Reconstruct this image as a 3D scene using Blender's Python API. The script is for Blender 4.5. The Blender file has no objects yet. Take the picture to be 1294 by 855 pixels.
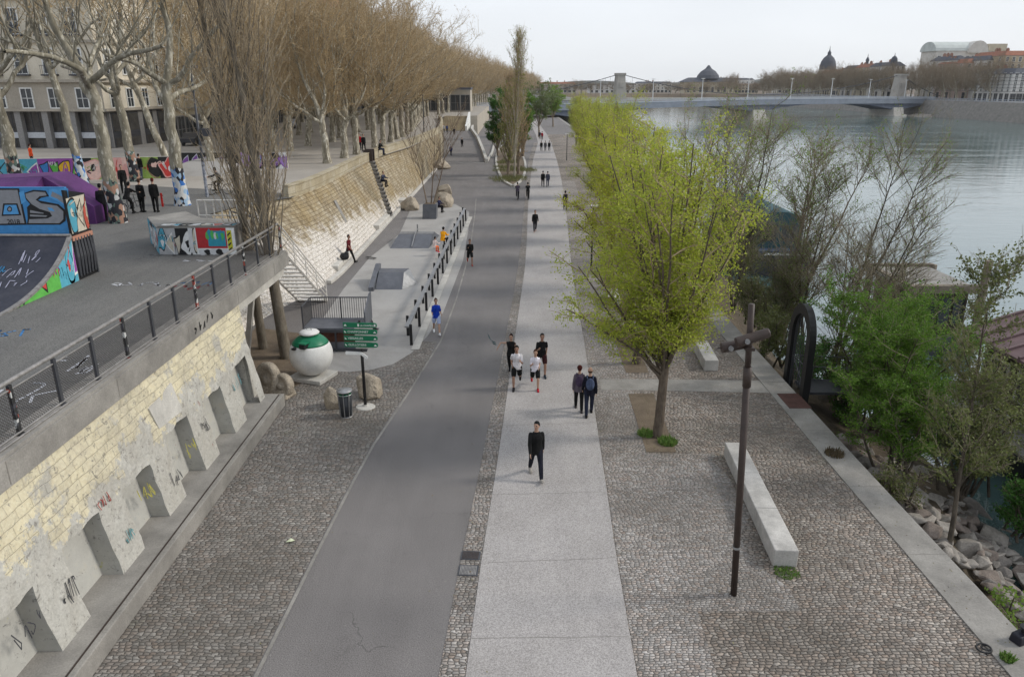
import bpy, math, random
import numpy as np
from mathutils import Vector, Matrix
R = math.radians
S = bpy.context.scene
COL = S.collection
FPX, PITCH, CAMH = 935.0, R(18.8), 10.7
CF = (0, math.cos(PITCH), -math.sin(PITCH)); CU = (0, math.sin(PITCH), math.cos(PITCH))
def ray(px, py):
    a = (px-647)/FPX; b = (427.5-py)/FPX
    return Vector((a, CF[1]+b*CU[1], CF[2]+b*CU[2]))
def at(px, py, z=0.0):
    r = ray(px, py); t = (z-CAMH)/r.z
    return Vector((r.x*t, r.y*t, z))
def atY(px, py, Y):
    r = ray(px, py); t = Y/r.y
    return Vector((r.x*t, Y, CAMH+r.z*t))

# ---------------------------------------------------------------- mesh builder
class MB:
    def __init__(s): s.v = []; s.f = []; s.m = []; s.n = 0
    def add(s, verts, faces, m=0):
        o = s.n
        s.v.extend([tuple(p) for p in verts]); s.n += len(verts)
        for f in faces: s.f.append([i+o for i in f]); s.m.append(m)
    def poly(s, pts, m=0): s.add(pts, [list(range(len(pts)))], m)
    def box(s, x0, x1, y0, y1, z0, z1, m=0, M=None):
        p = [(x0,y0,z0),(x1,y0,z0),(x1,y1,z0),(x0,y1,z0),(x0,y0,z1),(x1,y0,z1),(x1,y1,z1),(x0,y1,z1)]
        if M is not None: p = [M @ Vector(q) for q in p]
        s.add(p, [(0,3,2,1),(4,5,6,7),(0,1,5,4),(1,2,6,5),(2,3,7,6),(3,0,4,7)], m)
    def hexa(s, p, m=0):   # 8 corners: bottom ring then top ring
        s.add(p, [(0,3,2,1),(4,5,6,7),(0,1,5,4),(1,2,6,5),(2,3,7,6),(3,0,4,7)], m)
    def prism(s, pts, z0, z1, m=0):
        n = len(pts)
        p = [(a[0],a[1],z0) for a in pts]+[(a[0],a[1],z1) for a in pts]
        s.add(p, [list(range(n))[::-1], [i+n for i in range(n)]]+[(i,(i+1)%n,(i+1)%n+n,i+n) for i in range(n)], m)
    def extrude(s, pts, d, m=0):   # planar polygon of 3D points pushed along d
        n = len(pts); d = Vector(d)
        p = [Vector(a) for a in pts]; p = p+[a+d for a in p]
        s.add(p, [list(range(n))[::-1], [i+n for i in range(n)]]+[(i,(i+1)%n,(i+1)%n+n,i+n) for i in range(n)], m)
    def tube(s, pts, rad, n=6, m=0, cap=True):
        pts = [Vector(p) for p in pts]; k = len(pts)
        if not hasattr(rad, '__len__'): rad = [rad]*k
        V = []; up0 = None
        for i, p in enumerate(pts):
            t = (pts[min(i+1,k-1)]-pts[max(i-1,0)])
            if t.length < 1e-9: t = Vector((0,0,1))
            t.normalize()
            if up0 is None: up0 = Vector((1,0,0)) if abs(t.x) < .8 else Vector((0,1,0))
            a = (up0 - t*up0.dot(t)); a.normalize(); up0 = a; b = t.cross(a)
            for j in range(n):
                an = 2*math.pi*j/n
                V.append(p + (a*math.cos(an)+b*math.sin(an))*rad[i])
        F = []
        for i in range(k-1):
            for j in range(n):
                F.append((i*n+j, i*n+(j+1)%n, (i+1)*n+(j+1)%n, (i+1)*n+j))
        if cap: F.append(list(range(n))[::-1]); F.append([(k-1)*n+j for j in range(n)])
        s.add(V, F, m)
    def lathe(s, prof, n=24, m=0, c=(0,0,0), sx=1, sy=1):
        V = []; F = []; k = len(prof)
        for r, z in prof:
            for j in range(n):
                a = 2*math.pi*j/n; V.append((c[0]+r*sx*math.cos(a), c[1]+r*sy*math.sin(a), c[2]+z))
        for i in range(k-1):
            for j in range(n): F.append((i*n+j, i*n+(j+1)%n, (i+1)*n+(j+1)%n, (i+1)*n+j))
        if prof[0][0] > 1e-6: F.append(list(range(n))[::-1])
        if prof[-1][0] > 1e-6: F.append([(k-1)*n+j for j in range(n)])
        s.add(V, F, m)
    def ellip(s, c, r, n=12, k=8, m=0, M=None):
        V = []; F = []
        c = Vector(c)
        for i in range(k+1):
            t = math.pi*i/k
            for j in range(n):
                a = 2*math.pi*j/n
                q = Vector((r[0]*math.sin(t)*math.cos(a), r[1]*math.sin(t)*math.sin(a), -r[2]*math.cos(t)))
                V.append(c + (M @ q if M is not None else q))
        for i in range(k):
            for j in range(n): F.append((i*n+j, i*n+(j+1)%n, (i+1)*n+(j+1)%n, (i+1)*n+j))
        s.add(V, F, m)
    def build(s, name, mats, parent=None, smooth=False, loc=None):
        me = bpy.data.meshes.new(name)
        me.from_pydata(s.v, [], s.f)
        if not isinstance(mats, (list, tuple)): mats = [mats]
        for q in mats: me.materials.append(q)
        if len(mats) > 1: me.polygons.foreach_set('material_index', s.m)
        if smooth: me.polygons.foreach_set('use_smooth', [True]*len(me.polygons))
        me.update()
        return link(name, me, parent, loc)
def link(name, data, parent=None, loc=None):
    o = bpy.data.objects.new(name, data); COL.objects.link(o)
    if parent is not None: o.parent = parent
    if loc is not None: o.location = loc
    return o
def bevel(o, w=.02, seg=2):
    b = o.modifiers.new('bevel', 'BEVEL'); b.width = w; b.segments = seg; b.limit_method = 'ANGLE'; return o
def tag(o, label=None, cat=None, group=None, kind=None):
    if label: o['label'] = label
    if cat: o['category'] = cat
    if group: o['group'] = group
    if kind: o['kind'] = kind
    return o
def thing(name, label, cat, loc=(0,0,0), rz=0, group=None):
    o = bpy.data.objects.new(name, None); COL.objects.link(o); o.empty_display_size = .2
    o.location = loc; o.rotation_euler = (0,0,rz)
    return tag(o, label, cat, group)
def struct(name, mb, mats, smooth=False):
    return tag(mb.build(name, mats, None, smooth), kind='structure')
def dup(root, loc, rz=0, scale=None, label=None, group=None):
    r = root.copy(); COL.objects.link(r); r.location = loc; r.rotation_euler = (0,0,rz)
    if scale is not None: r.scale = scale if hasattr(scale,'__len__') else (scale,)*3
    if label: r['label'] = label
    if group: r['group'] = group
    for ch in list(root.children):
        c = ch.copy(); COL.objects.link(c); c.parent = r
        for g in ch.children:
            d = g.copy(); COL.objects.link(d); d.parent = c
    return r
def raw_mesh(name, V, F4, mats, parent=None, midx=None):
    """numpy verts (n,3) and quads (m,4)"""
    me = bpy.data.meshes.new(name)
    n = len(V); m = len(F4)
    me.vertices.add(n); me.vertices.foreach_set('co', np.asarray(V, dtype=np.float32).ravel())
    me.loops.add(m*4); me.loops.foreach_set('vertex_index', np.asarray(F4, dtype=np.int32).ravel())
    me.polygons.add(m); me.polygons.foreach_set('loop_start', np.arange(0, m*4, 4, dtype=np.int32))
    for q in mats: me.materials.append(q)
    if midx is not None: me.polygons.foreach_set('material_index', np.asarray(midx, dtype=np.int32))
    me.update(calc_edges=True); me.validate()
    return link(name, me, parent)
ORD = ['first','second','third','fourth','fifth','sixth','seventh','eighth','ninth','tenth','eleventh','twelfth','thirteenth','fourteenth','fifteenth','sixteenth','seventeenth','eighteenth','nineteenth','twentieth']

# ---------------------------------------------------------------- materials
def lin(r, g, b):
    f = lambda c: (c/255/12.92 if c/255 <= .04045 else ((c/255+.055)/1.055)**2.4)
    return (f(r), f(g), f(b), 1)
class NT:
    def __init__(s, name):
        s.m = bpy.data.materials.new(name); s.m.use_nodes = True
        s.t = s.m.node_tree; s.b = s.t.nodes['Principled BSDF']; s.out = s.t.nodes['Material Output']
    def n(s, typ, **kw):
        q = s.t.nodes.new(typ)
        for k, v in kw.items():
            if k in q.inputs.keys(): q.inputs[k].default_value = v
            else: setattr(q, k, v)
        return q
    def l(s, a, b): s.t.links.new(a, b)
    def pos(s, sc=(1,1,1), rot=(0,0,0), obj=False):
        mp = s.n('ShaderNodeMapping'); mp.inputs['Scale'].default_value = sc; mp.inputs['Rotation'].default_value = rot
        if obj: s.l(s.n('ShaderNodeTexCoord').outputs['Object'], mp.inputs[0])
        else: s.l(s.n('ShaderNodeNewGeometry').outputs['Position'], mp.inputs[0])
        return mp.outputs[0]
    def noise(s, v, scale, detail=4, rough=.6, dist=0):
        q = s.n('ShaderNodeTexNoise'); q.inputs['Scale'].default_value = scale; q.inputs['Detail'].default_value = detail
        q.inputs['Roughness'].default_value = rough; q.inputs['Distortion'].default_value = dist
        s.l(v, q.inputs['Vector']); return q.outputs['Fac']
    def ramp(s, f, stops, interp='LINEAR'):
        q = s.n('ShaderNodeValToRGB'); q.color_ramp.interpolation = interp; e = q.color_ramp.elements
        while len(e) < len(stops): e.new(.5)
        for i, (p, c) in enumerate(stops):
            e[i].position = p; e[i].color = c if hasattr(c, '__len__') else (c,c,c,1)
        s.l(f, q.inputs[0]); return q.outputs[0]
    def mix(s, f, a, b, mode='MIX'):
        q = s.n('ShaderNodeMix', data_type='RGBA', blend_type=mode)
        for v, k in ((f,0),(a,6),(b,7)):
            if hasattr(v, 'is_linked'): s.l(v, q.inputs[k])
            else: q.inputs[k].default_value = v
        return q.outputs[2]
    def math(s, op, a, b=0.0, c=None, clamp=False):
        q = s.n('ShaderNodeMath', operation=op); q.use_clamp = clamp
        for k, v in enumerate((a, b) if c is None else (a, b, c)):
            if hasattr(v, 'is_linked'): s.l(v, q.inputs[k])
            else: q.inputs[k].default_value = v
        return q.outputs[0]
    def bump(s, h, strength=.5, dist=.02, prev=None):
        q = s.n('ShaderNodeBump'); q.inputs['Strength'].default_value = strength; q.inputs['Distance'].default_value = dist
        s.l(h, q.inputs['Height'])
        if prev is not None: s.l(prev, q.inputs['Normal'])
        return q.outputs[0]
    def fin(s, col=None, rough=.85, nrm=None, metal=0, spec=.3):
        if col is not None:
            if hasattr(col, 'is_linked'): s.l(col, s.b.inputs['Base Color'])
            else: s.b.inputs['Base Color'].default_value = col
        if hasattr(rough, 'is_linked'): s.l(rough, s.b.inputs['Roughness'])
        else: s.b.inputs['Roughness'].default_value = rough
        s.b.inputs['Metallic'].default_value = metal
        s.b.inputs['Specular IOR Level'].default_value = spec
        if nrm is not None: s.l(nrm, s.b.inputs['Normal'])
        return s.m
def k(c, f): return (c[0]*f, c[1]*f, c[2]*f, 1)
def rough_mat(name, c, var=.25, scale=3.0, fine=40.0, rough=.85, bump=.3, bd=.01, obj=True, metal=0, c2=None, spec=.3):
    t = NT(name); p = t.pos(obj=obj)
    a = t.noise(p, scale, 5, .65); b = t.noise(p, fine, 3, .6)
    col = t.ramp(a, [(.3, k(c, 1-var)), (.7, c2 if c2 else k(c, 1+var))])
    col = t.mix(.35, col, t.ramp(b, [(.3, .35), (.7, .75)]), 'OVERLAY')
    return t.fin(col, rough, t.bump(b, bump, bd), metal, spec)
def plain(name, c, rough=.6, metal=0, spec=.4, var=.12):
    t = NT(name); p = t.pos(obj=True)
    col = t.ramp(t.noise(p, 6, 3), [(.3, k(c,1-var)), (.7, k(c,1+var))])
    return t.fin(col, rough, None, metal, spec)
CACHE = {}
def paint(c, rough=.6, name='paint'):
    q = (tuple(round(x,3) for x in c[:3]), rough)
    if q not in CACHE: CACHE[q] = plain(name, c, rough)
    return CACHE[q]
def cloth(r, g, b):
    q = ('cloth', r, g, b)
    if q not in CACHE:
        t = NT('fabric'); p = t.pos(obj=True); c = lin(r,g,b); c = tuple(max(x,.012) for x in c[:3])+(1,)
        f = t.noise(t.pos((1,1,.45),obj=True), 9, 4, .6, .8)
        CACHE[q] = t.fin(t.ramp(f, [(.3,k(c,.7)),(.5,c),(.7,k(c,1.35))]), .95, t.bump(f, .9, .03), 0, .15)  # fold shading put into the colour: creases darker, ridges lighter, same noise as the bump
    return CACHE[q]

M = {}
# asphalt
def asphalt(name, c, tint):
    t = NT(name); p = t.pos()
    f = t.noise(p, 90, 2, .7); m = t.noise(p, .35, 5, .6); w = t.noise(t.pos((1.6,.12,1)), 1.0, 4, .6)
    col = t.ramp(m, [(.3, k(c,.86)), (.7, k(c,1.1))])
    col = t.mix(t.ramp(w, [(.45,0.0),(.75,.5)]), col, k(tint,1))
    col = t.mix(.7, col, t.ramp(t.noise(p, 45, 2, .8), [(.34,.15),(.66,.85)]), 'OVERLAY')
    cw = t.n('ShaderNodeTexNoise'); cw.inputs['Scale'].default_value = 1.1; cw.inputs['Detail'].default_value = 5; t.l(p, cw.inputs['Vector'])
    cv = t.n('ShaderNodeVectorMath', operation='MULTIPLY_ADD'); t.l(cw.outputs['Color'], cv.inputs[0]); cv.inputs[1].default_value = (1.6,1.6,0); t.l(p, cv.inputs[2])
    ce = t.n('ShaderNodeTexVoronoi', voronoi_dimensions='2D', feature='DISTANCE_TO_EDGE'); ce.inputs['Scale'].default_value = .16; t.l(cv.outputs[0], ce.inputs['Vector'])
    crk = t.math('MULTIPLY', t.math('LESS_THAN', ce.outputs['Distance'], .0022), t.ramp(t.noise(p, .22, 2), [(.5,0.0),(.56,.6)]))
    col = t.mix(crk, col, k(c,.45))
    pv = t.n('ShaderNodeTexVoronoi', voronoi_dimensions='2D'); pv.inputs['Scale'].default_value = .13; t.l(t.pos((1,.45,1)), pv.inputs['Vector'])
    ps = t.n('ShaderNodeSeparateColor'); t.l(pv.outputs['Color'], ps.inputs[0])
    col = t.mix(t.ramp(ps.outputs[0], [(.0,.24),(.3,.0)]), col, k(c,.7))
    col = t.mix(t.ramp(t.noise(p, 7, 2, .5), [(.74,0.0),(.76,.5)]), col, (.30,.285,.26,1))
    sp = t.ramp(t.noise(p, 1.1, 6, .75), [(.60,0.0),(.70,.4)])
    col = t.mix(sp, col, k(c,.55))
    return t.fin(col, .88, t.bump(f, .35, .01), 0, .25)
M['asphalt'] = asphalt('asphalt', (.182,.169,.162,1), (.214,.200,.192,1))
M['plaza_asphalt'] = asphalt('plaza_asphalt', (.14,.136,.128,1), (.19,.182,.165,1))
M['upper_ground'] = rough_mat('stabilised_gravel', (.34,.31,.27,1), .12, .4, 30, obj=False)
# path concrete with exposed aggregate
t = NT('exposed_aggregate'); p = t.pos()
f = t.noise(p, 70, 2, .75); m_ = t.noise(p, .5, 6, .65); g = t.noise(t.pos((2.5,.25,1)), .8, 4)
col = t.ramp(m_, [(.28, (.31,.288,.272,1)), (.72, (.40,.375,.36,1))])
col = t.mix(t.ramp(g, [(.4,0.0),(.8,.5)]), col, (.405,.38,.357,1))
col = t.mix(.6, col, t.ramp(t.noise(p, 40, 2, .8), [(.34,.2),(.66,.8)]), 'OVERLAY')
col = t.mix(t.ramp(t.noise(p, 2.2, 6, .8), [(.64,0.0),(.74,.4)]), col, (.24,.225,.21,1))
M['path'] = t.fin(col, .9, t.bump(f, .4, .012), 0, .2)
# skate concrete
t = NT('skate_concrete'); p = t.pos()
f = t.noise(p, 40, 3, .7); m_ = t.noise(p, .25, 6, .7, .6)
col = t.ramp(m_, [(.25,(.24,.23,.215,1)),(.5,(.35,.335,.315,1)),(.75,(.40,.385,.365,1))])
col = t.mix(.3, col, t.ramp(f,[(.3,.25),(.7,.75)]), 'OVERLAY')
M['skate'] = t.fin(col, .85, t.bump(f,.2,.01), 0, .3)
M['concrete'] = rough_mat('concrete', (.25,.235,.212,1), .3, .9, 25, obj=False, bump=.4, bd=.015)
M['concrete_light'] = rough_mat('pale_concrete', (.46,.44,.40,1), .2, 1.3, 30, obj=False)
M['concrete_dark'] = rough_mat('stained_concrete', (.20,.185,.165,1), .3, .8, 20, obj=False)

def stones(name, sx, sy, c1, c2, joint, bump=1.0, bd=.05, rnd=.75, dirt=(.12,.105,.085,1), big=.25, shift=True):
    """rounded stones: anisotropic voronoi cells with deep joints"""
    t = NT(name); geo = t.n('ShaderNodeNewGeometry')
    wn = t.n('ShaderNodeTexNoise'); wn.inputs['Scale'].default_value = .7; wn.inputs['Detail'].default_value = 2
    t.l(geo.outputs['Position'], wn.inputs['Vector'])
    vm = t.n('ShaderNodeVectorMath', operation='SCALE'); t.l(wn.outputs['Color'], vm.inputs[0]); vm.inputs['Scale'].default_value = .18
    va = t.n('ShaderNodeVectorMath', operation='ADD'); t.l(geo.outputs['Position'], va.inputs[0]); t.l(vm.outputs[0], va.inputs[1])
    sep = t.n('ShaderNodeSeparateXYZ'); t.l(va.outputs[0], sep.inputs[0])
    y = t.math('MULTIPLY', sep.outputs[1], sy); row = t.math('FLOOR', y)
    off = t.math('FRACT', t.math('MULTIPLY', t.math('SINE', t.math('MULTIPLY', row, 12.9898)), 437.58))
    x = t.math('ADD', t.math('MULTIPLY', sep.outputs[0], sx), off)
    cb = t.n('ShaderNodeCombineXYZ'); t.l(x, cb.inputs[0]); t.l(y, cb.inputs[1])
    vo = t.n('ShaderNodeTexVoronoi', voronoi_dimensions='2D'); vo.inputs['Scale'].default_value = 1; vo.inputs['Randomness'].default_value = rnd
    ve = t.n('ShaderNodeTexVoronoi', voronoi_dimensions='2D', feature='DISTANCE_TO_EDGE'); ve.inputs['Scale'].default_value = 1; ve.inputs['Randomness'].default_value = rnd
    t.l(cb.outputs[0], vo.inputs['Vector']); t.l(cb.outputs[0], ve.inputs['Vector'])
    sc = t.n('ShaderNodeSeparateColor'); t.l(vo.outputs['Color'], sc.inputs[0])
    col = t.ramp(sc.outputs[0], [(0.0,k(c1,.85)),(.5,c2),(.85,k(c2,1.2)),(1.0,k(c2,1.5))])
    col = t.mix(t.math('MULTIPLY', t.math('POWER', sc.outputs[1], 2.0), .6), col, (c2[0]*1.0, c2[1]*.80, c2[2]*.68, 1))
    e = t.ramp(ve.outputs['Distance'], [(.0,0.0),(.13,1.0)])
    p = t.pos()
    bigm = t.noise(p, big, 5, .65)
    col = t.mix(t.ramp(bigm, [(.42,0.0),(.70,.72)]), col, dirt)
    col = t.mix(t.ramp(t.noise(p, 1.3, 5, .75), [(.60,0.0),(.74,.55)]), col, k(dirt,.75))
    col = t.mix(t.ramp(t.noise(t.pos((1,1,1),(.3,.2,1)), .5, 5, .7), [(.62,0.0),(.76,.35)]), col, (.14,.15,.085,1))
    col = t.mix(e, joint, col)
    fn = t.noise(p, 60, 3)
    col = t.mix(.25, col, t.ramp(fn,[(.3,.25),(.7,.75)]), 'OVERLAY')
    h = t.math('ADD', t.ramp(ve.outputs['Distance'], [(0,0.0),(.15,.65),(.45,1.0)]), t.math('MULTIPLY', fn, .15))
    h = t.math('ADD', h, t.math('MULTIPLY', sc.outputs[2], .35))
    return t.fin(col, .75, t.bump(h, bump, bd), 0, .3)
M['setts'] = stones('granite_setts', 7.2, 10.5, (.175,.162,.146,1), (.255,.238,.217,1), (.125,.115,.102,1), .85, .04, .42)
M['cobbles'] = stones('river_cobbles', 9.0, 14.5, (.27,.248,.226,1), (.385,.36,.335,1), (.17,.156,.142,1), .85, .05, .48)
M['cobbles_brown'] = stones('brown_cobbles', 7.6, 12.0, (.22,.19,.165,1), (.345,.31,.272,1), (.125,.108,.092,1), .9, .06, .55)
M['sett_strip'] = stones('strip_setts', 9.0, 12.5, (.22,.205,.185,1), (.35,.325,.30,1), (.11,.10,.09,1), .9, .04, .5)
M['dirt'] = rough_mat('bare_earth', (.15,.115,.08,1), .3, 1.5, 30, obj=False, bump=.6, bd=.04)
M['grass'] = None

# masonry walls
def masonry(name, c1, c2, joint, scale, bw, rh, dirt, plaster=None, axis='YZ', stain=.6, zdark=None, bump=.8, extra=False):
    t = NT(name); geo = t.n('ShaderNodeNewGeometry'); sep = t.n('ShaderNodeSeparateXYZ'); t.l(geo.outputs['Position'], sep.inputs[0])
    cb = t.n('ShaderNodeCombineXYZ')
    t.l(sep.outputs[{'X':0,'Y':1}[axis[0]]], cb.inputs[0]); t.l(sep.outputs[2], cb.inputs[1])
    wn = t.n('ShaderNodeTexNoise'); wn.inputs['Scale'].default_value = 1.3; t.l(geo.outputs['Position'], wn.inputs['Vector'])
    vm = t.n('ShaderNodeVectorMath', operation='MULTIPLY_ADD'); t.l(wn.outputs['Color'], vm.inputs[0]); vm.inputs[1].default_value = (.09,.09,0); t.l(cb.outputs[0], vm.inputs[2])
    br = t.n('ShaderNodeTexBrick'); t.l(vm.outputs[0], br.inputs['Vector'])
    br.inputs['Color1'].default_value = c1; br.inputs['Color2'].default_value = c2; br.inputs['Mortar'].default_value = joint
    br.inputs['Scale'].default_value = scale; br.inputs['Mortar Size'].default_value = .011; br.inputs['Mortar Smooth'].default_value = .6
    br.inputs['Brick Width'].default_value = bw; br.inputs['Row Height'].default_value = rh; br.inputs['Bias'].default_value = -.1
    p = t.pos()
    fn = t.noise(p, 14, 5, .7); bg = t.noise(p, .6, 6, .7, .4)
    col = br.outputs['Color']
    if plaster:
        pm = t.ramp(t.math('ADD', t.math('MULTIPLY', t.noise(p, .7, 7, .74), 1.9), t.math('MULTIPLY_ADD', sep.outputs[2], -.36, .55)), [(.58,0.0),(.63,1.0)])
        col = t.mix(pm, col, plaster)
    col = t.mix(t.ramp(bg, [(.45,0.0),(.7,stain)]), col, dirt)
    col = t.mix(t.ramp(t.noise(p, 5, 6, .8), [(.6,0.0),(.72,.7)]), col, k(dirt,.6))
    if extra:   # chipped plaster, old spray and cement repairs
        col = t.mix(t.ramp(t.noise(p, 6, 7, .8, .5), [(.555,0.0),(.62,.8)]), col, (.19,.178,.16,1))
        col = t.mix(t.ramp(t.noise(t.pos((1,1,1),(.3,.9,2)), .9, 6, .7), [(.58,0.0),(.63,.8)]), col, (.40,.385,.35,1))
        for q_,c_,th in (((1,2,0),(.42,.40,.08,1),.72),((2,.5,1),(.25,.12,.10,1),.73),((.4,2.2,1),(.20,.30,.33,1),.71)):
            col = t.mix(t.ramp(t.noise(t.pos((1,1,1),q_), 2.2, 4, .6), [(th,0.0),(th+.04,.5)]), col, c_)
    col = t.mix(.3, col, t.ramp(fn,[(.3,.25),(.7,.78)]), 'OVERLAY')
    fac_ = t.math('MULTIPLY', br.outputs['Fac'], -.7)
    if plaster: fac_ = t.math('MULTIPLY', fac_, t.math('SUBTRACT', 1.0, pm))
    h = t.math('ADD', fac_, fn)
    return t.fin(col, .9, t.bump(h, bump, .03), 0, .2)
M['cream_wall'] = masonry('cream_masonry', (.67,.60,.42,1), (.61,.55,.40,1), (.56,.50,.36,1), 1, .46, .21, (.34,.31,.26,1), plaster=(.47,.455,.41,1), stain=.6, extra=True)
M['plaster'] = None
t = NT('scratched_plaster'); p = t.pos()
a = t.noise(p, .9, 6, .7); b = t.noise(p, 6, 7, .8, .5); c_ = t.noise(p, 25, 3)
col = t.ramp(a, [(.3,(.36,.35,.32,1)),(.55,(.45,.44,.40,1)),(.75,(.50,.45,.35,1))])
col = t.mix(t.ramp(b, [(.58,0.0),(.66,.85)]), col, (.13,.125,.12,1))
col = t.mix(t.ramp(t.noise(t.pos((1,1,1),(1,2,0)), 2.2, 3, .5), [(.7,0.0),(.74,.5)]), col, (.42,.40,.08,1))
col = t.mix(t.ramp(t.noise(t.pos((1,1,1),(2,.5,1)), 1.7, 4, .6), [(.7,0.0),(.75,.55)]), col, (.25,.12,.10,1))
col = t.mix(t.ramp(t.noise(t.pos((1,1,1),(.4,2.2,1)), 2.9, 4, .6), [(.69,0.0),(.74,.45)]), col, (.20,.30,.33,1))
M['plaster'] = t.fin(col, .9, t.bump(t.math('ADD', b, t.math('MULTIPLY', c_, .3)), .5, .03), 0, .2)
# sloped embankment stone, mossy/golden above, bleached patches below
def embank(name):
    t = NT(name); geo = t.n('ShaderNodeNewGeometry'); sep = t.n('ShaderNodeSeparateXYZ'); t.l(geo.outputs['Position'], sep.inputs[0])
    cb = t.n('ShaderNodeCombineXYZ'); t.l(sep.outputs[1], cb.inputs[0]); t.l(sep.outputs[2], cb.inputs[1])
    wn = t.n('ShaderNodeTexNoise'); wn.inputs['Scale'].default_value = 1.0; t.l(geo.outputs['Position'], wn.inputs['Vector'])
    vm = t.n('ShaderNodeVectorMath', operation='MULTIPLY_ADD'); t.l(wn.outputs['Color'], vm.inputs[0]); vm.inputs[1].default_value = (.12,.08,0); t.l(cb.outputs[0], vm.inputs[2])
    br = t.n('ShaderNodeTexBrick'); t.l(vm.outputs[0], br.inputs['Vector'])
    br.inputs['Color1'].default_value = (.33,.27,.18,1); br.inputs['Color2'].default_value = (.50,.44,.33,1); br.inputs['Mortar'].default_value = (.26,.215,.15,1)
    br.inputs['Scale'].default_value = 1; br.inputs['Mortar Size'].default_value = .012; br.inputs['Mortar Smooth'].default_value = .5
    br.inputs['Brick Width'].default_value = .55; br.inputs['Row Height'].default_value = .20
    p = t.pos(); a = t.noise(p, .32, 6, .72, .5); fn = t.noise(p, 9, 5, .7)
    # pale bleached area low on the slope, mostly at the near part
    zz = t.math('MULTIPLY_ADD', sep.outputs[2], -.16, t.math('MULTIPLY_ADD', sep.outputs[1], -.010, 1.16))
    pale = t.ramp(t.math('ADD', t.math('MULTIPLY', t.noise(p, .9, 7, .8), .9), t.math('ADD', zz, -.5)), [(.24,0.0),(.40,1.0)])
    stk = t.noise(t.pos((.8,2.2,.45)), 1.1, 6, .7, .3)
    col = t.mix(t.ramp(a,[(.42,.0),(.62,.7)]), br.outputs['Color'], (.34,.25,.12,1))
    col = t.mix(t.ramp(stk,[(.45,.0),(.62,.8)]), col, (.19,.14,.08,1))
    col = t.mix(t.ramp(t.noise(p, 2.2, 6, .8),[(.55,.0),(.72,.8)]), col, (.15,.115,.07,1))
    col = t.mix(pale, col, t.mix(t.ramp(fn,[(.35,.0),(.6,1.0)]), (.42,.37,.30,1), (.80,.75,.69,1)))
    col = t.mix(.3, col, t.ramp(fn,[(.3,.2),(.7,.8)]), 'OVERLAY')
    h = t.math('ADD', t.math('MULTIPLY', br.outputs['Fac'], -.7), fn)
    return t.fin(col, .92, t.bump(h, 1.0, .06), 0, .15)
M['embank'] = embank('embankment_stone')
M['parapet'] = masonry('parapet_stone', (.41,.35,.24,1), (.46,.41,.31,1), (.24,.20,.14,1), 1, .9, .45, (.26,.205,.12,1), stain=.7)
M['stone_pale'] = rough_mat('pale_limestone', (.50,.475,.43,1), .2, 1.6, 28, bump=.5, bd=.02)
M['boulder'] = rough_mat('boulder_stone', (.34,.29,.225,1), .35, 1.8, 14, bump=.9, bd=.06)
M['rock'] = rough_mat('bank_rock', (.30,.265,.225,1), .4, 1.4, 12, bump=.8, bd=.06)
M['black_metal'] = plain('black_metal', (.012,.012,.013,1), .5)
M['dark_metal'] = plain('dark_grey_metal', (.07,.072,.08,1), .5, .3)
M['galv'] = rough_mat('galvanised_steel', (.30,.30,.30,1), .2, 5, 40, .45, .05, .003, metal=.6)
M['rail'] = rough_mat('worn_steel', (.28,.265,.25,1), .3, 6, 40, .5, .08, .003, metal=.4)
M['white_metal'] = rough_mat('white_painted_steel', (.62,.59,.54,1), .15, 4, 30, .5, .05, .004)
M['rust_post'] = rough_mat('brown_painted_steel', (.048,.034,.028,1), .25, 4, 50, .5, .15, .003)
M['skate_steel'] = rough_mat('skate_ramp_steel', (.115,.12,.135,1), .2, 2, 30, .45, .05, .005)
M['green'] = plain('green_enamel', (.006,.155,.072,1), .4)
M['white'] = rough_mat('white_plastic', (.66,.65,.62,1), .1, 2.5, 25, .5, .05, .004)
M['glass'] = plain('dark_window_glass', (.035,.04,.045,1), .12, 0, .6)
M['white_paint'] = plain('white_paint', (.75,.75,.72,1), .6)
q = NT('stickered_post'); vv = q.n('ShaderNodeTexVoronoi'); vv.inputs['Scale'].default_value = 9
q.l(q.pos(obj=True), vv.inputs['Vector']); sc_ = q.n('ShaderNodeSeparateColor'); q.l(vv.outputs['Color'], sc_.inputs[0])
M['graf_post'] = q.fin(q.ramp(sc_.outputs[0], [(0,.03),(.55,(.06,.06,.07,1)),(.7,(.5,.5,.48,1)),(.9,(.35,.07,.05,1))],'CONSTANT'), .6)
# ================================================================ camera, light
cam = bpy.data.cameras.new('camera'); camo = bpy.data.objects.new('camera', cam); COL.objects.link(camo)
camo.location = (0, 0, CAMH); camo.rotation_euler = (math.pi/2-PITCH, 0, 0)
cam.sensor_width = 36; cam.lens = FPX/1294*36; cam.clip_start = .1; cam.clip_end = 9000
S.camera = camo
SUN_EL, SUN_AZ = R(36), R(84)      # azimuth measured from +Y towards +X: over the river
W = bpy.data.worlds.new('World'); S.world = W; W.use_nodes = True
wt = W.node_tree; bg = wt.nodes['Background']
sky = wt.nodes.new('ShaderNodeTexSky'); sky.sky_type = 'NISHITA'; sky.sun_disc = False
sky.sun_elevation = SUN_EL; sky.sun_rotation = SUN_AZ; sky.dust_density = 2.0; sky.air_density = 1.0; sky.ozone_density = 1.0
hs = wt.nodes.new('ShaderNodeHueSaturation'); hs.inputs['Saturation'].default_value = .45
wt.links.new(sky.outputs[0], hs.inputs['Color'])
tc = wt.nodes.new('ShaderNodeTexCoord'); sx = wt.nodes.new('ShaderNodeSeparateXYZ'); wt.links.new(tc.outputs['Generated'], sx.inputs[0])
cr = wt.nodes.new('ShaderNodeValToRGB'); wt.links.new(sx.outputs[2], cr.inputs[0])
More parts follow.
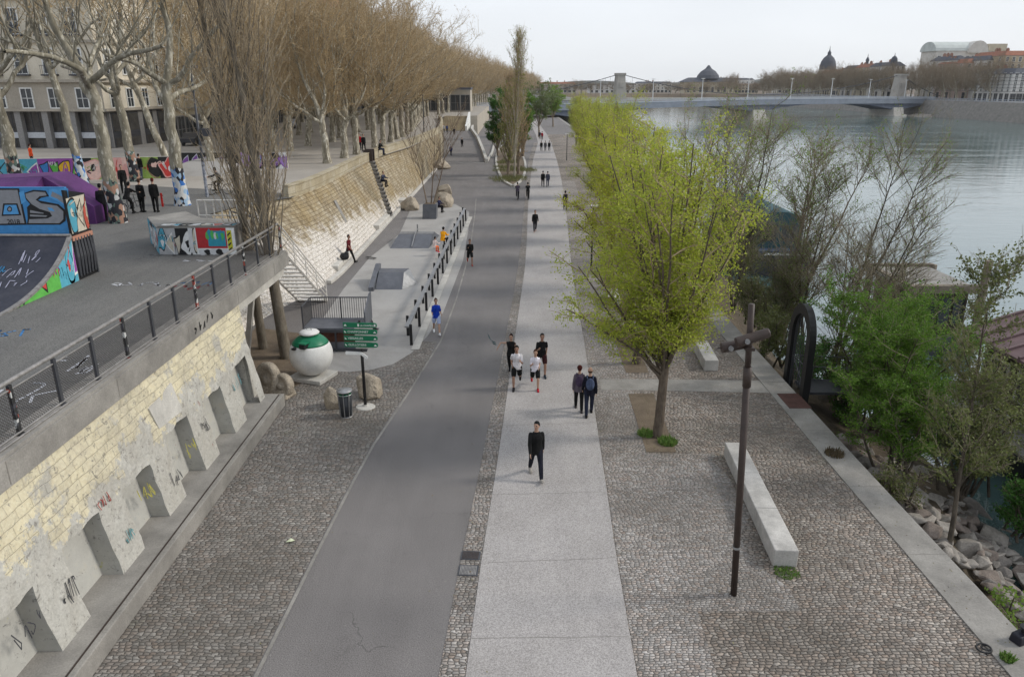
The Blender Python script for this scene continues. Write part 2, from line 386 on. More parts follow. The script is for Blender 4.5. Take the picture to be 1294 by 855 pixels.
cr.color_ramp.elements[0].position = 0.0; cr.color_ramp.elements[0].color = (.955,.985,1.02,1)
cr.color_ramp.elements[1].position = .35; cr.color_ramp.elements[1].color = (.80,.87,.98,1)
nz = wt.nodes.new('ShaderNodeTexNoise'); nz.inputs['Scale'].default_value = 1.6; nz.inputs['Detail'].default_value = 5
mp = wt.nodes.new('ShaderNodeMapping'); mp.inputs['Scale'].default_value = (1,1,4); wt.links.new(tc.outputs['Generated'], mp.inputs[0]); wt.links.new(mp.outputs[0], nz.inputs['Vector'])
cr2 = wt.nodes.new('ShaderNodeValToRGB'); wt.links.new(nz.outputs['Fac'], cr2.inputs[0])
cr2.color_ramp.elements[0].position = .3; cr2.color_ramp.elements[0].color = (7.6,7.6,7.6,1)
cr2.color_ramp.elements[1].position = .7; cr2.color_ramp.elements[1].color = (8.8,8.8,8.8,1)
ml = wt.nodes.new('ShaderNodeMix'); ml.data_type = 'RGBA'; ml.blend_type = 'MULTIPLY'; ml.inputs[0].default_value = 1
wt.links.new(cr.outputs[0], ml.inputs[6]); wt.links.new(cr2.outputs[0], ml.inputs[7])
mx = wt.nodes.new('ShaderNodeMix'); mx.data_type = 'RGBA'; mx.inputs[0].default_value = .86
wt.links.new(hs.outputs[0], mx.inputs[6]); wt.links.new(ml.outputs[2], mx.inputs[7])
wt.links.new(mx.outputs[2], bg.inputs['Color']); bg.inputs['Strength'].default_value = .1
sl = bpy.data.lights.new('sun', 'SUN'); slo = bpy.data.objects.new('sun', sl); COL.objects.link(slo)
sl.energy = 1.75; sl.angle = R(11); sl.color = (1,.95,.87)
d = Vector((math.sin(SUN_AZ)*math.cos(SUN_EL), math.cos(SUN_AZ)*math.cos(SUN_EL), math.sin(SUN_EL)))
slo.rotation_euler = d.to_track_quat('Z','Y').to_euler(); slo.location = (0,0,60)
S.view_settings.view_transform = 'Standard'; S.view_settings.look = 'None'; S.view_settings.exposure = .30; S.view_settings.gamma = 1
S.view_settings.use_curve_mapping = False
S.render.engine = 'CYCLES'; S.cycles.max_bounces = 5; S.cycles.transparent_max_bounces = 6
S.cycles.use_denoising = True

# ================================================================ ground
def interp(path, y):
    for (x0,y0),(x1,y1) in zip(path, path[1:]):
        if y <= y1: return x0+(x1-x0)*(y-y0)/(y1-y0)
    return path[-1][0]
def sample(path, n=6):
    """smooth a (x,y) path by Catmull-Rom"""
    out = []; P = [path[0]]+list(path)+[path[-1]]
    for i in range(1, len(P)-2):
        p0,p1,p2,p3 = P[i-1:i+3]
        for q in range(n):
            u = q/n; r = []
            for c in (0,1):
                r.append(.5*((2*p1[c])+(-p0[c]+p2[c])*u+(2*p0[c]-5*p1[c]+4*p2[c]-p3[c])*u*u+(-p0[c]+3*p1[c]-3*p2[c]+p3[c])*u**3))
            out.append(tuple(r))
    out.append(tuple(path[-1])); return out
def strip(mb, A, B, z, m=0):
    for (a0,a1,b0,b1) in zip(A, A[1:], B, B[1:]):
        mb.poly([(a0[0],a0[1],z),(b0[0],b0[1],z),(b1[0],b1[1],z),(a1[0],a1[1],z)], m)
YS = [-6, 4, 11.3, 15, 18.8, 21, 25, 31, 38, 45, 55, 65, 75, 90, 105, 118, 133, 153, 180, 230, 300]
PR = sample([(2.2,-6),(2.4,11.3),(2.68,18.8),(3.2,31),(3.72,45),(5.3,75),(6.5,105),(7.3,133),(8.2,180),(8.0,300)])
PL = sample([(-1.3,-6),(-.89,11.3),(-.38,21),(.28,34.6),(.96,49),(1.67,75),(3.3,118),(5.2,153),(5.6,180),(5.4,300)])
RR = sample([(-1.9,-6),(-1.43,11.3),(-1.04,18.2),(-.25,32.9),(.41,46.7),(1.2,72),(2.6,118),(4.4,153),(4.8,180),(4.6,300)])
RL = sample([(-5.6,-6),(-4.9,11.3),(-4.35,21),(-3.15,31),(-2.9,46.7),(-3.2,63),(-3.6,75)])
def resamp(path, ys): return [(interp(path,y), y) for y in ys]
EDGE = sample([(10.55,-6),(10.5,12),(10.45,22),(10.6,40),(11.4,60),(13,90),(15,130),(17,200),(17,340)])   # quay edge
QI = [(x-.95,y) for x,y in EDGE]                                  # inner side of the coping

# water
t = NT('river_water'); p = t.pos((.5,1.4,1))
w1 = t.noise(p, 1.3, 3, .6, .4); w2 = t.noise(t.pos((.05,.16,1)), 1, 4, .6, .8); w3 = t.noise(t.pos((.35,1.1,1)), .35, 3, .6)
nb = t.bump(w1, .22, .06); nb = t.bump(w3, .22, .22, nb)
calm = t.ramp(w2, [(.42,.02),(.62,.14)]); t.b.inputs['IOR'].default_value = 3.2
M['water'] = t.fin(t.ramp(w2, [(.3,(.06,.115,.110,1)),(.7,(.10,.155,.148,1))]), calm, nb, 0, .5)
mb = MB(); mb.poly([(8,-40,-2.5),(900,-40,-2.5),(900,2600,-2.5),(8,2600,-2.5)])
struct('river', mb, M['water'])
# far terrain: one sheet to the horizon, under the river and the quays
mb = MB(); mb.poly([(-5000,-300,-3.2),(5000,-300,-3.2),(5000,7000,-3.2),(-5000,7000,-3.2)])
struct('ground', mb, M['dirt'])
# lower quay slab (asphalt), the base of the walk
mb = MB()
ys = YS
E = resamp(QI, ys); B0 = [(-16, y) for y in ys]
for i in range(len(ys)-1):
    mb.poly([(B0[i][0],ys[i],0),(E[i][0],ys[i],0),(E[i+1][0],ys[i+1],0),(B0[i+1][0],ys[i+1],0)])
mb.poly([(-16,300,0),(16,300,0),(16,420,0),(-16,420,0)])
mb.poly([(-16,-6,0),(E[0][0],-6,0),(E[0][0],-6,-3),(-16,-6,-3)])
struct('lower_quay', mb, M['asphalt'])
# right band of brown cobbles between path and coping
Z1, Z2, Z3 = .004, .008, .012
ysr = [y for y in YS if y <= 180]
mb = MB(); A = resamp(PR, ysr); Bq = resamp(QI, ysr)
strip(mb, A, Bq, Z1); struct('cobbled_quay', mb, M['cobbles_brown'])
mb = MB(); A2 = resamp([(x+.02,y) for x,y in PR], [y for y in ysr if y<=90]); B2 = [(x+1.52,y) for x,y in A2]
strip(mb, A2, B2, Z2); rj = random.Random(2); Lp = [(interp(PR,y)+1.45,y) for y in (13.2,14,15,16,17,18,19,20,20.4)]; Rp = [(5.9+rj.uniform(-.35,.35)+.04*(y-13),y) for x,y in Lp]
strip(mb, Lp, Rp, Z1+.002)
struct('cobble_strip', mb, M['cobbles'])
# light path
mb = MB(); strip(mb, resamp(PL, YS), resamp(PR, YS), Z3)
rj = random.Random(5)
for y in (12.35, 14.9, 18.0, 22.4, 27.4, 38.0, 50):
    x0, x1 = interp(PL,y)+.02, interp(PR,y)-.02; s_ = rj.uniform(-.25,.25)
    pts = [(x0+(x1-x0)*q/8, y+s_*q/8+rj.uniform(-.015,.015)) for q in range(9)]
    for a, b in zip(pts, pts[1:]):
        mb.poly([(a[0],a[1],Z3+.004),(b[0],b[1],Z3+.004),(b[0],b[1]+.014,Z3+.004),(a[0],a[1]+.014,Z3+.004)], 1)
struct('footpath', mb, [M['path'], M['concrete']])
# sett strip between road and path
yss = [y for y in YS if y <= 153]
mb = MB(); strip(mb, resamp([(x+.02,y) for x,y in RR], yss), resamp([(x-.01,y) for x,y in PL], yss), Z2); struct('sett_strip', mb, M['sett_strip'])
# left setts (from the bench to the road), with a pale edging line against the asphalt
yl = [-6, 4, 11.3, 15, 18, 21, 24, 26, 28]
RLe = resamp(RL, yl)
mb = MB(); strip(mb, [(-10.2,y) for y in yl], [(x-.08,y) for x,y in RLe], Z1)
c = [(-10.2,28)]
edge = [at(440,470), at(470,468), at(497,462), at(520,450), at(538,437), at(551,425)]
mb.poly([(-10.2,28,Z1),(RLe[-1][0]-.08,28,Z1),(RLe[-1][0]+.1,31,Z1),(-5.2,31.0,Z1),(-7,29.2,Z1),(-10.2,28.6,Z1)])
struct('sett_paving', mb, M['setts'])
mb = MB(); yk = [y for y in YS if y <= 75]; q = resamp(RL, yk)
strip(mb, [(x-.05,y) for x,y in q], [(x+.03,y) for x,y in q], .016); struct('kerb_line', mb, M['concrete'])
# skate concrete
pts = [at(362,470), at(400,468), at(440,470), at(470,467), at(497,460), at(520,446), at(540,425), at(560,395), at(585,330), at(592,290), at(593,268), at(575,258), at(540,256), at(520,262)]
pts = [(p.x,p.y,Z2) for p in pts] + [(-8.6,56,Z2),(-9.4,48,Z2),(-9.4,40,Z2),(-9.2,34,Z2)]
mb = MB(); mb.poly(pts)
struct('skate_slab', mb, M['skate'])
mb = MB(); mb.poly([(-12,24.1,.010),(-8.9,24.2,.010),(-7.9,26.4,.010),(-8.2,28.5,.010),(-9.3,32,.010),(-12,33,.010)]); struct('earth_patch', mb, M['dirt'])
# concrete cross band and tree pits on the right
def pit(name, x0, x1, y0, y1):
    mb = MB(); mb.poly([(x0,y0,.016),(x1,y0,.016),(x1+.12,y1,.016),(x0+.12,y1,.016)]); struct(name, mb, M['dirt'])
mb = MB(); p = [at(757,479), at(800,479), at(985,481), at(992,497), at(800,493), at(760,493)]
mb.poly([(a.x,a.y,.012) for a in p]); struct('paved_band', mb, M['concrete'])
pit('tree_pit', 4.15, 5.08, 20.5, 25.1); pit('tree_pit', 4.5, 5.4, 27.2, 33.2); pit('tree_pit', 5.2, 6.0, 35.5, 42)
pit('tree_pit', 5.9, 6.7, 45, 53); pit('tree_pit', 6.6, 7.4, 57, 66)
# drain covers in the sett strip
def grate(px, py, w, l, label, mat):
    c = at(px, py); o = thing('drain_cover', label, 'drain cover', (c.x, c.y, 0), R(-3))
    mb = MB(); mb.box(-w/2,w/2,-l/2,l/2,.008,.022); mb.build('frame', M['dark_metal'], o)
    mb = MB()
    n = 12
    for i in range(n): mb.box(-w/2+.03+(w-.06)*i/n, -w/2+.03+(w-.06)*(i+.6)/n, -l/2+.03, l/2-.03, .0225, .030)
    mb.build('slat', mat, o)
grate(592,721,.46,.40,'grey ribbed drain cover in the sett strip, nearer of the two', M['rail'])
grate(595,702,.46,.34,'brownish drain cover in the sett strip, just beyond the grey one', M['rust_post'])
# quay coping
mb = MB()
A = [p for p in QI]; Bq = [p for p in EDGE]
for i in range(len(A)-1):
    a0,a1,b0,b1 = A[i],A[i+1],Bq[i],Bq[i+1]; zt = .03
    mb.poly([(a0[0],a0[1],zt),(b0[0],b0[1],zt),(b1[0],b1[1],zt),(a1[0],a1[1],zt)])
    mb.poly([(b0[0],b0[1],zt),(b0[0],b0[1],-3),(b1[0],b1[1],-3),(b1[0],b1[1],zt)])
    mb.poly([(a0[0],a0[1],-.1),(a0[0],a0[1],zt),(a1[0],a1[1],zt),(a1[0],a1[1],-.1)])
for y in (15.2, 18.4, 22.0, 26.2):
    x0 = interp(QI,y)+.01
    mb.box(x0, x0+.93, y, y+.02, .03, .0325, 1)
tag(mb.build('quay_edge', [M['concrete'], M['concrete_dark']]), 'grey concrete coping along the river edge of the quay', 'quay wall')
# island with poplars and ramp
isl = [at(648,236), at(634,226), at(627,205), at(630,190), at(640,181), at(652,184), at(660,197), at(664,210), at(660,227)]
mb = MB(); mb.prism([(p.x,p.y) for p in isl][::-1], 0, .13); struct('planted_island', mb, M['dirt'])
mb = MB(); q = [(p.x,p.y) for p in isl]; q = sample(q+[q[0]],4)
for (xa,ya_),(xb_,yb_) in zip(q,q[1:]): mb.hexa([(xa-.14,ya_-.1,0),(xa+.14,ya_+.1,0),(xb_+.14,yb_+.1,0),(xb_-.14,yb_-.1,0),(xa-.14,ya_-.1,.17),(xa+.14,ya_+.1,.17),(xb_+.14,yb_+.1,.17),(xb_-.14,yb_-.1,.17)])
struct('island_kerb', mb, M['concrete_light'])
mb = MB()
R0 = [(-10.45,112,.004),(-11.2,125,.45),(-12.9,145,1.15),(-15.0,162,1.8)]; R1 = [(-4.0,112,.004),(-5.0,125,.45),(-6.7,145,1.15),(-8.7,162,1.8)]
for i in range(3): mb.poly([R0[i],R1[i],R1[i+1],R0[i+1]])
mb.poly([R1[0],R1[3],(-8.7,162,0)]); mb.poly([R0[3],R1[3],(-8.7,162,-.1),(-15,162,-.1)])
mb.box(-10.4,-4.1,111.7,112.0,0,.02,1)
struct('ramp', mb, [M['asphalt'], M['concrete_light']])
# upper quay + street sheet (z=4.3), with the notch at the end of the plaza
UP = 4.3
TOPX = [(-16,39.2),(-15.4,42),(-13.4,45.5),(-13.0,55),(-12.9,72),(-11.3,85),(-10.45,112),(-11.3,125),(-13,145),(-15.1,162)]
mb = MB()
mb.poly([(-42,-8,UP),(-9.75,-8,UP),(-9.75,24,UP),(-42,24,UP)]); mb.poly([(-42,24,UP),(-9.75,24,UP),(-9.55,29.8,UP),(-12.7,33.2,UP),(-42,33.2,UP)])
mb.poly([(-42,33.2,UP),(-12.7,33.2,UP),(-16,39.2,UP),(-42,39.2,UP)])
mb.poly([(-42,39.2,UP),(-16,39.2,UP),(-15.4,42,UP),(-13.4,45.5,UP),(-13.4,47,UP),(-42,57,UP)])
struct('skate_plaza', mb, M['plaza_asphalt'])
mb = MB()
top = TOPX[2:]
left = [(-27, 52.5)]
mb.poly([(-42,57,UP),(-13.4,47,UP)]+[(x,y,UP) for x,y in top[1:]]+[(-15.1,178,UP),(-60,178,UP),(-60,57,UP)])
mb.poly([(-60,178,UP),(-8,178,UP),(-8,420,UP),(-60,420,UP)])
struct('upper_quay', mb, M['upper_ground'])
rnd = random.Random(11)
def wob(pts, a, rr): return [(p[0]+rr.uniform(-a,a), p[1]+rr.uniform(-a,a), p[2]+rr.uniform(-a,a)) for p in pts]
# ================================================================ retaining wall on the left
wall = thing('retaining_wall', 'cream stone retaining wall with sloping buttresses below the skate plaza', 'wall', (-9.0, 16, 0))
W0 = Vector((-9.0,16,0))
def lw(mb):  # shift world verts to the wall's frame
    mb.v = [(a-W0.x,b-W0.y,c-W0.z) for a,b,c in mb.v]; return mb
def fx(z): return -8.63-.19*(z-.45)      # front plane of the buttresses
zc = 3.75
# one gridded face from the ledge to the coping, with the openings of the recesses left out
def rec(k): return 11.52+2.36*k+1.0, 11.52+2.36*(k+1)
rrz = {k_: 2.02+random.Random(k_+50).uniform(-.15,.15) for k_ in range(-8,6)}
mb = MB(); y0, y1 = -6, 23.8
ysn = []
for k_ in range(-8,5):
    a_, b_ = rec(k_); ysn += [a_+(b_-a_)*q/7 for q in range(8)]+[b_+1.0*q/6 for q in range(1,6)]
ysn = sorted(set(round(q,4) for q in ysn if y0 < q < 22.3))+[22.3,22.8,23.3,23.8]; ysn = [y0]+ysn
zs = [.44,.75,1.1,1.45,1.75]
def ztop(y):
    for k_ in range(-8,5):
        a_, b_ = rec(k_)
        if a_-1e-3 <= y <= b_+1e-3: return rrz[k_]+.035*math.sin((y-a_)*7+k_)
    return 2.0
V = []; F = []; rows = 5+1+8
for i,y in enumerate(ysn):
    zt = ztop(y)
    col_ = zs+[zt]+[zt+(zc-zt)*q/8 for q in range(1,9)]
    onj = any(abs(y-e_) < 1e-3 for k_ in range(-8,5) for e_ in rec(k_))
    for j,z in enumerate(col_):
        w_ = 0 if j == 0 else .02
        V.append((fx(z)+rnd.uniform(-w_,w_)+(.02*math.sin(y*3.1+z*5) if j > 5 else 0), y+(rnd.uniform(-.035,.035) if 0 < j < 6 and onj else 0), z))
for i in range(len(ysn)-1):
    ym = (ysn[i]+ysn[i+1])/2; hole = any(rec(k_)[0] < ym < rec(k_)[1] for k_ in range(-8,5))
    for j in range(rows-1):
        if hole and j < 5: continue
        a_ = i*rows+j; F.append((a_,a_+rows,a_+rows+1,a_+1))
    if hole:   # soffit of the recess
        p_, q_ = V[i*rows+5], V[(i+1)*rows+5]; n_ = len(V); V.extend([(p_[0]-.6,p_[1],p_[2]-.10),(q_[0]-.6,q_[1],q_[2]-.10)]); F.append((i*rows+5,(i+1)*rows+5,n_+1,n_))
mb.add(V, F)
mb.box(-11,-9.8,y0,23.75,0,4.28)          # core behind
lw(mb).build('masonry', M['cream_wall'], wall)
idx = {round(y,4): i for i,y in enumerate(ysn)}
VV = V
for k_ in range(-8,5):    # jambs: the flanks of each buttress
    for e_, s__ in ((rec(k_)[0],1),(rec(k_)[1],-1)):
        i = idx.get(round(e_,4))
        if i is None: continue
        mb = MB()
        for j in range(5):
            p_, q_ = VV[i*rows+j], VV[i*rows+j+1]; mb.poly([p_,q_,(q_[0]-.62,q_[1],q_[2]),(p_[0]-.62,p_[1],p_[2])])
        lw(mb).build('buttress_flank', M['plaster'], wall)
mb = MB()
for k_ in range(-8,5):
    a_, b_ = rec(k_); a_ -= .05; b_ += .05
    mb.poly([(fx(.44)-.48,a_,.44),(fx(.44)-.48,b_,.44),(fx(2.3)-.45,b_,2.3),(fx(2.3)-.45,a_,2.3)])
lw(mb).build('recess_back', M['plaster'], wall)
# coping with a projecting lip
mb = MB(); mb.box(-9.85,-9.26,-6,29.9,3.78,4.34); mb.box(-9.26,-9.21,-6,29.9,3.74,4.27)
for y in range(-4, 30, 4): mb.box(-9.212,-9.205,y,y+.03,3.78,4.25, 1)
bevel(lw(mb).build('coping', [M['concrete'], M['concrete_dark']], wall), .02)
# old repair panel
mb = MB()
p = [(fx(2.45)+.03,17.1,2.45),(fx(2.4)+.03,18.45,2.35),(fx(3.15)+.03,18.35,3.2),(fx(3.1)+.03,17.0,3.05)]
mb.extrude(p, (-.08,0,0)); lw(mb).build('repair_panel', M['concrete_light'], wall)
# end pier
mb = MB(); mb.hexa([(-9.6,23.5,0),(-8.95,23.5,0),(-8.95,24.1,0),(-9.6,24.1,0),(-9.8,23.5,3.75),(-9.25,23.5,3.75),(-9.25,24.1,3.75),(-9.8,24.1,3.75)])
bevel(lw(mb).build('end_pier', M['cream_wall'], wall), .03)
# beam carrying the plaza beyond the wall: slab, column, strut
mb = MB(); mb.box(-12.6,-9.86,23.8,29.9,3.7,4.28); mb.box(-9.86,-9.45,24,29.9,3.3,3.78)
lw(mb).build('plaza_beam', M['concrete_light'], wall)
mb = MB(); mb.tube([(-9.62,24.35,0),(-9.6,24.35,3.4)], .14, 10); mb.hexa([(-11.2,29.0,0),(-11.0,29.0,0),(-11.0,29.2,0),(-11.2,29.2,0),(-10.3,28.2,3.4),(-10.1,28.2,3.4),(-10.1,28.4,3.4),(-10.3,28.4,3.4)])
lw(mb).build('strut', M['concrete_light'], wall)
# graffiti signature on the coping lip (illegible strokes) and drips
def strokes(n, seed, w, h, sw=.03, closed=.0):
    """random tag-like polylines inside w x h; list of lists of (u,v)"""
    rr = random.Random(seed); out = []
    x = 0
    for i in range(n):
        cw = w/n; kx = x+cw*.1
        pts = [(kx+rr.uniform(0,cw*.9), rr.uniform(0,h)) for _ in range(rr.choice((3,4,4,5)))]
        sm = sample(pts, 5) if rr.random() < .65 else pts
        out.append(sm); x += cw
    return out
def ribbon(mb, pts2, sw, place, m=0, off=0.0):
    for (u0,v0),(u1,v1) in zip(pts2, pts2[1:]):
        du,dv = u1-u0,v1-v0; L = math.hypot(du,dv)
        if L < 1e-6: continue
        nu,nv = -dv/L*sw/2, du/L*sw/2
        e = sw*.25
        du,dv = du/L*e,dv/L*e
        mb.poly([place(u0-nu-du,v0-nv-dv,off),place(u1-nu+du,v1-nv+dv,off),place(u1+nu+du,v1+nv+dv,off),place(u0+nu-du,v0+nv-dv,off)], m)
mb = MB()
pl = lambda u,v,o: (-9.203+o, 20.2+u, 3.85+v)
for i, s_ in enumerate(strokes(5, 3, 1.7, .33)): ribbon(mb, s_, .045, pl, 0, .001*i)
lw(mb).build('tag', M['black_metal'], wall)
# tags sprayed on the buttresses and upper wall
mb = MB(); cols = [paint((.42,.38,.05,1),.8), paint((.30,.05,.04,1),.8), paint((.05,.05,.055,1),.8), paint((.12,.28,.30,1),.8)]
for i, (y, z, w, h, c) in enumerate([(15.3,1.2,.7,.5,0),(17.9,1.1,.6,.6,0),(13.9,1.9,.5,.4,1),(12.0,1.0,.5,.5,2),(16.8,.9,.5,.5,2),(19.0,1.3,.5,.4,2),(14.3,.9,.4,.3,3),(21.6,1.5,.8,.5,3),(10.6,1.2,.8,.4,2)]):
    pz = lambda u,v,o,y=y,z=z: (fx(z+v)+.036+o, y+u, z+v)
    for j, s_ in enumerate(strokes(4, 70+i, w, h)): ribbon(mb, s_, .025, pz, c, .001*j)
lw(mb).build('spray_paint', cols, wall)

# concrete ledge at the foot
led = thing('concrete_ledge', 'long grey concrete ledge running along the foot of the cream retaining wall', 'bench', (-8.4, 9, 0))
mb = MB(); mb.box(-.95,.22,-15,15.1,0,.44); mb.box(.22,.36,-15,15.1,0,.45)
bevel(mb.build('seat', M['concrete'], led), .02)
mb = MB(); mb.box(.19,.222,-15,15.0,.442,.452); mb.build('edge_strip', M['rust_post'], led)
# carved stone lumps at the end of the ledge
def lump(name, label, cat, c, r, seed, mat, rz=0, amp=.16, group=None, sub=3, flat=0):
    me = bpy.data.meshes.new(name); import bmesh
    bm = bmesh.new(); bmesh.ops.create_icosphere(bm, subdivisions=sub, radius=1)
    from mathutils import noise as mn
    for v in bm.verts:
        n = v.co.copy(); q = mn.fractal(n*1.1+Vector((seed*7.3,seed*1.7,0)), 1.0, 2.0, 4)
        f = 1+amp*2*q
        v.co = Vector((n.x*r[0]*f, n.y*r[1]*f, n.z*r[2]*f))
        if flat:   # chipped planes
            for ax in flat:
                dd = v.co.dot(Vector(ax[:3]))
                if dd > ax[3]: v.co -= Vector(ax[:3])*(dd-ax[3])*.9
    bm.to_mesh(me); bm.free(); me.materials.append(mat)
    for p_ in me.polygons: p_.use_smooth = (not flat)
    o = link(name, me); o.location = c; o.rotation_euler = (0,0,rz)
    return tag(o, label, cat, group) if label else o
def carved(c, label, r, rz, seed):
    o = thing('carved_stone', label, 'stone', c, rz)
    mb = MB(); mb.lathe([(.0,-.16),(r*.9,-.17),(r,-.1),(r*1.02,.05),(r*.93,.16),(r*.7,.17),(r*.62,.11),(r*.3,.10),(r*.22,.2),(0,.21)], 22)
    T = Matrix.Rotation(R(78),4,'X'); mb.v = [tuple(T @ Vector(v)+Vector((0,0,r*.9))) for v in mb.v]
    mb.build('carved_disc', M['boulder'], o, True)
    mb = MB(); mb.hexa([(-r*.8,-.3,0),(r*.8,-.3,0),(r*.8,.35,0),(-r*.8,.35,0),(-r*.7,-.2,.3),(r*.7,-.2,.3),(r*.7,.25,.3),(-r*.7,.25,.3)])
    bevel(mb.build('foot', M['boulder'], o), .05)
carved((-8.95,25.2,0), 'tall round carved stone against the end of the cream wall', .62, R(-35), 1)
carved((-8.35,24.9,0), 'low round carved stone beside the end of the concrete ledge', .46, R(-25), 2)

# ================================================================ railing of the plaza
rl = thing('railing', 'steel mesh railing along the top of the cream retaining wall', 'railing', (-9.5, 14, 4.34))
mesh_mat = NT('wire_mesh'); q = mesh_mat
p = q.pos(); sp_ = q.n('ShaderNodeSeparateXYZ'); q.l(p, sp_.inputs[0])
def saw(a): return q.math('LESS_THAN', q.math('ABSOLUTE', q.math('SUBTRACT', q.math('FRACT', q.math('MULTIPLY', a, 14.0)), .5)), .10)
hv = q.math('ADD', q.math('ADD', sp_.outputs[0], sp_.outputs[1]), sp_.outputs[2]); hw = q.math('SUBTRACT', q.math('ADD', sp_.outputs[0], sp_.outputs[1]), sp_.outputs[2])
al = q.math('MAXIMUM', saw(hv), saw(hw))
q.l(al, q.b.inputs['Alpha']); M['mesh'] = q.fin((.07,.058,.052,1), .5, None, .5)
for i in range(-13, 12):
    y = 14.35+1.42*i
    mb = MB(); mb.box(-.03,.03,y-14-.045,y-14+.045,-.05,1.03); mb.box(-.06,.06,y-14-.07,y-14+.07,-.005,.03)
    ob = mb.build('post', M['graf_post'] if i % 3 == 2 and 'graf_post' in M else M['dark_metal'], rl)
ya, yb = -4-14, 29.85-14
mb = MB(); mb.tube([(0,ya,1.09),(0,yb,1.09)], .045, 8); mb.build('handrail', M['rail'], rl, True)
mb = MB(); mb.tube([(.0,ya,.93),(.0,yb,.93)], .018, 6); mb.tube([(.02,ya,.06),(.02,yb,.06)], .022, 6); mb.tube([(.10,ya,-.0+.02),(.10,yb,.02)], .022, 6); mb.build('rail_bar', M['rail'], rl, True)
mb = MB(); mb.poly([(0,ya,.06),(0,yb,.06),(0,yb,.93),(0,ya,.93)]); mb.build('mesh_panel', M['mesh'], rl)
mb = MB()
pp = [(0,yb,1.09),(-1.6,yb+1.7,1.09),(-3.1,yb+3.25,1.09)]
mb.tube(pp, .04, 8)
for a in pp[1:]: mb.box(a[0]-.04,a[0]+.04,a[1]-.04,a[1]+.04,-.04,1.09)
mb.tube([(a[0],a[1],.55) for a in pp], .02, 6); mb.build('return_rail', M['dark_metal'], rl)

# ================================================================ sloped embankment
emb = thing('stone_embankment', 'long sloping golden stone embankment between the upper promenade and the skate area', 'embankment', (-11.5, 70, 0))
E0 = Vector((-11.5,70,0))
def le(mb): mb.v = [(a-E0.x,b-E0.y,c-E0.z) for a,b,c in mb.v]; return mb
FOOT = sample([(-12.4,24),(-12.4,31),(-12.0,35),(-11.2,38.5),(-10.5,42),(-10.4,50),(-10.4,72),(-10.4,90),(-10.4,112)], 8)
TOP = sample([(-13.2,24),(-14.0,31),(-16.2,36.5),(-16,40),(-14.6,43.6),(-13.1,49),(-12.9,72),(-11.4,88),(-10.5,112)], 8)
n = len(FOOT); K = 10; ZT = 4.25
V = []; F = []
for i in range(n):
    for j in range(K+1):
        u = j/K; x = FOOT[i][0]+(TOP[i][0]-FOOT[i][0])*u; y = FOOT[i][1]+(TOP[i][1]-FOOT[i][1])*u
        V.append((x+rnd.uniform(-.03,.03), y+rnd.uniform(-.03,.03), ZT*u))
for i in range(n-1):
    for j in range(K): a = i*(K+1)+j; F.append((a,a+K+1,a+K+2,a+1))
mb = MB(); mb.add(V, F); le(mb).build('slope_face', M['embank'], emb)
# parapet on top (with a gap where the steps come up)
def wallstrip(mb, pts, th, z0, z1, m=0):
    for i in range(len(pts)-1):
        (xa,ya_),(xb,yb_) = pts[i],pts[i+1]; dx,dy = xb-xa,yb_-ya_; L = math.hypot(dx,dy); nx,ny_ = -dy/L*th, dx/L*th
        za = z0 if not hasattr(z0,'__call__') else z0(ya_)
        mb.hexa([(xa,ya_,z0),(xb,yb_,z0),(xb+nx,yb_+ny_,z0),(xa+nx,ya_+ny_,z0),(xa,ya_,z1),(xb,yb_,z1),(xb+nx,yb_+ny_,z1),(xa+nx,ya_+ny_,z1)], m)
def cut(path, ya_, yb_):
    r = [(interp(path,ya_),ya_)]+[p for p in path if ya_ < p[1] < yb_]+[(interp(path,yb_),yb_)]; return r
TP = [p for p in TOP if p[1] > 43]
mb = MB(); wallstrip(mb, cut(TP,45.5,69.0), .42, 4.2, 4.95); le(mb).build('parapet', M['parapet'], emb)
mb = MB(); wallstrip(mb, cut(TP,70.2,111.9), .42, 4.2, 5.0); wallstrip(mb, [(-10.5,112),(-11.3,125),(-13,145),(-15.1,162)], .4, -.2, 4.95); le(mb).build('parapet', M['parapet'], emb)
mb = MB(); wallstrip(mb, [(p[0]+.04,p[1]) for p in cut(TP,45.5,69.0)], .5, 4.95, 5.02); wallstrip(mb, [(p[0]+.04,p[1]) for p in cut(TP,70.2,111.9)], .5, 5.0, 5.07)
le(mb).build('parapet_cap', M['parapet'], emb)
for a_,b_ in ((68.95,69.15),(70.05,70.2)): mb = MB(); mb.box(-13.5,-12.7,a_,b_,4.2,5.25); le(mb).build('gate_post', M['rust_post'], emb)
# narrow steps down the slope
mb = MB(); ns = 15
for i in range(ns):
    u0, u1 = i/ns, (i+1)/ns
    y = 69.6-6.2*(1-u0); z1 = ZT*u1
    x0 = -10.4+(TOP[0][0]*0-12.9+10.4)*u0
    mb.box(x0-.5, x0+.16, y-.42, y+.42, max(0,z1-.5), z1-.02, 0); mb.box(x0+.16, x0+.2, y-.40, y+.40, max(0,z1-.28), z1-.10, 1)
le(mb).build('steps', [M['concrete_dark'], M['black_metal']], emb)
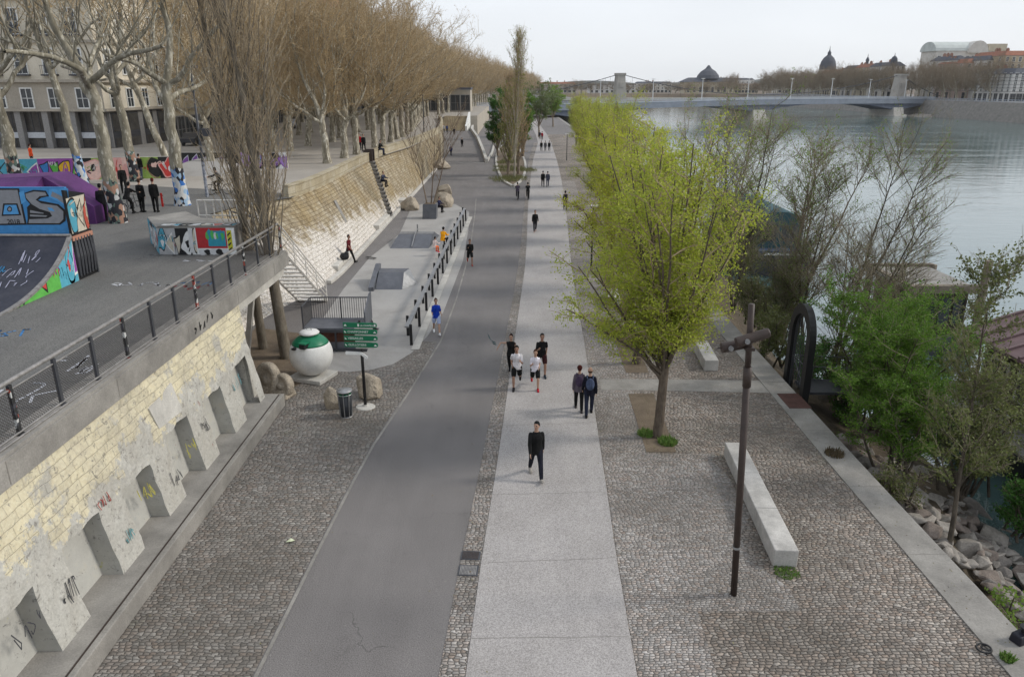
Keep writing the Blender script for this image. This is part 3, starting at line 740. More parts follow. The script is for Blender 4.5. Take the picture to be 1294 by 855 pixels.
# low kerb along the foot and end blocks
mb = MB(); wallstrip(mb, [(p[0]+.28,p[1]) for p in cut(FOOT,41,110)], .3, 0, .22); bevel(le(mb).build('foot_kerb', M['stone_pale'], emb), .03)
c = at(424,258,2.6)
mb = MB(); mb.hexa([(-11.62,51.0,1.75),(-11.58,51.0,1.75),(-11.58,51.6,1.75),(-11.62,51.6,1.75),(-12.42,51.5,3.2),(-12.38,51.5,3.2),(-12.38,52.1,3.2),(-12.42,52.1,3.2)])
mb.v = [(a+.08,b,c_) for a,b,c_ in mb.v]
le(mb).build('plaque', M['concrete'], emb)
def block(name, label, cat, px, py, size, rz, mat, bv=.04, group=None):
    c = at(px,py); mb = MB(); mb.box(-size[0]/2,size[0]/2,-size[1]/2,size[1]/2,0,size[2])
    o = bevel(mb.build(name, mat), bv); o.location = c; o.rotation_euler = (0,0,R(rz)); return tag(o, label, cat, group)
block('stone_block', 'long pale stone block at the foot of the slope below the steps', 'stone block', 481,286,(.75,5.2,.55),0,M['stone_pale'],.06)
block('stone_block', 'short pale stone block at the bottom of the narrow steps', 'stone block', 507,259,(.8,1.7,.6),0,M['stone_pale'],.06)
block('stone_bench', 'pale stone bench at the foot of the slope with a black bag on it', 'bench', 433,331,(.7,6.4,.5),2,M['stone_pale'],.05)
# white stairs from the plaza down to the skate area
def stairs(name, label, top, bot, width, nst):
    o = thing(name, label, 'stairs', (bot[0],bot[1],0))
    t_, b_ = Vector(top), Vector(bot); d = b_-t_; side = Vector((-d.y,d.x,0)).normalized()*width/2
    mb = MB()
    for i in range(nst):
        u = (i+.5)/nst; c = t_+d*u-b_; f = Vector((d.x,d.y,0)).normalized()*.16
        pts = [c-side-f, c+side-f, c+side+f, c-side+f]
        mb.extrude([(p.x,p.y,p.z-.05) for p in pts], (0,0,.05))
    mb.build('tread', M['white_metal'], o)
    for s_ in (-1,1):
        mb = MB(); a = t_-b_+side*s_; e = side*s_
        mb.tube([a+Vector((0,0,-.1)), e+Vector((0,0,-.05))], .07, 4)
        mb.build('stringer', M['white_metal'], o)
        mb = MB()
        for h in (.3,.55,.8,1.0): mb.tube([a+Vector((0,0,h)), e+Vector((0,0,h))], .025 if h<1 else .035, 6)
        for i in range(5):
            p_ = a+(e-a)*(i/4); mb.tube([p_, p_+Vector((0,0,1.0))], .03, 6)
        mb.build('handrail', M['white_metal'], o)
    return o
stairs('stairs', 'white metal stairs going down from the corner of the plaza to the skate area', (-10.6,31.3,4.2), (-10.5,37.6,.1), 1.5, 14)
stairs('stairs', 'white metal stairs half hidden behind the graffiti ledge and bare trees', (-15.2,41.5,4.25), (-12.6,38.0,1.2), 1.6, 12)

# ================================================================ bench rail beside the road
fr = thing('post_rail', 'black post and rail barrier between the skate area and the road', 'barrier', (-4.1, 46, 0))
P0, P1 = at(520,436), at(590,276)
def rp(u): return P0.lerp(P1,u)-Vector((-4.1,46,0))
nn = 26
for i in range(nn):
    a = rp(i/(nn-1)); mb = MB(); h = .95
    s_ = .0 if i % 2 == 0 else -.34
    mb.box(a.x+s_-.06,a.x+s_+.06,a.y-.04,a.y+.04,0,h); bevel(mb.build('post', M['black_metal'], fr), .008, 1)
mb = MB()
for off, z in ((-.17,.80),):
    a, b = rp(0), rp(1); dz = Vector((off,0,z)); w = Vector((.10,0,0)); hz = Vector((0,0,.07))
    mb.hexa([a+dz-w,a+dz+w,b+dz+w,b+dz-w,a+dz-w+hz,a+dz+w+hz,b+dz+w+hz,b+dz-w+hz])
mb.build('rail', M['galv'], fr)
mb = MB(); a, b = rp(-.02), rp(1.02)
mb.hexa([(a.x+.08,a.y,.012),(a.x+.42,a.y,.012),(b.x+.42,b.y,.012),(b.x+.08,b.y,.012),(a.x+.08,a.y,.05),(a.x+.42,a.y,.05),(b.x+.42,b.y,.05),(b.x+.08,b.y,.05)]); mb.build('plinth', M['concrete_light'], fr)
# ================================================================ graffiti
PAL = {'mixed': [(.75,.75,.72),(.02,.02,.02),(.55,.06,.05),(.05,.22,.55),(.12,.45,.08),(.75,.45,.03),(.70,.32,.30),(.10,.40,.52),(.30,.08,.35),(.35,.35,.36)],
       'blue': [(.70,.72,.74),(.02,.02,.03),(.05,.25,.62),(.12,.42,.70),(.30,.32,.34),(.03,.10,.35)],
       'bw': [(.70,.70,.68),(.015,.015,.017),(.40,.40,.40),(.45,.08,.05),(.08,.32,.42),(.55,.50,.40)],
       'purple': [(.11,.03,.14),(.16,.05,.20),(.30,.12,.38),(.55,.55,.55),(.07,.02,.09)],
       'lilac': [(.65,.66,.70),(.30,.12,.45),(.40,.25,.60),(.15,.35,.60),(.80,.80,.80),(.03,.03,.03)],
       'pink': [(.78,.74,.70),(.75,.40,.36),(.60,.06,.05),(.02,.02,.02),(.80,.55,.48),(.30,.45,.10)]}
def blob(rr, u, v, ru, rv, n=9, j=.3):
    pts = []
    for i in range(n):
        a = 2*math.pi*i/n+rr.uniform(-.15,.15); q = 1+rr.uniform(-j,j)
        pts.append((u+math.cos(a)*ru*q, v+math.sin(a)*rv*q))
    pts.append(pts[0]); sm = sample(pts, 4)[:-1]
    return sm
def graffiti(name, parent, place, w, h, seed, pal, cell=1.0, fill=True, dens=1.0, tags=True):
    """sprayed letters-like shapes: background patches, fat outlined shapes, inner fills, strokes; place(u,v,off) -> 3D"""
    rr = random.Random(seed); mats = [paint((*c,1),.75,'spray_paint') for c in PAL[pal]]; nm = len(mats)
    mb = MB(); lay = [0]
    def put(pts, m):
        lay[0] += 1; mb.poly([place(min(max(u,0),w),min(max(v,0),h),.0015+.00035*(lay[0]%23)) for u,v in pts], m)
    x = 0
    if fill:
        while x < w:
            ww = rr.uniform(.8,2.2)*cell; m = rr.randrange(nm)
            a = min(x+ww*1.15,w); put([(x,0),(a,0),(a,h),(x,h)], m); x += ww
    x = 0
    while x < w:
        cw = rr.uniform(.5,.95)*cell
        if rr.random() < dens:
            m0, m1 = rr.sample(range(nm),2)
            kind = rr.random()
            c = (x+cw/2, h*rr.uniform(.42,.58))
            if kind < .6:    # fat letter: outline + body + counter
                s0 = rr.randrange(9999)
                put(blob(random.Random(s0), c[0], c[1], cw*.62, h*.50, 9, .28), 1)
                put(blob(random.Random(s0), c[0], c[1], cw*.54, h*.43, 9, .28), m0)
                put(blob(rr, c[0]+rr.uniform(-.1,.1)*cw, c[1]+rr.uniform(-.15,.15)*h, cw*.17, h*.14, 7, .4), m1)
                sk = sample([(x+rr.uniform(0,cw), rr.uniform(.1,.9)*h) for _ in range(3)], 5)
                lay[0]+=1; ribbon(mb, sk, cw*.09, lambda u,v,o: place(min(max(u,0),w),min(max(v,0),h),.0015+.00035*(lay[0]%23)), m1)
            else:            # spiky letter
                y0 = h*.08; pts = []
                nn = rr.choice((5,6,7))
                for i in range(nn):
                    a = 2*math.pi*i/nn; q = 1 if i%2 else .55
                    pts.append((c[0]+math.cos(a)*cw*.66*q, c[1]+math.sin(a)*h*.5*q))
                put(pts, 1 if rr.random()<.5 else 0)
                put([(c[0]+(a-c[0])*.8, c[1]+(b-c[1])*.8) for a,b in pts], m0)
        x += cw
    if tags:
        for i in range(int(w/cell*1.5)+1):
            u0 = rr.uniform(0,max(.05,w-.6)); v0 = rr.uniform(.05,.6)*h; m = rr.randrange(nm)
            for s_ in strokes(3, rr.randrange(9999), .6*cell, h*.3):
                lay[0]+=1; ribbon(mb, s_, .035*cell, lambda u,v,o: place(min(max(u0+u,0),w),min(max(v0+v,0),h),.0015+.00035*(lay[0]%23)), m)
    return mb.build(name, mats, parent)
# far wall of the plaza
gw = thing('graffiti_wall', 'low wall covered in multicoloured graffiti at the back of the skate plaza', 'wall', (-33, 53, UP))
A_, B_ = Vector((-46,51.5,0)), Vector((-24.6,55.6,0)); dd = (B_-A_).normalized(); nn_ = Vector((dd.y,-dd.x,0)); Lw = (B_-A_).length
mb = MB(); G0 = Vector((-33,53,0))
q = [A_-G0, B_-G0]; th = -nn_*.3
mb.hexa([(q[0].x,q[0].y,0),(q[1].x,q[1].y,0),(q[1].x+th.x,q[1].y+th.y,0),(q[0].x+th.x,q[0].y+th.y,0),(q[0].x,q[0].y,1.55),(q[1].x,q[1].y,1.55),(q[1].x+th.x,q[1].y+th.y,1.55),(q[0].x+th.x,q[0].y+th.y,1.55)])
mb.build('masonry', M['concrete_light'], gw)
def plw(u,v,o):
    p = A_-G0+dd*(u+8)+nn_*(o+.002); return (p.x,p.y,v)
graffiti('graffiti', gw, plw, Lw-15, 1.53, 21, 'mixed', .95, dens=1.2)
def plw2(u,v,o):
    p = A_-G0+dd*(u+Lw-7)+nn_*(o+.002); return (p.x,p.y,v)
graffiti('graffiti', gw, plw2, 7, 1.53, 8, 'pink', 1.1)
gw2 = thing('graffiti_wall', 'far low wall with pale lilac and blue graffiti behind the lamp post', 'wall', (-21, 62, UP))
mb = MB(); mb.box(-6,2.6,0,.3,0,1.3); mb.build('masonry', M['concrete_light'], gw2)
graffiti('graffiti', gw2, lambda u,v,o: (-6+u,-o-.002,v), 8.6, 1.28, 5, 'lilac', 1.3)
mb = MB()   # skate mound against that wall
mb.hexa([(-27,56.2,UP),(-21.5,57,UP),(-21.5,61.5,UP),(-27,61.5,UP),(-25.5,59.3,UP+.8),(-23,59.5,UP+.8),(-23,61.5,UP+.85),(-25.5,61.5,UP+.85)])
tag(mb.build('skate_mound', M['skate']), 'low concrete skate mound in front of the lilac graffiti wall', 'skate ramp')

# quarter pipe
X1 = -15.1; QY0, QY1, QY2 = 20.6, 25.1, 26.35; QZ = 1.55
qp = thing('quarter_pipe', 'blue black quarter pipe with a graffiti backboard on the plaza', 'skate ramp', (-19, 25, UP))
O = Vector((-19,25,0))
def L3(x,y,z): return (x-O.x,y-O.y,z)
prof = []
for i in range(17):
    u = i/16; a = u*R(58); r = (QY1-QY0)/math.sin(R(58))
    prof.append((QY0+r*math.sin(a), (r-r*math.cos(a))*QZ/(r-r*math.cos(R(58)))+.01))
mb = MB(); XA = -30
for (ya,za),(yb,zb) in zip(prof, prof[1:]): mb.poly([L3(XA,ya,za),L3(X1,ya,za),L3(X1,yb,zb),L3(XA,yb,zb)])
rb = rough_mat('painted_ramp_sheet', (.028,.032,.052,1), .35, .8, 12, .5, .15, .01, c2=(.05,.05,.062,1), obj=False)
mb.build('riding_surface', rb, qp, True)
mb = MB()
pts = [L3(X1,y,z) for y,z in prof]+[L3(X1,QY1,0)]
mb.poly(pts[::-1]); mb.build('side_panel', M['concrete_light'], qp)
def inside(u,v):  # side panel coordinates
    zz = 0
    for (ya,za),(yb,zb) in zip(prof,prof[1:]):
        if ya <= QY0+u <= yb: zz = za+(zb-za)*(QY0+u-ya)/(yb-ya)
    return min(v, max(zz-.06,0))
graffiti('graffiti', qp, lambda u,v,o: L3(X1+o+.003, min(QY0+u,QY1-.02), inside(min(u,QY1-QY0-.03),v)), QY1-QY0, QZ, 14, 'mixed', .7)
mb = MB()
for (ya,za),(yb,zb) in zip(prof, prof[1:]): mb.poly([L3(X1-.12,ya,za+.012),L3(X1+.03,ya,za+.012),L3(X1+.03,yb,zb+.012),L3(X1-.12,yb,zb+.012)]); mb.poly([L3(X1+.03,ya,za-.06),L3(X1+.03,yb,zb-.06),L3(X1+.03,yb,zb+.012),L3(X1+.03,ya,za+.012)])
mb.build('edge_strip', M['rail'], qp)
mb = MB(); mb.box(XA-O.x, X1-O.x, QY1-O.y, QY2-O.y, 0, QZ-.02); mb.build('deck', M['black_metal'], qp)
mb = MB()
for i in range(6): mb.tube([L3(X1+.02, QY1+.12+i*.19, .12),L3(X1+.04, QY1+.1+i*.2, .8),L3(X1+.02, QY1+.15+i*.18, QZ-.1)], [.05,.09,.06], 6)
mb.box(X1-O.x, X1-O.x+.05, QY2-O.y-.07, QY2-O.y, 0, QZ); mb.box(X1-O.x, X1-O.x+.06, QY1-O.y, QY2-O.y, QZ-.18, QZ-.02, 1)
mb.build('side_drape', [M['dark_metal'], paint((.45,.22,.15,1))], qp)
mb = MB(); mb.tube([L3(XA,QY1,QZ+.03),L3(X1,QY1,QZ+.03)], .05, 8); mb.box(XA-O.x,X1-O.x,QY1-O.y-.02,QY1-O.y+.0,QZ-.3,QZ-.02,1)
mb.build('lip', [M['rail'], M['dark_metal']], qp)
mb = MB()
for s_ in range(14):
    pass
pal_y = paint((.40,.40,.10,1)); mb.box(-21.3-O.x, X1-O.x-.4, QY1-O.y-.028, QY1-O.y-.022, QZ-.27, QZ-.07); mb.build('lip_band', pal_y, qp)
# backboard with the big grey lettering
BY = 25.34
mb = MB(); mb.box(XA-O.x, X1-O.x-.05, BY-O.y, BY-O.y+.12, QZ-.02, QZ+1.62); mb.build('backboard', paint((.05,.24,.52,1)), qp)
grey, blk, blu = paint((.26,.265,.28,1)), M['black_metal'], paint((.09,.34,.66,1)); wht = M['white_paint']
def bz(px,py,o):   # photograph pixel -> backboard plane
    p = atY(px,py,BY-.004-o); return (p.x-O.x, p.y-O.y, p.z-UP)
mb = MB()
def pp(pts, m, o, ex=0):
    mb.poly([bz(x,y,o) for x,y in pts], m)
def cubic(pts): return sample(pts+[pts[0]],4)[:-1]
pp([(-60,238),(24,238),(34,284),(-60,286)], 1, .001); pp([(-60,240.5),(22,240),(31,282),(-60,284)], 0, .003)
pp([(4,257),(22,257),(27,272),(2,273)], 1, .005); pp([(6,259),(20.5,259),(24,270.5),(4,271)], 2, .007)
pp(cubic([(9,263),(12,260.5),(15,263),(14.5,267),(11,267.5),(9,265.5)]), 1, .009); pp(cubic([(10.2,263.5),(12,262),(14,263.5),(13.5,266),(11,266.4),(10.3,265)]), 0, .011)
pp([(30,244),(42,240),(58,241),(62,248),(52,250),(48,253),(58,255),(74,258),(83,266),(83,279),(76,284),(34,284),(35,276),(34,262),(38,258),(31,250)], 1, .001)
pp([(32,245),(43,242),(57,243),(59,247),(50,248),(45,252.5),(52,257),(72,260),(80,267),(80,277),(75,282),(36,282),(37,277),(60,276),(66,273),(63,268),(50,264),(40,258),(33,250)], 0, .003)
pp([(37,264),(57,268),(63,270),(61,274),(38,275)], 1, .005); pp([(38,265.5),(55,269),(55,270),(38,269)],0,.007); pp([(38,271),(60,272.5),(58,274),(38,273.5)],0,.007)
pp([(60,262),(66,263),(69,267),(62,266)],2,.007)
pp([(62,239),(86,238),(87,256),(84,262),(72,254),(62,249)], 2, .001); pp([(24,243),(30,241),(33,254),(27,258)],2,.0015)
pp([(66,242),(78,248),(84,256),(80,257),(72,251),(64,248)], 0, .004)
mb.build('lettering', [grey, blk, blu], qp)
def textobj(name, body, mat, parent, M4, size=.3, align='LEFT', ext=.004, spacing=1.0):
    cu = bpy.data.curves.new(name, 'FONT'); cu.body = body; cu.size = size; cu.align_x = align; cu.extrude = ext/2; cu.space_character = spacing
    tmp = bpy.data.objects.new(name, cu); COL.objects.link(tmp); dg = bpy.context.evaluated_depsgraph_get()
    me = bpy.data.meshes.new_from_object(tmp.evaluated_get(dg)); bpy.data.objects.remove(tmp); bpy.data.curves.remove(cu)
    me.materials.clear(); me.materials.append(mat)
    me.transform(M4); return link(name, me, parent)
FACE = Matrix(((1,0,0,0),(0,0,1,0),(0,1,0,0),(0,0,0,1)))   # text facing -Y: x->x, y->z
FACE = Matrix.Rotation(math.pi/2,4,'X')
b_ = bz(9.5,283,.013); s_ = (atY(28,283,BY)-atY(9.5,283,BY)).length
textobj('date_writing', '2018', blk, qp, Matrix.Translation(b_) @ FACE, s_*.46, spacing=.95)
# tags on the riding surface
def surf(u,v,o):
    y = QY0+v
    zz = 0
    for (ya,za),(yb,zb) in zip(prof,prof[1:]):
        if ya <= y <= yb+1e-6: zz = za+(zb-za)*(y-ya)/(yb-ya)
    return L3(-17.25+u,y-o*.6,zz+o+.012)
cols = [paint((.36,.36,.45,1)), paint((.04,.22,.42,1)), paint((.03,.07,.30,1))]
mb = MB()
for row,(u0,v0,w,h,c,sd) in enumerate([(.75,3.45,.75,.55,0,1),(.6,2.75,1.0,.55,0,2),(.55,2.2,1.1,.45,0,6),(0.0,2.75,.6,.5,1,3),(.0,2.2,.5,.4,1,4),(.85,1.35,.25,.22,2,5),(.0,3.1,.5,.3,1,8)]):
    for j, q_ in enumerate(strokes(5, 40+sd, w, h)): ribbon(mb, q_, .028, lambda u,v,o: surf(u0+u,v0+v,.002+.001*(j+row)), c)
mb.build('graffiti', cols, qp)
# guard board on the end of the deck
mb = MB(); mb.hexa([L3(X1-.06,QY1+.05,QZ),L3(X1+.02,QY1+.05,QZ),L3(X1+.02,QY2,QZ),L3(X1-.06,QY2,QZ),L3(X1-.06,QY1+.05,QZ+1.55),L3(X1+.02,QY1+.05,QZ+1.55),L3(X1+.02,QY2,QZ+1.3),L3(X1-.06,QY2,QZ+1.3)])
mb.build('guard_board', M['black_metal'], qp)
graffiti('graffiti', qp, lambda u,v,o: L3(X1+.022+o, QY1+.08+u, QZ+.06+v), QY2-QY1-.12, 1.2, 33, 'bw', .7)
# purple bank ramp behind
pr = thing('bank_ramp', 'purple painted bank ramp behind the quarter pipe', 'skate ramp', (-24, 33, UP))
O2 = Vector((-24,33,0))
def L2(x,y,z): return (x-O2.x,y-O2.y,z)
pur = rough_mat('purple_painted_ramp', (.10,.03,.13,1), .3, 1.2, 14, .6, .1, .005)
mb = MB(); mb.extrude([L2(-36,36.2,0),L2(-20.4,36.2,0),L2(-20.4,36.2,.85),L2(-22.6,36.2,2.3),L2(-36,36.2,1.75)], (0,2.3,0)); mb.add([L2(-36,32.6,.02),L2(-22.6,32.6,.02),L2(-22.6,36.19,2.29),L2(-36,36.19,1.74),L2(-22.6,36.19,0),L2(-36,36.19,0)],[(0,1,2,3),(1,4,2),(0,3,5)])
mb.build('ramp_body', pur, pr)
graffiti('graffiti', pr, lambda u,v,o: L2(-32+u, 32.6+v*1.58-.01-o, .03+v*.93), 9.2, 1.7, 61, 'purple', 1.1, fill=False, dens=.4)
# graffiti ledge near the plaza end
gl = thing('skate_ledge', 'concrete skate ledge painted red green and blue at the plaza end', 'skate ledge', (-12.5, 30, UP))
O3 = Vector((-12.5,30,0))
def L4(x,y,z): return (x-O3.x,y-O3.y,z)
pts = [(-14.1,29.15),(-11.0,29.15),(-11.0,31.0),(-13.2,31.4),(-14.6,33.2),(-15.6,31.6)]
pts = [(x-O3.x,y-O3.y) for x,y in pts]
mb = MB(); mb.prism(pts, 0, 1.12); bevel(mb.build('ledge', M['concrete'], gl), .03)
red, tea, grn, yel = paint((.42,.025,.03,1)), paint((.03,.28,.38,1)), paint((.08,.42,.10,1)), paint((.50,.48,.03,1))
graffiti('graffiti', gl, lambda u,v,o: L4(-14.1+u, 29.15-.002-o, v+.02), 1.5, 1.06, 9, 'bw', .5)
mb = MB()
def lf(x0,x1,z0,z1,m,o): mb.poly([L4(x0,29.148-o,z0),L4(x1,29.148-o,z0),L4(x1,29.148-o,z1),L4(x0,29.148-o,z1)], m)
lf(-12.6,-11.02,.02,1.1,5,.001); lf(-12.55,-11.35,.28,1.1,0,.002); lf(-12.1,-11.4,.36,.98,1,.004)
def pl5(u,v,o): return L4(-12.2+u,29.148-o,.3+v)
rr = random.Random(4)
for i in range(7):
    mb.poly([pl5(min(.85,max(0,a)),b,.005+.001*i) for a,b in blob(rr,.1+i*.1,.5+rr.uniform(-.1,.1),.07,.16,7,.4)], (2,1,2,6,2,1,2)[i])
for i in range(5): mb.poly([L4(-12.4+.24*i+a,29.148-.012-.001*i,.13+b) for a,b in blob(rr,0,0,.15,.12,7,.2)], 4 if i%2 else 6)
lf(-11.33,-11.14,.2,1.0,3,.003)
for i in range(4): ribbon(mb, [(1.0,.2+.2*i),(1.1,.3+.2*i)], .05, lambda u,v,o: L4(-12.3+u,29.148-.01,v), 4)
lf(-12.85,-12.7,.1,1.1,6,.012)
mb.build('lettering', [red,tea,grn,yel,blk,wht,paint((.6,.6,.6,1))], gl)
graffiti('graffiti', gl, lambda u,v,o: (L4(-14.1-1.5*u/2.87,29.15+2.45*u/2.87,0)[0]-.86*(o+.002), L4(0,29.15+2.45*u/2.87,0)[1]-.52*(o+.002), v+.02), 2.85, 1.06, 19, 'bw', .7)
mb = MB(); mb.box(-1.55,1.5,-.85,-.1,1.122,1.16); mb.build('ledge_top', M['concrete_dark'], gl)
graffiti('graffiti', gl, lambda u,v,o: (-1.5+u, -.82+v, 1.163+o), 2.9, .65, 23, 'bw', .5, fill=False, dens=1)
mb = MB()
for i in range(9): mb.tube([(-1.3+i*.34,1.15,0),(-1.3+i*.34,1.15,1.75)], .03, 6)
mb.tube([(-1.3,1.15,1.75),(1.5,1.15,1.75)], .035, 6); mb.tube([(-1.3,1.15,1.1),(1.5,1.15,1.1)], .03, 6)
tag(mb.build('guard_rail', M['white_metal'], None, loc=(-12.3,31.0,UP)), 'white barred guard rail standing behind the graffiti ledge', 'railing')
# floor tags on the plaza
mb = MB(); cs = [paint((.50,.50,.52,1)), paint((.42,.40,.04,1)), paint((.42,.05,.06,1)), paint((.05,.20,.45,1))]
for i,(x,y,w,h,c,n_) in enumerate([(-13.2,12.6,2.6,1.4,0,5),(-12.2,14.5,2.2,1.2,0,4),(-12.9,13.6,1.4,.5,1,3),(-11.3,16.2,1.8,1.6,0,4),(-13.8,24.3,2.4,.5,0,5),(-11.6,23.8,1.5,.7,2,5),(-11.5,24.3,1.2,.6,3,3),(-15,19,1.8,.6,3,4),(-14.6,29,1.2,.3,0,3),(-12.9,28,1.5,.3,0,3)]):
    for j, q_ in enumerate(strokes(n_, 300+i, w, h)): ribbon(mb, q_, .07 if c==0 else .06, lambda u,v,o: (x+u,y+v,UP+.004+.001*j), c)
struct('floor_tags', mb, cs)

# ================================================================ skate area obstacles
cg = thing('ramp_platform', 'grey steel ramp platform with barred guard rail behind the white recycling dome', 'skate ramp', (-7.5, 30.4, 0))
mb = MB(); mb.box(-1.32,1.32,-.75,.75,.98,1.06); mb.build('deck', M['skate_steel'], cg)
mb = MB()
for x in (-1.3,0,1.26): mb.box(x,x+.06,-.74,-.68,.0,.98)
mb.box(-1.3,1.3,-.745,-.69,.04,.12); mb.box(-1.3,1.3,-.745,-.69,.86,.98)
for x in (-1.3,1.26):mb.box(x,x+.05,-.7,.74,0,.98)
mb.build('frame', M['dark_metal'], cg)
mb = MB(); mb.box(-1.24,-.03,-.66,-.60,.42,.86); mb.box(.06,1.26,-.66,-.60,.42,.86); mb.box(-1.24,1.26,-.64,-.6,.1,.42,1)
mb.build('infill_panel', [rough_mat('rusty_sheet', (.075,.03,.018,1), .4, 3, 20, .8), M['skate_steel']], cg)
mb = MB()
for i in range(27): x = -1.29+i*2.58/26; mb.tube([(x,.72,1.06),(x,.72,2.0)], .011, 4)
for i in range(13): y = -.7+i*1.4/12; mb.tube([(-1.3,y,1.06),(-1.3,y,2.0)], .011, 4)
mb.tube([(-1.3,-.72,2.0),(-1.3,.72,2.0),(1.3,.72,2.0)], .028, 6); mb.tube([(0,.72,1.06),(0,.72,2.0)], .03, 6); mb.tube([(-1.3,-.72,1.06),(-1.3,-.72,2.0)], .03, 6)
mb.build('guard_rail', M['dark_metal'], cg)
mb = MB(); mb.extrude([(1.3,-.75,1.06),(1.3,.75,1.06),(1.3,.8,2.25),(1.3,.45,2.25),(1.3,-.75,1.75)], (.05,0,0)); mb.build('end_panel', M['skate_steel'], cg)
mb = MB()
pr_ = [(.75+1.9*u, 1.06*(1-math.sin(u*math.pi/2))) for u in [i/8 for i in range(9)]]
for (a,b),(c,d2) in zip(pr_,pr_[1:]): mb.poly([(-1.3,a,b),(1.3,a,b),(1.3,c,d2),(-1.3,c,d2)])
mb.build('riding_surface', M['skate_steel'], cg)
c1_ = at(491,366)
fb = thing('bank_box', 'grey steel bank box with an inclined side ledge on the skate slab', 'skate ramp', (c1_.x, c1_.y, 0))
mb = MB(); mb.hexa([(-.75,0,.01),(.75,0,.01),(1.2,2.2,.01),(-1.0,2.2,.01),(-.7,1.15,.72),(.72,1.15,.72),(.9,2.1,.72),(-.9,2.1,.72)]); mb.build('bank', M['skate_steel'], fb)
mb = MB(); mb.poly([(.76,0.02,.02),(1.45,1.3,.015),(1.22,2.2,.015),(.92,2.1,.71),(.73,1.15,.71)]); mb.build('hip', M['galv'], fb)
mb = MB(); mb.extrude([(-1.05,-.35,.01),(-1.05,2.4,.01),(-1.05,2.4,.95),(-1.05,2.1,.95),(-1.05,-.35,.22)], (.28,0,0)); mb.build('ledge', M['skate_steel'], fb)
c2_ = at(520,314)
fb2 = thing('fun_box', 'grey steel table box with a central rail on the skate slab', 'skate ramp', (c2_.x, c2_.y, 0))
mb = MB(); mb.hexa([(-1.5,0,.01),(1.2,0,.01),(1.5,4.8,.01),(-1.3,4.8,.01),(-1.15,2.1,.62),(1.3,2.1,.62),(1.3,3.0,.62),(-1.15,3.0,.62)]); mb.build('box', M['skate_steel'], fb2)
mb = MB(); mb.box(-1.15,1.3,2.1,3.0,.622,.635); mb.build('table_top', M['galv'], fb2)
mb = MB(); mb.tube([(.0,.1,.12),(.05,2.1,.75),(.08,3.2,.8)], .035, 6); mb.tube([(.08,3.1,.6),(.08,3.1,1.15)], .05, 6); mb.tube([(.05,2.1,.6),(.05,2.1,.75)], .03, 6); mb.build('rail', M['galv'], fb2)
# planter with three bare shoots
c3_ = at(543,277)
pb = thing('planter', 'dark grey steel planter box with three thin bare saplings', 'planter', (c3_.x, c3_.y+.6, 0))
mb = MB(); mb.hexa([(-.62,-.6,0),(.55,-.6,0),(.55,.6,0),(-.62,.6,0),(-.55,-.55,1.25),(.62,-.55,1.25),(.62,.55,1.25),(-.55,.55,1.25)]); mb.build('box', M['skate_steel'], pb)
mb = MB(); mb.box(-.45,.5,-.45,.45,1.23,1.27); mb.build('soil', M['dirt'], pb)
def sapling(mb, base, d, L, r, rr, depth=0):
    p = Vector(base); pts = [p.copy()]; q = Vector(d).normalized()
    for i in range(6):
        q = (q+Vector((rr.uniform(-.1,.1),rr.uniform(-.1,.1),.04))).normalized(); p = p+q*L/6; pts.append(p.copy())
    mb.tube(pts, [r*(1-.13*i) for i in range(7)], 4)
    if depth < 2:
        for i in range(2 if depth == 0 else 1,7):
            for _ in range(2):
                a = rr.uniform(0,6.3); nd = (q*1.2+Vector((math.cos(a),math.sin(a),.3))*.8)
                sapling(mb, pts[i], nd, L*(.42 if depth==0 else .5), r*.45, rr, depth+1)
rr = random.Random(3); mb = MB()
for x,dx in ((-.25,-.12),(.1,.05),(.3,.2)): sapling(mb, (x,0,1.2), (dx,0,1), 6.0, .055, rr)
mb.build('sapling', rough_mat('sapling_bark', (.16,.12,.085,1)), pb)
# boulders
def boulder(px,py,r,seed,label,rz=0): 
    c = at(px,py); q_ = random.Random(seed*13); fl = [(*(Vector((q_.uniform(-1,1),q_.uniform(-1,1),q_.uniform(-.3,1))).normalized()), min(r)*q_.uniform(.72,.95)) for _ in range(11)]
    lump('boulder', label, 'boulder', (c.x,c.y+r[1]*.5,r[2]*.66), r, seed, M['boulder'], rz, .13, None, 4, fl)
boulder(466,503,(.62,.5,.52),3,'brown boulder just behind the green signpost')
boulder(421,517,(.36,.34,.48),4,'small upright boulder beside the litter bin')
boulder(560,262,(1.0,.85,.85),5,'larger pale boulder right of the planter',.4)
boulder(562,249,(.9,.8,.8),6,'pale boulder behind the larger one near the planter',1)
boulder(519,266,(1.0,.8,.7),7,'low flat boulder left of the planter',.2)
boulder(557,214,(1.5,1.3,.9),8,'boulder at the corner where the ramp begins')
# recycling dome
cc = at(396,477)
rc = thing('recycling_container', 'white spherical glass recycling container with a green shoulder and round cap', 'recycling bin', (cc.x, cc.y, 0), R(-20))
mb = MB(); mb.box(-.72,.72,-.62,.62,.0,.16); bevel(mb.build('plinth', M['concrete_light'], rc), .02)
pr_ = []
for i in range(19):
    a = -math.pi/2*.86+ (math.pi/2*.86+R(33))*i/18; pr_.append((.82*math.cos(a), .98+.84*math.sin(a)))
mb = MB(); mb.lathe(pr_, 40); mb.build('body', M['white'], rc, True)
pg = []
for i in range(8):
    a = R(33)+R(29)*i/7; pg.append((.825*math.cos(a), .98+.845*math.sin(a)))
pg.append((.30,1.76))
mb = MB(); mb.lathe(pg, 40); mb.build('shoulder', M['green'], rc, True)
mb = MB(); mb.lathe([(.24,1.66),(.26,1.80),(.37,1.82),(.385,1.85),(.33,1.91),(.18,1.96),(0,1.97)], 32); mb.build('cap', M['white'], rc, True)
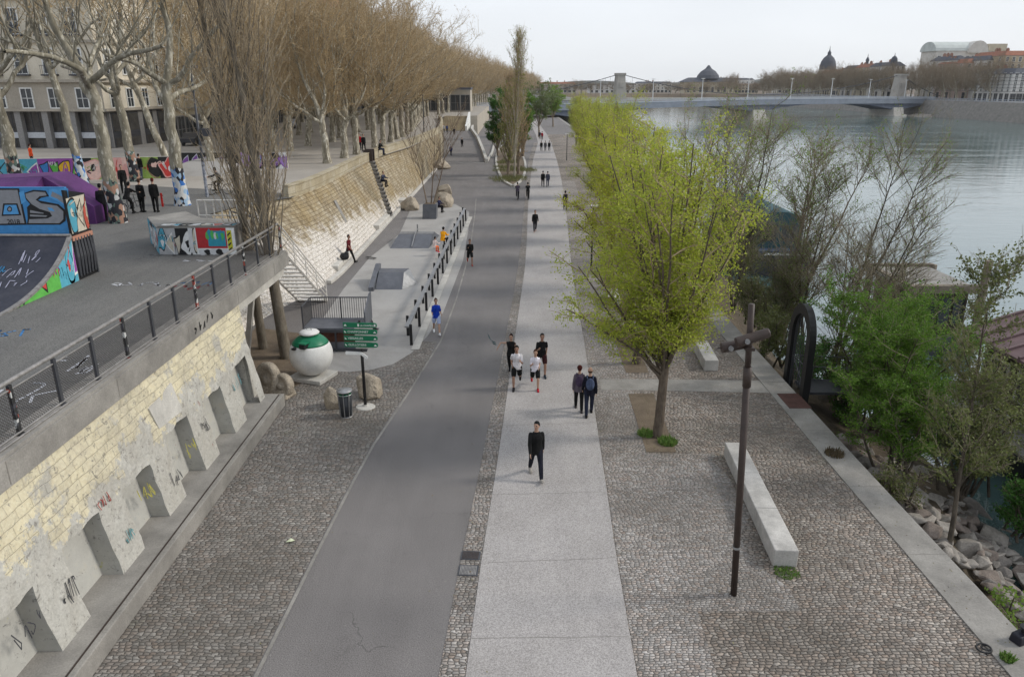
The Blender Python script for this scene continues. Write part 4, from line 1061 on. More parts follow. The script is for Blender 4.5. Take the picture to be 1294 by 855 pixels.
mb = MB(); mb.tube([(-.11,0,1.95),(-.09,0,2.05),(.09,0,2.05),(.11,0,1.95)], .018, 6); mb.build('lifting_ring', M['galv'], rc)
mb = MB(); mb.box(.06,.30,-.79,-.5,1.44,1.62); mb.box(-.30,-.12,-.795,-.6,1.36,1.43); bevel(mb.build('opening', M['black_metal'], rc), .02)
mb = MB(); mb.box(.02,.33,-.77,-.45,1.62,1.66); mb.build('hood', M['green'], rc)
# litter bin
cb_ = at(436,529)
lb = thing('litter_bin', 'dark cylindrical litter bin with a grey lid beside a boulder', 'litter bin', (cb_.x, cb_.y+.2, 0))
mb = MB(); mb.lathe([(.16,.03),(.19,.05),(.225,.80),(.21,.80)], 20); mb.build('basket', plain('bin_liner', (.022,.025,.03,1), .5), lb, True)
mb = MB()
for a in range(8):
    an = 2*math.pi*a/8; mb.tube([(.2*math.cos(an),.2*math.sin(an),0),(.245*math.cos(an),.245*math.sin(an),.9)], .014, 5)
for z,r in ((.03,.205),(.84,.242)): mb.tube([(r*math.cos(2*math.pi*i/16),r*math.sin(2*math.pi*i/16),z) for i in range(17)], .014, 5)
mb.build('frame', M['galv'], lb)
mb = MB(); mb.lathe([(.0,1.02),(.02,1.02),(.26,.98),(.27,.94),(.24,.92),(0,.92)][::-1], 22); mb.build('lid', M['galv'], lb, True)
mb = MB(); mb.lathe([(.215,.78),(.222,.86),(.205,.86)], 20); mb.build('rim', M['green'], lb)
# signpost
sp0 = at(462,514)
sg = thing('signpost', 'black post with four green direction panels and a white arrow below', 'sign', (sp0.x, sp0.y, 0), R(-4))
mb = MB(); mb.tube([(0,0,0),(0,0,3.2)], .055, 10); mb.build('post', M['black_metal'], sg, True)
mb = MB(); mb.lathe([(.32,0),(.30,.03),(.1,.05),(.08,.1)], 14, sx=1.1); mb.build('base', M['concrete_light'], sg)
rows = [('LA CHAPELLE', 'R', 'bicycle route'), ('CHAMPONNET', 'L', ''), ('VERSAILLES', 'L', ''), ('GUILLOTIERE', 'L', '')]
for i in range(4):
    z = 2.97-i*.235; w = .62; mb = MB()
    x0, x1 = -.56, .60
    pts = [(x0,-.06,z),(x1-.05,-.06,z),(x1,-.06,z+.04),(x1,-.06,z+.13),(x1-.05,-.06,z+.17),(x0,-.06,z+.17)]
    mb.extrude(pts, (0,-.03,0)); pn = mb.build('sign_panel', M['green'], sg)
    textobj('writing', rows[i][0], wht, pn, Matrix.Translation((-.42 if rows[i][1]=='L' else .02,-.094,z+.05)) @ FACE, .105 if rows[i][1]=='L' else .085)
    mb = MB()
    if rows[i][1]=='L': mb.extrude([(x0+.03,-.0915,z+.12),(x0+.10,-.0915,z+.05),(x0+.06,-.0915,z+.04),(x0+.03,-.0915,z+.07)], (0,-.003,0)); mb.extrude([(x1-.14,-.0915,z+.05),(x1-.03,-.0915,z+.05),(x1-.085,-.0915,z+.11)], (0,-.003,0))
    else: mb.extrude([(x0+.02,-.0915,z+.05),(x0+.13,-.0915,z+.05),(x0+.075,-.0915,z+.12)], (0,-.003,0)); mb.extrude([(-.06,-.0915,z+.04),(-.01,-.0915,z+.04),(-.01,-.0915,z+.13),(-.06,-.0915,z+.13)], (0,-.003,0)); mb.box(x1-.09,x1-.04,-.096,-.0915,z+.045,z+.13)
    mb.build('symbol', wht, pn)
    mb = MB(); mb.box(-.18,.46,-.078,-.066,z-.052,z-.012); mb.build('subtitle_strip', M['concrete_light'], pn)
mb = MB()
mb.extrude([(-.53,-.06,1.98),(-.02,-.06,1.98),(.17,-.06,1.84),(.22,-.06,1.86),(.22,-.06,1.92),(.02,-.06,2.08),(-.53,-.06,2.10),(-.56,-.06,2.04)], (0,-.025,0)); mb.build('arrow_panel', M['white_paint'], sg)
mb = MB(); mb.tube([(0,-.05,1.9),(0,-.05,3.2)], .03, 6); mb.build('bracket', M['black_metal'], sg)
# ================================================================ right bank furniture
def stone_bench(label, x0, y0, x1, y1, w, h, segs, group=None):
    o = thing('stone_bench', label, 'bench', ((x0+x1)/2,(y0+y1)/2,0)); d = Vector((x1-x0,y1-y0,0)); L = d.length
    a = math.atan2(d.y,d.x)-math.pi/2; o.rotation_euler = (0,0,a)
    for i in range(segs):
        mb = MB(); mb.box(-w/2,w/2,-L/2+L*i/segs+.004,-L/2+L*(i+1)/segs-.004,.0,h); bevel(mb.build('seat_block', M['bench_stone'], o), .025)
    return o
M['bench_stone'] = rough_mat('white_limestone', (.42,.40,.37,1), .3, 1.6, 30, .85, .5, .015)
stone_bench('long white stone bench behind the brown spotlight post', 6.42,14.75,6.76,20.3,.56,.46,3)
stone_bench('short white stone bench beside the paved cross band', 7.9,27.4,8.05,29.8,.55,.46,1)
stone_bench('white stone bench half hidden under the second and third yellow green trees', 5.2,36.2,5.35,38.2,.6,.5,1)
# brown post with two spotlights
sp = thing('spotlight_post', 'tall brown steel post with two cylindrical spotlights on the cobbled quay', 'street lamp', (4.93,13.75,0))
mb = MB(); mb.tube([(0,0,0),(-.235,0,5.3)], .072, 14); mb.build('lower_post', M['rust_post'], sp, True)
mb = MB(); mb.tube([(-.235,0,5.3),(-.30,0,6.72)], .062, 14); mb.tube([(-.222,0,5.0),(-.24,0,5.42)], .085, 14); mb.build('upper_post', M['rust_post'], sp, True)
mb = MB(); mb.lathe([(.078,1.2),(.082,1.22),(.082,1.24),(.078,1.26)], 12, c=(-.055,0,0)); mb.build('band', M['galv'], sp)
def spot(c, d, L, name='spotlight'):
    c = Vector(c); d = Vector(d).normalized(); mb = MB()
    mb.tube([c-d*L/2, c-d*L/2+d*.02, c+d*L/2-d*.04, c+d*L/2], [.085,.098,.105,.10], 18); hd = mb.build(name, M['rust_post'], sp)
    mb = MB(); e = c-d*(L/2+.004); mb.tube([e, e+d*.003], [.085,.085], 18); mb.build('lens', M['glass'], hd)
    e = c+d*L*.22+Vector((0,-.1,0)); mb = MB(); mb.tube([e+Vector((0,.02,0)), e-Vector((0,.04,0))], .05, 10); mb.build('pivot', M['galv'], hd)
    return hd
spot((-.27,-.185,6.10), (-.95,-.12,-.27), .66); spot((-.50,.10,5.84), (-.98,-.1,-.16), .56)
mb = MB(); mb.box(-.36,-.18,-.14,.08,5.98,6.03); mb.box(-.34,-.16,-.08,.14,5.78,5.84); mb.tube([(-.78,.07,5.80),(-.86,.06,5.79)], .012, 5); mb.build('bracket', M['rust_post'], sp)
# low lamp posts along the walk
lp = None
for i,(px,py,lab) in enumerate([(747,340,'slim dark lamp post with flat white head beside the yellow green trees'),(716,203,'distant lamp post beside the footpath where the trees begin')]):
    c = at(px,py)
    if lp is None:
        lp = thing('lamp_post', lab, 'street lamp', c); mb = MB(); mb.tube([(0,0,0),(0,0,3.85)], [.06,.045], 8); mb.build('post', M['black_metal'], lp)
        mb = MB(); mb.box(-.3,.3,-.22,.22,3.85,3.93); mb.build('lamp_head', M['white_metal'], lp)
    else: dup(lp, c, 0, None, lab)
# iron arch at the top of a gangway
ga = thing('gangway_arch', 'dark iron arched gate at the head of a gangway on the quay edge', 'gate', (10.62,25.9,0))
def arch(r0, r1, hz, th, ox, mat, name):
    mb = MB(); n = 22
    for i in range(n):
        a0, a1 = math.pi*i/n, math.pi*(i+1)/n
        f = lambda a,r,x: (x, -math.cos(a)*r, hz+math.sin(a)*r*1.25)
        p = [f(a0,r0,ox),f(a0,r1,ox),f(a1,r1,ox),f(a1,r0,ox)]; p2 = [(x+th,y,z) for x,y,z in p]
        mb.hexa(p+p2)
    for s_ in (-1,1):
        a, b = sorted((s_*r0, s_*r1)); mb.box(ox, ox+th, a, b, -.4, hz)
    return mb.build(name, mat, ga)
arch(.70,1.0,1.95,.24,-.02,M['black_metal'],'arch_band')
arch(.655,.698,1.95,.05,.1,M['dark_metal'],'inner_ring')
mb = MB()
for i in range(7): y = -.55+i*.18; mb.tube([(.12,y,0.0),(.12,y,1.95+.75*math.sqrt(max(0,1-(y/.62)**2)))], .014, 5)
mb.tube([(.12,-.62,1.0),(.12,.62,1.0)], .02, 5); mb.tube([(.12,-.62,.2),(.12,.62,1.0)], .02, 5)
mb.build('gate_leaf', M['dark_metal'], ga)
mb = MB(); mb.box(.3,7.5,-.6,.6,-.12,-.02)
for y in (-.6,.6):
    for z in (.5,1.0): mb.tube([(.3,y,z),(7.5,y,z-.3)], .02, 5)
    for i in range(6): x = .4+i*1.4; mb.tube([(x,y,-.1),(x,y,1.0-.04*i)], .02, 5)
mb.build('gangway', M['dark_metal'], ga)
mb = MB(); mb.box(9.72,10.5,23.75,25.05,.031,.045); tag(mb.build('rusty_plate', rough_mat('rust_red_plate', (.085,.042,.033,1), .3, 3, 20)), 'rust red metal plate lying on the quay coping beside the gate', 'metal plate')
# mooring ring, box at the edge
c = at(1243,820,.03)
mr = thing('mooring_ring', 'black iron mooring ring lying on the quay coping', 'mooring ring', c)
mb = MB(); mb.tube([(.14*math.cos(a),.11*math.sin(a),.03+.02*math.sin(a)) for a in [2*math.pi*i/20 for i in range(21)]], .02, 6); mb.build('ring', M['black_metal'], mr)
mb = MB(); mb.tube([(.05+.09*math.cos(a),.02+.07*math.sin(a),.03) for a in [2*math.pi*i/16 for i in range(15)]], .016, 6); mb.build('shackle', M['black_metal'], mr)
c = at(1283,812,.03)
bo = thing('mooring_bollard', 'squat black mooring bollard at the river end of the coping', 'bollard', (c.x+.15,c.y+.05,.03), R(20))
mb = MB(); mb.hexa([(-.2,-.12,0),(.25,-.12,0),(.25,.14,0),(-.2,.14,0),(-.18,-.1,.2),(.25,-.1,.24),(.25,.12,.24),(-.18,.12,.2)]); bevel(mb.build('base', plain('bollard_paint',(.012,.012,.02,1),.5), bo), .03)
mb = MB(); mb.lathe([(.08,.2),(.08,.28),(.12,.31),(.12,.34),(0,.35)],12,c=(.06,0,0)); mb.build('cap', M['black_metal'], bo)

# ================================================================ river bank: soil, rocks
rr = random.Random(8); mb = MB(); nx, ny = 14, 50
V = []; F = []
for j in range(ny+1):
    y = -6+70*j/ny
    wd = (5.4 if y > 24 else 4.4)+1.3*math.sin(y*.31)+ (1.5 if 14<y<24 else 0)
    if y < 17: wd = max(1.2, wd-(17-y)*.62)
    if y > 40: wd += (y-40)*.08
    for i in range(nx+1):
        u = i/nx; x = interp(EDGE,y)-.02+wd*u; z = -.35-2.6*u**.8+.25*math.sin(y*2.3+i)*math.sin(i*1.7+y*.6)*u
        V.append((x+rr.uniform(-.05,.05), y+rr.uniform(-.2,.2), z+rr.uniform(-.1,.1)))
for j in range(ny):
    for i in range(nx): a = j*(nx+1)+i; F.append((a,a+1,a+nx+2,a+nx+1))
mb.add(V,F); struct('river_bank', mb, rough_mat('bank_soil', (.085,.065,.042,1), .4, 1.2, 14, obj=False, bump=.9, bd=.08), True)
import bmesh
rmats = [rough_mat('bank_rock', c, .3, 1.6, 12, .85, .7, .03) for c in [(.25,.225,.195,1),(.19,.17,.15,1),(.30,.27,.235,1),(.19,.155,.13,1)]]
protos = []
def hullrock(seed, mat):
    q_ = random.Random(seed); bm = bmesh.new()
    for _ in range(13):
        v = Vector((q_.gauss(0,1),q_.gauss(0,1),q_.gauss(0,1))).normalized()*q_.uniform(.8,1.1); bm.verts.new((v.x,v.y*.75,v.z*.55))
    r_ = bmesh.ops.convex_hull(bm, input=bm.verts[:]); bmesh.ops.delete(bm, geom=[e for e in r_['geom_interior'] if isinstance(e,bmesh.types.BMVert)], context='VERTS')
    bmesh.ops.dissolve_limit(bm, angle_limit=.25, verts=bm.verts[:], edges=bm.edges[:])
    bmesh.ops.bevel(bm, geom=bm.edges[:], offset=.05, segments=1, affect='EDGES')
    me = bpy.data.meshes.new('bank_rock'); bm.to_mesh(me); bm.free(); me.materials.append(mat); return me
rmesh = [hullrock(500+i, rmats[i%4]) for i in range(12)]
rock_lab = 'angular bank stone in the heap between the quay coping and the water'
ntr = 0
for i in range(270):
    y = rr.uniform(14.4,23.5); w = rr.uniform(.9,5.0)
    x = interp(EDGE,y)+w
    z = -.35-2.6*(w/5.6)**.8+.08
    if y < 16 and w < 1.5: continue
    s_ = rr.uniform(.17,.42)*(1.0 if rr.random()<.8 else 1.5)
    o = link('bank_rock', rmesh[i%12]); o.location = (x,y,z); q_ = rr.uniform(.8,1.2)*s_
    o.scale = (q_,q_,q_); o.rotation_euler = (rr.uniform(-.5,.5), rr.uniform(-.5,.5), rr.uniform(0,6)); tag(o, rock_lab, 'rock', 'rocks heaped on the river bank')
# houseboats
def barge_near():
    o = thing('houseboat', 'houseboat with a ribbed wine red roof moored beside the bank', 'houseboat', (19, 24, -2.5))
    red = rough_mat('wine_red_roof', (.15,.098,.098,1), .25, 1.5, 20, .6, .2, .01)
    mb = MB(); mb.hexa([(-1.2,-7,-.3),(7,-7,-.3),(7,5.2,-.3),(-1.2,5.2,-.3),(-1.6,-7,1.1),(7.4,-7,1.1),(7.4,5.8,1.1),(-1.6,5.8,1.1)]); mb.build('hull', M['black_metal'], o)
    mb = MB(); mb.box(-1.5,7.3,-7,5.7,1.1,1.2); mb.build('deck', M['concrete'], o)
    mb = MB(); mb.box(-.2,6,-6.8,3.6,1.2,3.9); mb.build('cabin', M['rust_post'], o)
    for i in range(6):
        y = -6.2+i*1.65; mb = MB(); mb.box(-.26,-.2,y,y+1.1,2.1,3.3); f = mb.build('window', M['white_metal'], o); mb = MB(); mb.box(-.275,-.262,y+.1,y+1.0,2.2,3.2); mb.build('pane', M['glass'], f)
    mb = MB(); mb.hexa([(-.95,-7.2,3.88),(2.9,-7.2,5.1),(2.9,4.1,5.1),(-.95,4.1,3.88),(-.95,-7.2,4.0),(2.9,-7.2,5.25),(2.9,4.1,5.25),(-.95,4.1,4.0)])
    mb.hexa([(2.9,-7.2,5.1),(6.8,-7.2,3.88),(6.8,4.1,3.88),(2.9,4.1,5.1),(2.9,-7.2,5.25),(6.8,-7.2,4.0),(6.8,4.1,4.0),(2.9,4.1,5.25)])
    for i in range(14):
        y = -7+i*.85; mb.hexa([(-.95,y,4.0),(2.9,y,5.25),(2.9,y+.12,5.25),(-.95,y+.12,4.0),(-.95,y,4.09),(2.9,y,5.34),(2.9,y+.12,5.34),(-.95,y+.12,4.09)])
    mb.build('roof', red, o)
    mb = MB()
    for i in range(8): y = -6.5+i*1.6; mb.tube([(-1.5,y,1.2),(-1.5,y,2.2)], .03, 5)
    mb.tube([(-1.5,-6.5,2.2),(-1.5,5,2.2)], .03, 5); mb.tube([(-1.5,-6.5,1.7),(-1.5,5,1.7)], .02, 5); mb.build('guard_rail', M['galv'], o)
barge_near()
def frame_boat():
    o = thing('pontoon', 'timber framed mooring pontoon with a flat weathered roof beyond the bushes', 'pontoon', (22.0, 38, -2.5))
    wood = rough_mat('weathered_timber', (.20,.165,.125,1), .3, 3, 25)
    mb = MB(); mb.box(-2.0,1.9,-2,3,-.2,.9); mb.build('float', M['dark_metal'], o)
    for x,y in ((1.75,-1.9),(-1.75,-1.9),(1.75,2.8),(-1.75,2.8)):
        mb = MB(); mb.tube([(x,y,-.6),(x,y,5.0 if (x>0 and y<0) else 3.7)], .20, 8); mb.build('post', wood, o)
    mb = MB(); mb.box(-2.0,1.75,-2.1,-1.75,3.35,3.75); mb.box(-2.0,1.75,2.7,3.0,3.3,3.75); mb.box(-2.0,-1.7,-1.7,2.7,3.3,3.7); mb.build('beam', wood, o)
    mb = MB(); mb.box(-2.1,1.4,-1.6,2.6,3.5,3.62); mb.build('roof', M['concrete'], o)
    mb = MB(); mb.box(-1.5,1.45,-1.3,2.5,.9,3.3); mb.build('cabin', M['rust_post'], o)
    for i in range(4):
        mb = MB(); mb.box(-1.35+i*.7,-.8+i*.7,-1.36,-1.3,1.5,2.9); mb.build('window', M['glass'], o)
frame_boat()
def teal_boat():
    o = thing('houseboat', 'dark teal houseboat cabin half hidden by the bare trees', 'houseboat', (19.5, 55, -2.5))
    teal = rough_mat('teal_paint', (.035,.085,.10,1), .2, 2, 20)
    mb = MB(); mb.hexa([(-1.5,-1.8,-.3),(2.1,-1.8,-.3),(2.1,14,-.3),(-1.5,14,-.3),(-1.9,-2.4,1.4),(2.5,-2.4,1.4),(2.5,14,1.4),(-1.9,14,1.4)]); mb.build('hull', M['dark_metal'], o)
    mb = MB(); n = 9; pr_ = [(-1.6+3.5*i/(n-1), 4.1+.45*math.sin(math.pi*i/(n-1))) for i in range(n)]
    mb.extrude([(-1.6,-1,1.4)]+[(x,-1,z) for x,z in pr_]+[(1.9,-1,1.4)], (0,11,0)); mb.build('cabin', teal, o)
    for i in range(2): mb = MB(); mb.box(-1.2+1.55*i,-.05+1.55*i,-1.04,-1.0,2.4,3.6); mb.build('window', M['glass'], o)
    mb = MB(); mb.box(-1.6,2.2,-2.2,-1.05,1.4,1.9); mb.build('fore_deck', rough_mat('blue_deck',(.04,.06,.10,1)), o)
    mb = MB(); mb.box(-1.2,1.9,-2.26,-2.2,1.6,1.75); mb.build('stripe', M['white_paint'], o)
teal_boat()
# ================================================================ people
def remesh(mb, voxel, smooth=4):
    me = bpy.data.meshes.new('tmp'); me.from_pydata(mb.v, [], mb.f); o = bpy.data.objects.new('tmp', me); COL.objects.link(o)
    m = o.modifiers.new('r','REMESH'); m.mode = 'VOXEL'; m.voxel_size = voxel; m.use_smooth_shade = True
    if smooth: s_ = o.modifiers.new('s','SMOOTH'); s_.iterations = smooth; s_.factor = .5
    dg = bpy.context.evaluated_depsgraph_get(); out = bpy.data.meshes.new_from_object(o.evaluated_get(dg)); bpy.data.objects.remove(o); bpy.data.meshes.remove(me)
    return out
def capsule(mb, pts, rads, n=10, flat=None):
    pts = [Vector(p) for p in pts]
    d0 = (pts[0]-pts[1]).normalized(); d1 = (pts[-1]-pts[-2]).normalized()
    P = [pts[0]+d0*rads[0]*q for q in (.95,.6,0)]+pts[1:-1]+[pts[-1]+d1*rads[-1]*q for q in (0,.6,.95)]
    Q = [rads[0]*.3, rads[0]*.8, rads[0]]+list(rads[1:-1])+[rads[-1], rads[-1]*.8, rads[-1]*.3]
    mb.tube(P, Q, n)
def loft(mb, rings, n=16):
    V = []; F = []
    for c, rx, ry in rings:
        for j in range(n):
            a = 2*math.pi*j/n; V.append((c[0]+rx*math.cos(a), c[1]+ry*math.sin(a), c[2]))
    for i in range(len(rings)-1):
        for j in range(n): F.append((i*n+j,i*n+(j+1)%n,(i+1)*n+(j+1)%n,(i+1)*n+j))
    F.append(list(range(n))[::-1]); F.append([(len(rings)-1)*n+j for j in range(n)])
    mb.add(V,F)
SKIN = {'a':plain('skin',(.42,.26,.185,1),.55,0,.35,.06),'b':plain('skin',(.33,.19,.13,1),.55,0,.35,.06)}
EYE = plain('eye', (.02,.015,.012,1), .3); LIP = plain('lip', (.28,.10,.08,1), .5)
def person(label, px, py, z=0.0, yaw=0, h=1.75, pose='walk', ph=1, shirt=(20,20,22), trou=(25,26,32), shoe=(20,20,20), hair=(30,22,18), shorts=False, short_sleeve=False,
           sleeveless=False, skin='a', pack=None, hairstyle='short', det=1, arms=None, group=None, female=False, loc=None, turn=0, jacket=False, lean=None):
    """yaw 0 faces the camera (-Y); ph = which leg leads"""
    vox = {2:.0095, 1:.014, 0:.026}[det]
    base = Vector(loc) if loc is not None else at(px,py,z)
    root = thing('person', label, 'person', base, R(yaw), group); s = h/1.75
    F_ = Vector((0,-1,0)); U = Vector((0,0,1))
    st = {'walk':((24,4),(-20,14)), 'run':((38,42),(-16,62)), 'stand':((3,2),(-3,4)), 'sit':((86,86),(80,80)), 'bike':((70,75),(35,40)), 'stroll':((16,3),(-13,9))}[pose]
    le_, ri = (st if ph > 0 else st[::-1])
    ln = lean if lean is not None else {'walk':3,'run':8,'stand':1,'sit':12,'bike':28,'stroll':2}[pose]
    ln = R(ln)
    hipz = .93; tw = .17 if female else .185
    J = {}
    for sd,(a,b) in ((1,le_),(-1,ri)):
        hp = Vector((sd*.09,0,hipz)); kn = hp+(F_*math.sin(R(a))-U*math.cos(R(a)))*.43+Vector((sd*.012,0,0)); c = R(a-b)
        an = kn+(F_*math.sin(c)-U*math.cos(c))*.42
        fd = (F_*math.cos(c*.7)+U*math.sin(c*.7)); fd = (F_+U*min(.0,0)) if pose in('stand','sit','bike','stroll') else fd
        toe = an+fd.normalized()*.17-U*.055; heel = an-fd.normalized()*.06-U*.055
        J[sd] = (hp,kn,an,toe,heel)
    low = min(min(J[q][3].z,J[q][4].z) for q in J)-.035
    if pose == 'sit': low = hipz-.47-.1+.10
    off = Vector((0,0,-low)) if pose != 'bike' else Vector((0,0,.02))
    for q in J: J[q] = tuple(v+off for v in J[q])
    pel = Vector((0,0,hipz))+off
    ax = (U*math.cos(ln)+F_*math.sin(ln))
    def tp(zz, x=0, y=0): return pel+ax*zz+Vector((x,0,0))+F_*y
    A = arms or {'walk':((-20,16,8),(22,24,8)),'run':((-35,95,10),(25,100,10)),'stand':((4,10,8),(-4,12,9)),'sit':((35,55,8),(40,50,8)),'bike':((62,25,10),(62,25,10)),'stroll':((-10,14,10),(12,18,10))}[pose]
    if ph < 0 and arms is None: A = A[::-1]
    H = {}
    for sd,(a,b,o) in ((1,A[0]),(-1,A[1])):
        sh = tp(.448, sd*(tw-.026)); a_ = R(a); o_ = R(o)
        d1 = (F_*math.sin(a_)*math.cos(o_)-U*math.cos(a_)*math.cos(o_)+Vector((sd*math.sin(o_),0,0))).normalized()
        el = sh+d1*.29; a2 = R(a+b); d2 = (F_*math.sin(a2)-U*math.cos(a2)+Vector((sd*math.sin(o_)*.4-sd*(.25 if pose=='run' else 0),0,0))).normalized()
        wr = el+d2*.255; H[sd] = (sh,el,wr,d2)
    neck = tp(.55); hd = neck+ax*.06+U*.115+F_*.025
    Tr = Matrix.Rotation(R(turn),3,'Z')
    # --- body
    mb = MB()
    mb.ellip(hd, (.074,.092,.115), 14, 10); 
    def hp_(x,y,zz): return hd+Tr @ Vector((x,y,zz))
    mb.ellip(hp_(0,-.018,-.065), (.055,.068,.06), 12, 8)
    capsule(mb, [hp_(0,-.092,.012),hp_(0,-.108,-.018)], [.011,.015], 6)
    for q in (-1,1): mb.ellip(hp_(q*.076,.005,-.01), (.012,.022,.032), 8, 6)
    capsule(mb, [neck-ax*.06, hd-U*.05+F_*-.01], [.056,.052])
    loft(mb, [(tp(-.06),.14,.095),(tp(.06),.145,.10),(tp(.2),.125,.088),(tp(.36),.15,.105),(tp(.44),.15,.085),(tp(.50),.11,.07),(tp(.54),.06,.055)])
    for q in (1,-1):
        sh,el,wr,d2 = H[q]; capsule(mb, [sh,(sh+el)/2,el,wr], [.046,.044,.036,.026], 8)
        side = Vector((q,0,0)); pn = d2.cross(side); pn = pn.normalized() if pn.length > .1 else F_; sd_ = pn
        mb.ellip(wr+d2*.05, (.03,.03,.05), 8, 6, M=Matrix((sd_.cross(d2), sd_, d2)).transposed() @ Matrix.Diagonal((.55,1.25,1.0)))
        if det == 2:
            for i,L in enumerate((.068,.078,.074,.058)):
                b0 = wr+d2*.075+sd_*(.027-.018*i); cv = -side*.35
                capsule(mb, [b0, b0+d2*L*.5+cv*L*.25, b0+d2*L*.85+cv*L*.75], [.0098,.0092,.008], 6)
            b0 = wr+d2*.03+sd_*.03; capsule(mb, [b0, b0+(d2+sd_*.8).normalized()*.032, b0+(d2*1.2+sd_*.5).normalized()*.06], [.0115,.0105,.009], 6)
        else:
            capsule(mb, [wr+d2*.07, wr+d2*.13-side*.02], [.026,.018], 6)
        hp,kn,an,toe,heel = J[q]
        capsule(mb, [hp,(hp+kn)/2,kn,kn.lerp(an,.3),an], [.085,.072,.053,.053,.036], 10); capsule(mb, [heel,toe], [.034,.03], 8)
    me = remesh(mb, vox, 3)
    me.materials.append(SKIN[skin]); me.materials.append(EYE); me.materials.append(LIP)
    if det >= 1:
        eyes = [hp_(q*.03,-.086,.018) for q in (-1,1)]; lip = hp_(0,-.088,-.062)
        for p in me.polygons:
            c = p.center
            if min((c-e).length for e in eyes) < .0165: p.material_index = 1
            elif abs((c-lip).x) < .024 and abs((c-lip).z) < .009 and (c-lip).length < .03: p.material_index = 2
    link('body', me, root)
    # --- clothes
    mb = MB(); e = (.008 if short_sleeve else .014) if not jacket else .026; hem = -.10 if not jacket else -.15
    eh = max(e,.024); loft(mb, [(tp(hem),.165+eh,.120+eh),(tp(.03),.160+eh*.9,.114+eh*.9),(tp(.2),.135+e,.098+e),(tp(.36),.165+e,.115+e),(tp(.44),.158+e*.5,.098+e*.5),(tp(.49),.118,.08),(tp(.535),.075,.066)])
    for q in (1,-1):
        sh,el,wr,d2 = H[q]
        if sleeveless: capsule(mb, [sh-Vector((q*.03,0,0)), sh.lerp(el,.08)], [.06,.055], 8)
        elif short_sleeve: capsule(mb, [sh,sh.lerp(el,.4),sh.lerp(el,.72)], [.054,.054,.057], 10)
        else: capsule(mb, [sh,(sh+el)/2,el,wr-d2*.02], [.054+e*.4,.054+e*.4,.048+e*.4,.037+e*.3], 10)
    me = remesh(mb, vox*1.15, 3); me.materials.append(cloth(*shirt)); link('jacket' if jacket else 'shirt', me, root)
    mb = MB()
    loft(mb, [(tp(-.10),.15,.11),(tp(-.02),.168,.122),(tp(.07),.158,.115)])
    for q in (1,-1):
        hp,kn,an,toe,heel = J[q]
        if shorts: capsule(mb, [hp,(hp+kn)/2,hp.lerp(kn,.78)], [.105,.098,.092], 12)
        else: capsule(mb, [hp,(hp+kn)/2,kn,kn.lerp(an,.35),an-(an-kn)*.02], [.104,.09,.07,.068,.054], 12)
    me = remesh(mb, vox*1.15, 3); me.materials.append(cloth(*trou)); link('shorts' if shorts else 'trousers', me, root)
    for q in (1,-1):
        hp,kn,an,toe,heel = J[q]; mb = MB(); capsule(mb, [heel,heel.lerp(toe,.5),toe], [.046,.048,.042], 10); capsule(mb, [an,an-(an-heel)*.3],[.047,.045],8)
        me = remesh(mb, vox*1.2, 2); me.materials.append(cloth(*shoe)); link('shoe', me, root)
    mb = MB()
    if hairstyle != 'bald':
        mb.ellip(hp_(0,.016,.032), (.083,.094,.098), 14, 9); mb.ellip(hp_(0,.05,-.02), (.076,.06,.075), 12, 8)
        if hairstyle == 'bun': mb.ellip(hp_(0,.085,.085), (.045,.045,.045), 10, 7)
        if hairstyle == 'long': mb.ellip(hp_(0,.06,-.07), (.085,.055,.13), 12, 8)
        if hairstyle == 'full': mb.ellip(hp_(0,.02,.03), (.098,.105,.10), 12, 8)
        me = remesh(mb, vox*1.1, 2)
    else:
        mb.ellip(hp_(0,.045,-.035), (.080,.062,.05), 12, 8); me = remesh(mb, vox, 2)
    # keep the face free: hair only behind the hairline
    for v in me.vertices:
        l = Tr.inverted() @ (v.co-hd)
        if l.y < -.045 and l.z < .07: v.co += Tr @ Vector((0, .05, 0))
    me.materials.append(cloth(*hair)); link('hair', me, root)
    if pack:
        mb = MB(); c = tp(.30)-F_*.19
        mb.ellip(c, (.15,.085,.22), 14, 10); mb.ellip(c-ax*.08-F_*.05, (.12,.06,.12), 12, 8)
        bp_ = remesh(mb, .015, 3); bp_.materials.append(cloth(*pack)); b_ = link('backpack', bp_, root)
        mb = MB()
        for q in (-1,1): mb.tube([tp(.48,q*.10,-.15),tp(.555,q*.10,-.02),tp(.47,q*.11,.135),tp(.25,q*.12,.15),tp(.12,q*.14,.0)], .018, 6)
        mb.build('strap', cloth(*pack), b_)
    root.scale = (s,s,s)
    return root
BL = (16,16,18)
person('man in black jacket and dark trousers walking alone nearest the camera on the pale path', 677,603, yaw=8, h=1.8, pose='walk', ph=1, shirt=(14,14,15), trou=(34,35,44), shoe=(150,145,138), hair=(24,18,15), jacket=True, det=2, turn=-35)
person('walker seen from behind with reddish hair grey top and purple backpack', 731,518, yaw=176, h=1.66, pose='stroll', ph=1, shirt=(92,84,92), trou=(20,20,22), shoe=(60,55,55), hair=(70,32,22), pack=(74,62,82), det=2, female=True, hairstyle='full', jacket=True)
person('balding walker seen from behind in navy jacket with blue grey backpack', 744,524, yaw=178, h=1.74, pose='stroll', ph=-1, shirt=(26,28,40), trou=(38,42,58), shoe=(18,18,20), hair=(74,56,44), pack=(74,84,108), det=2, hairstyle='bald', jacket=True)
person('runner in white printed t-shirt and black shorts in front of the group', 653,490, yaw=-4, h=1.78, pose='run', ph=-1, shirt=(212,208,210), trou=(18,18,20), shoe=(40,38,40), hair=(25,20,18), shorts=True, short_sleeve=True, det=2, skin='b')
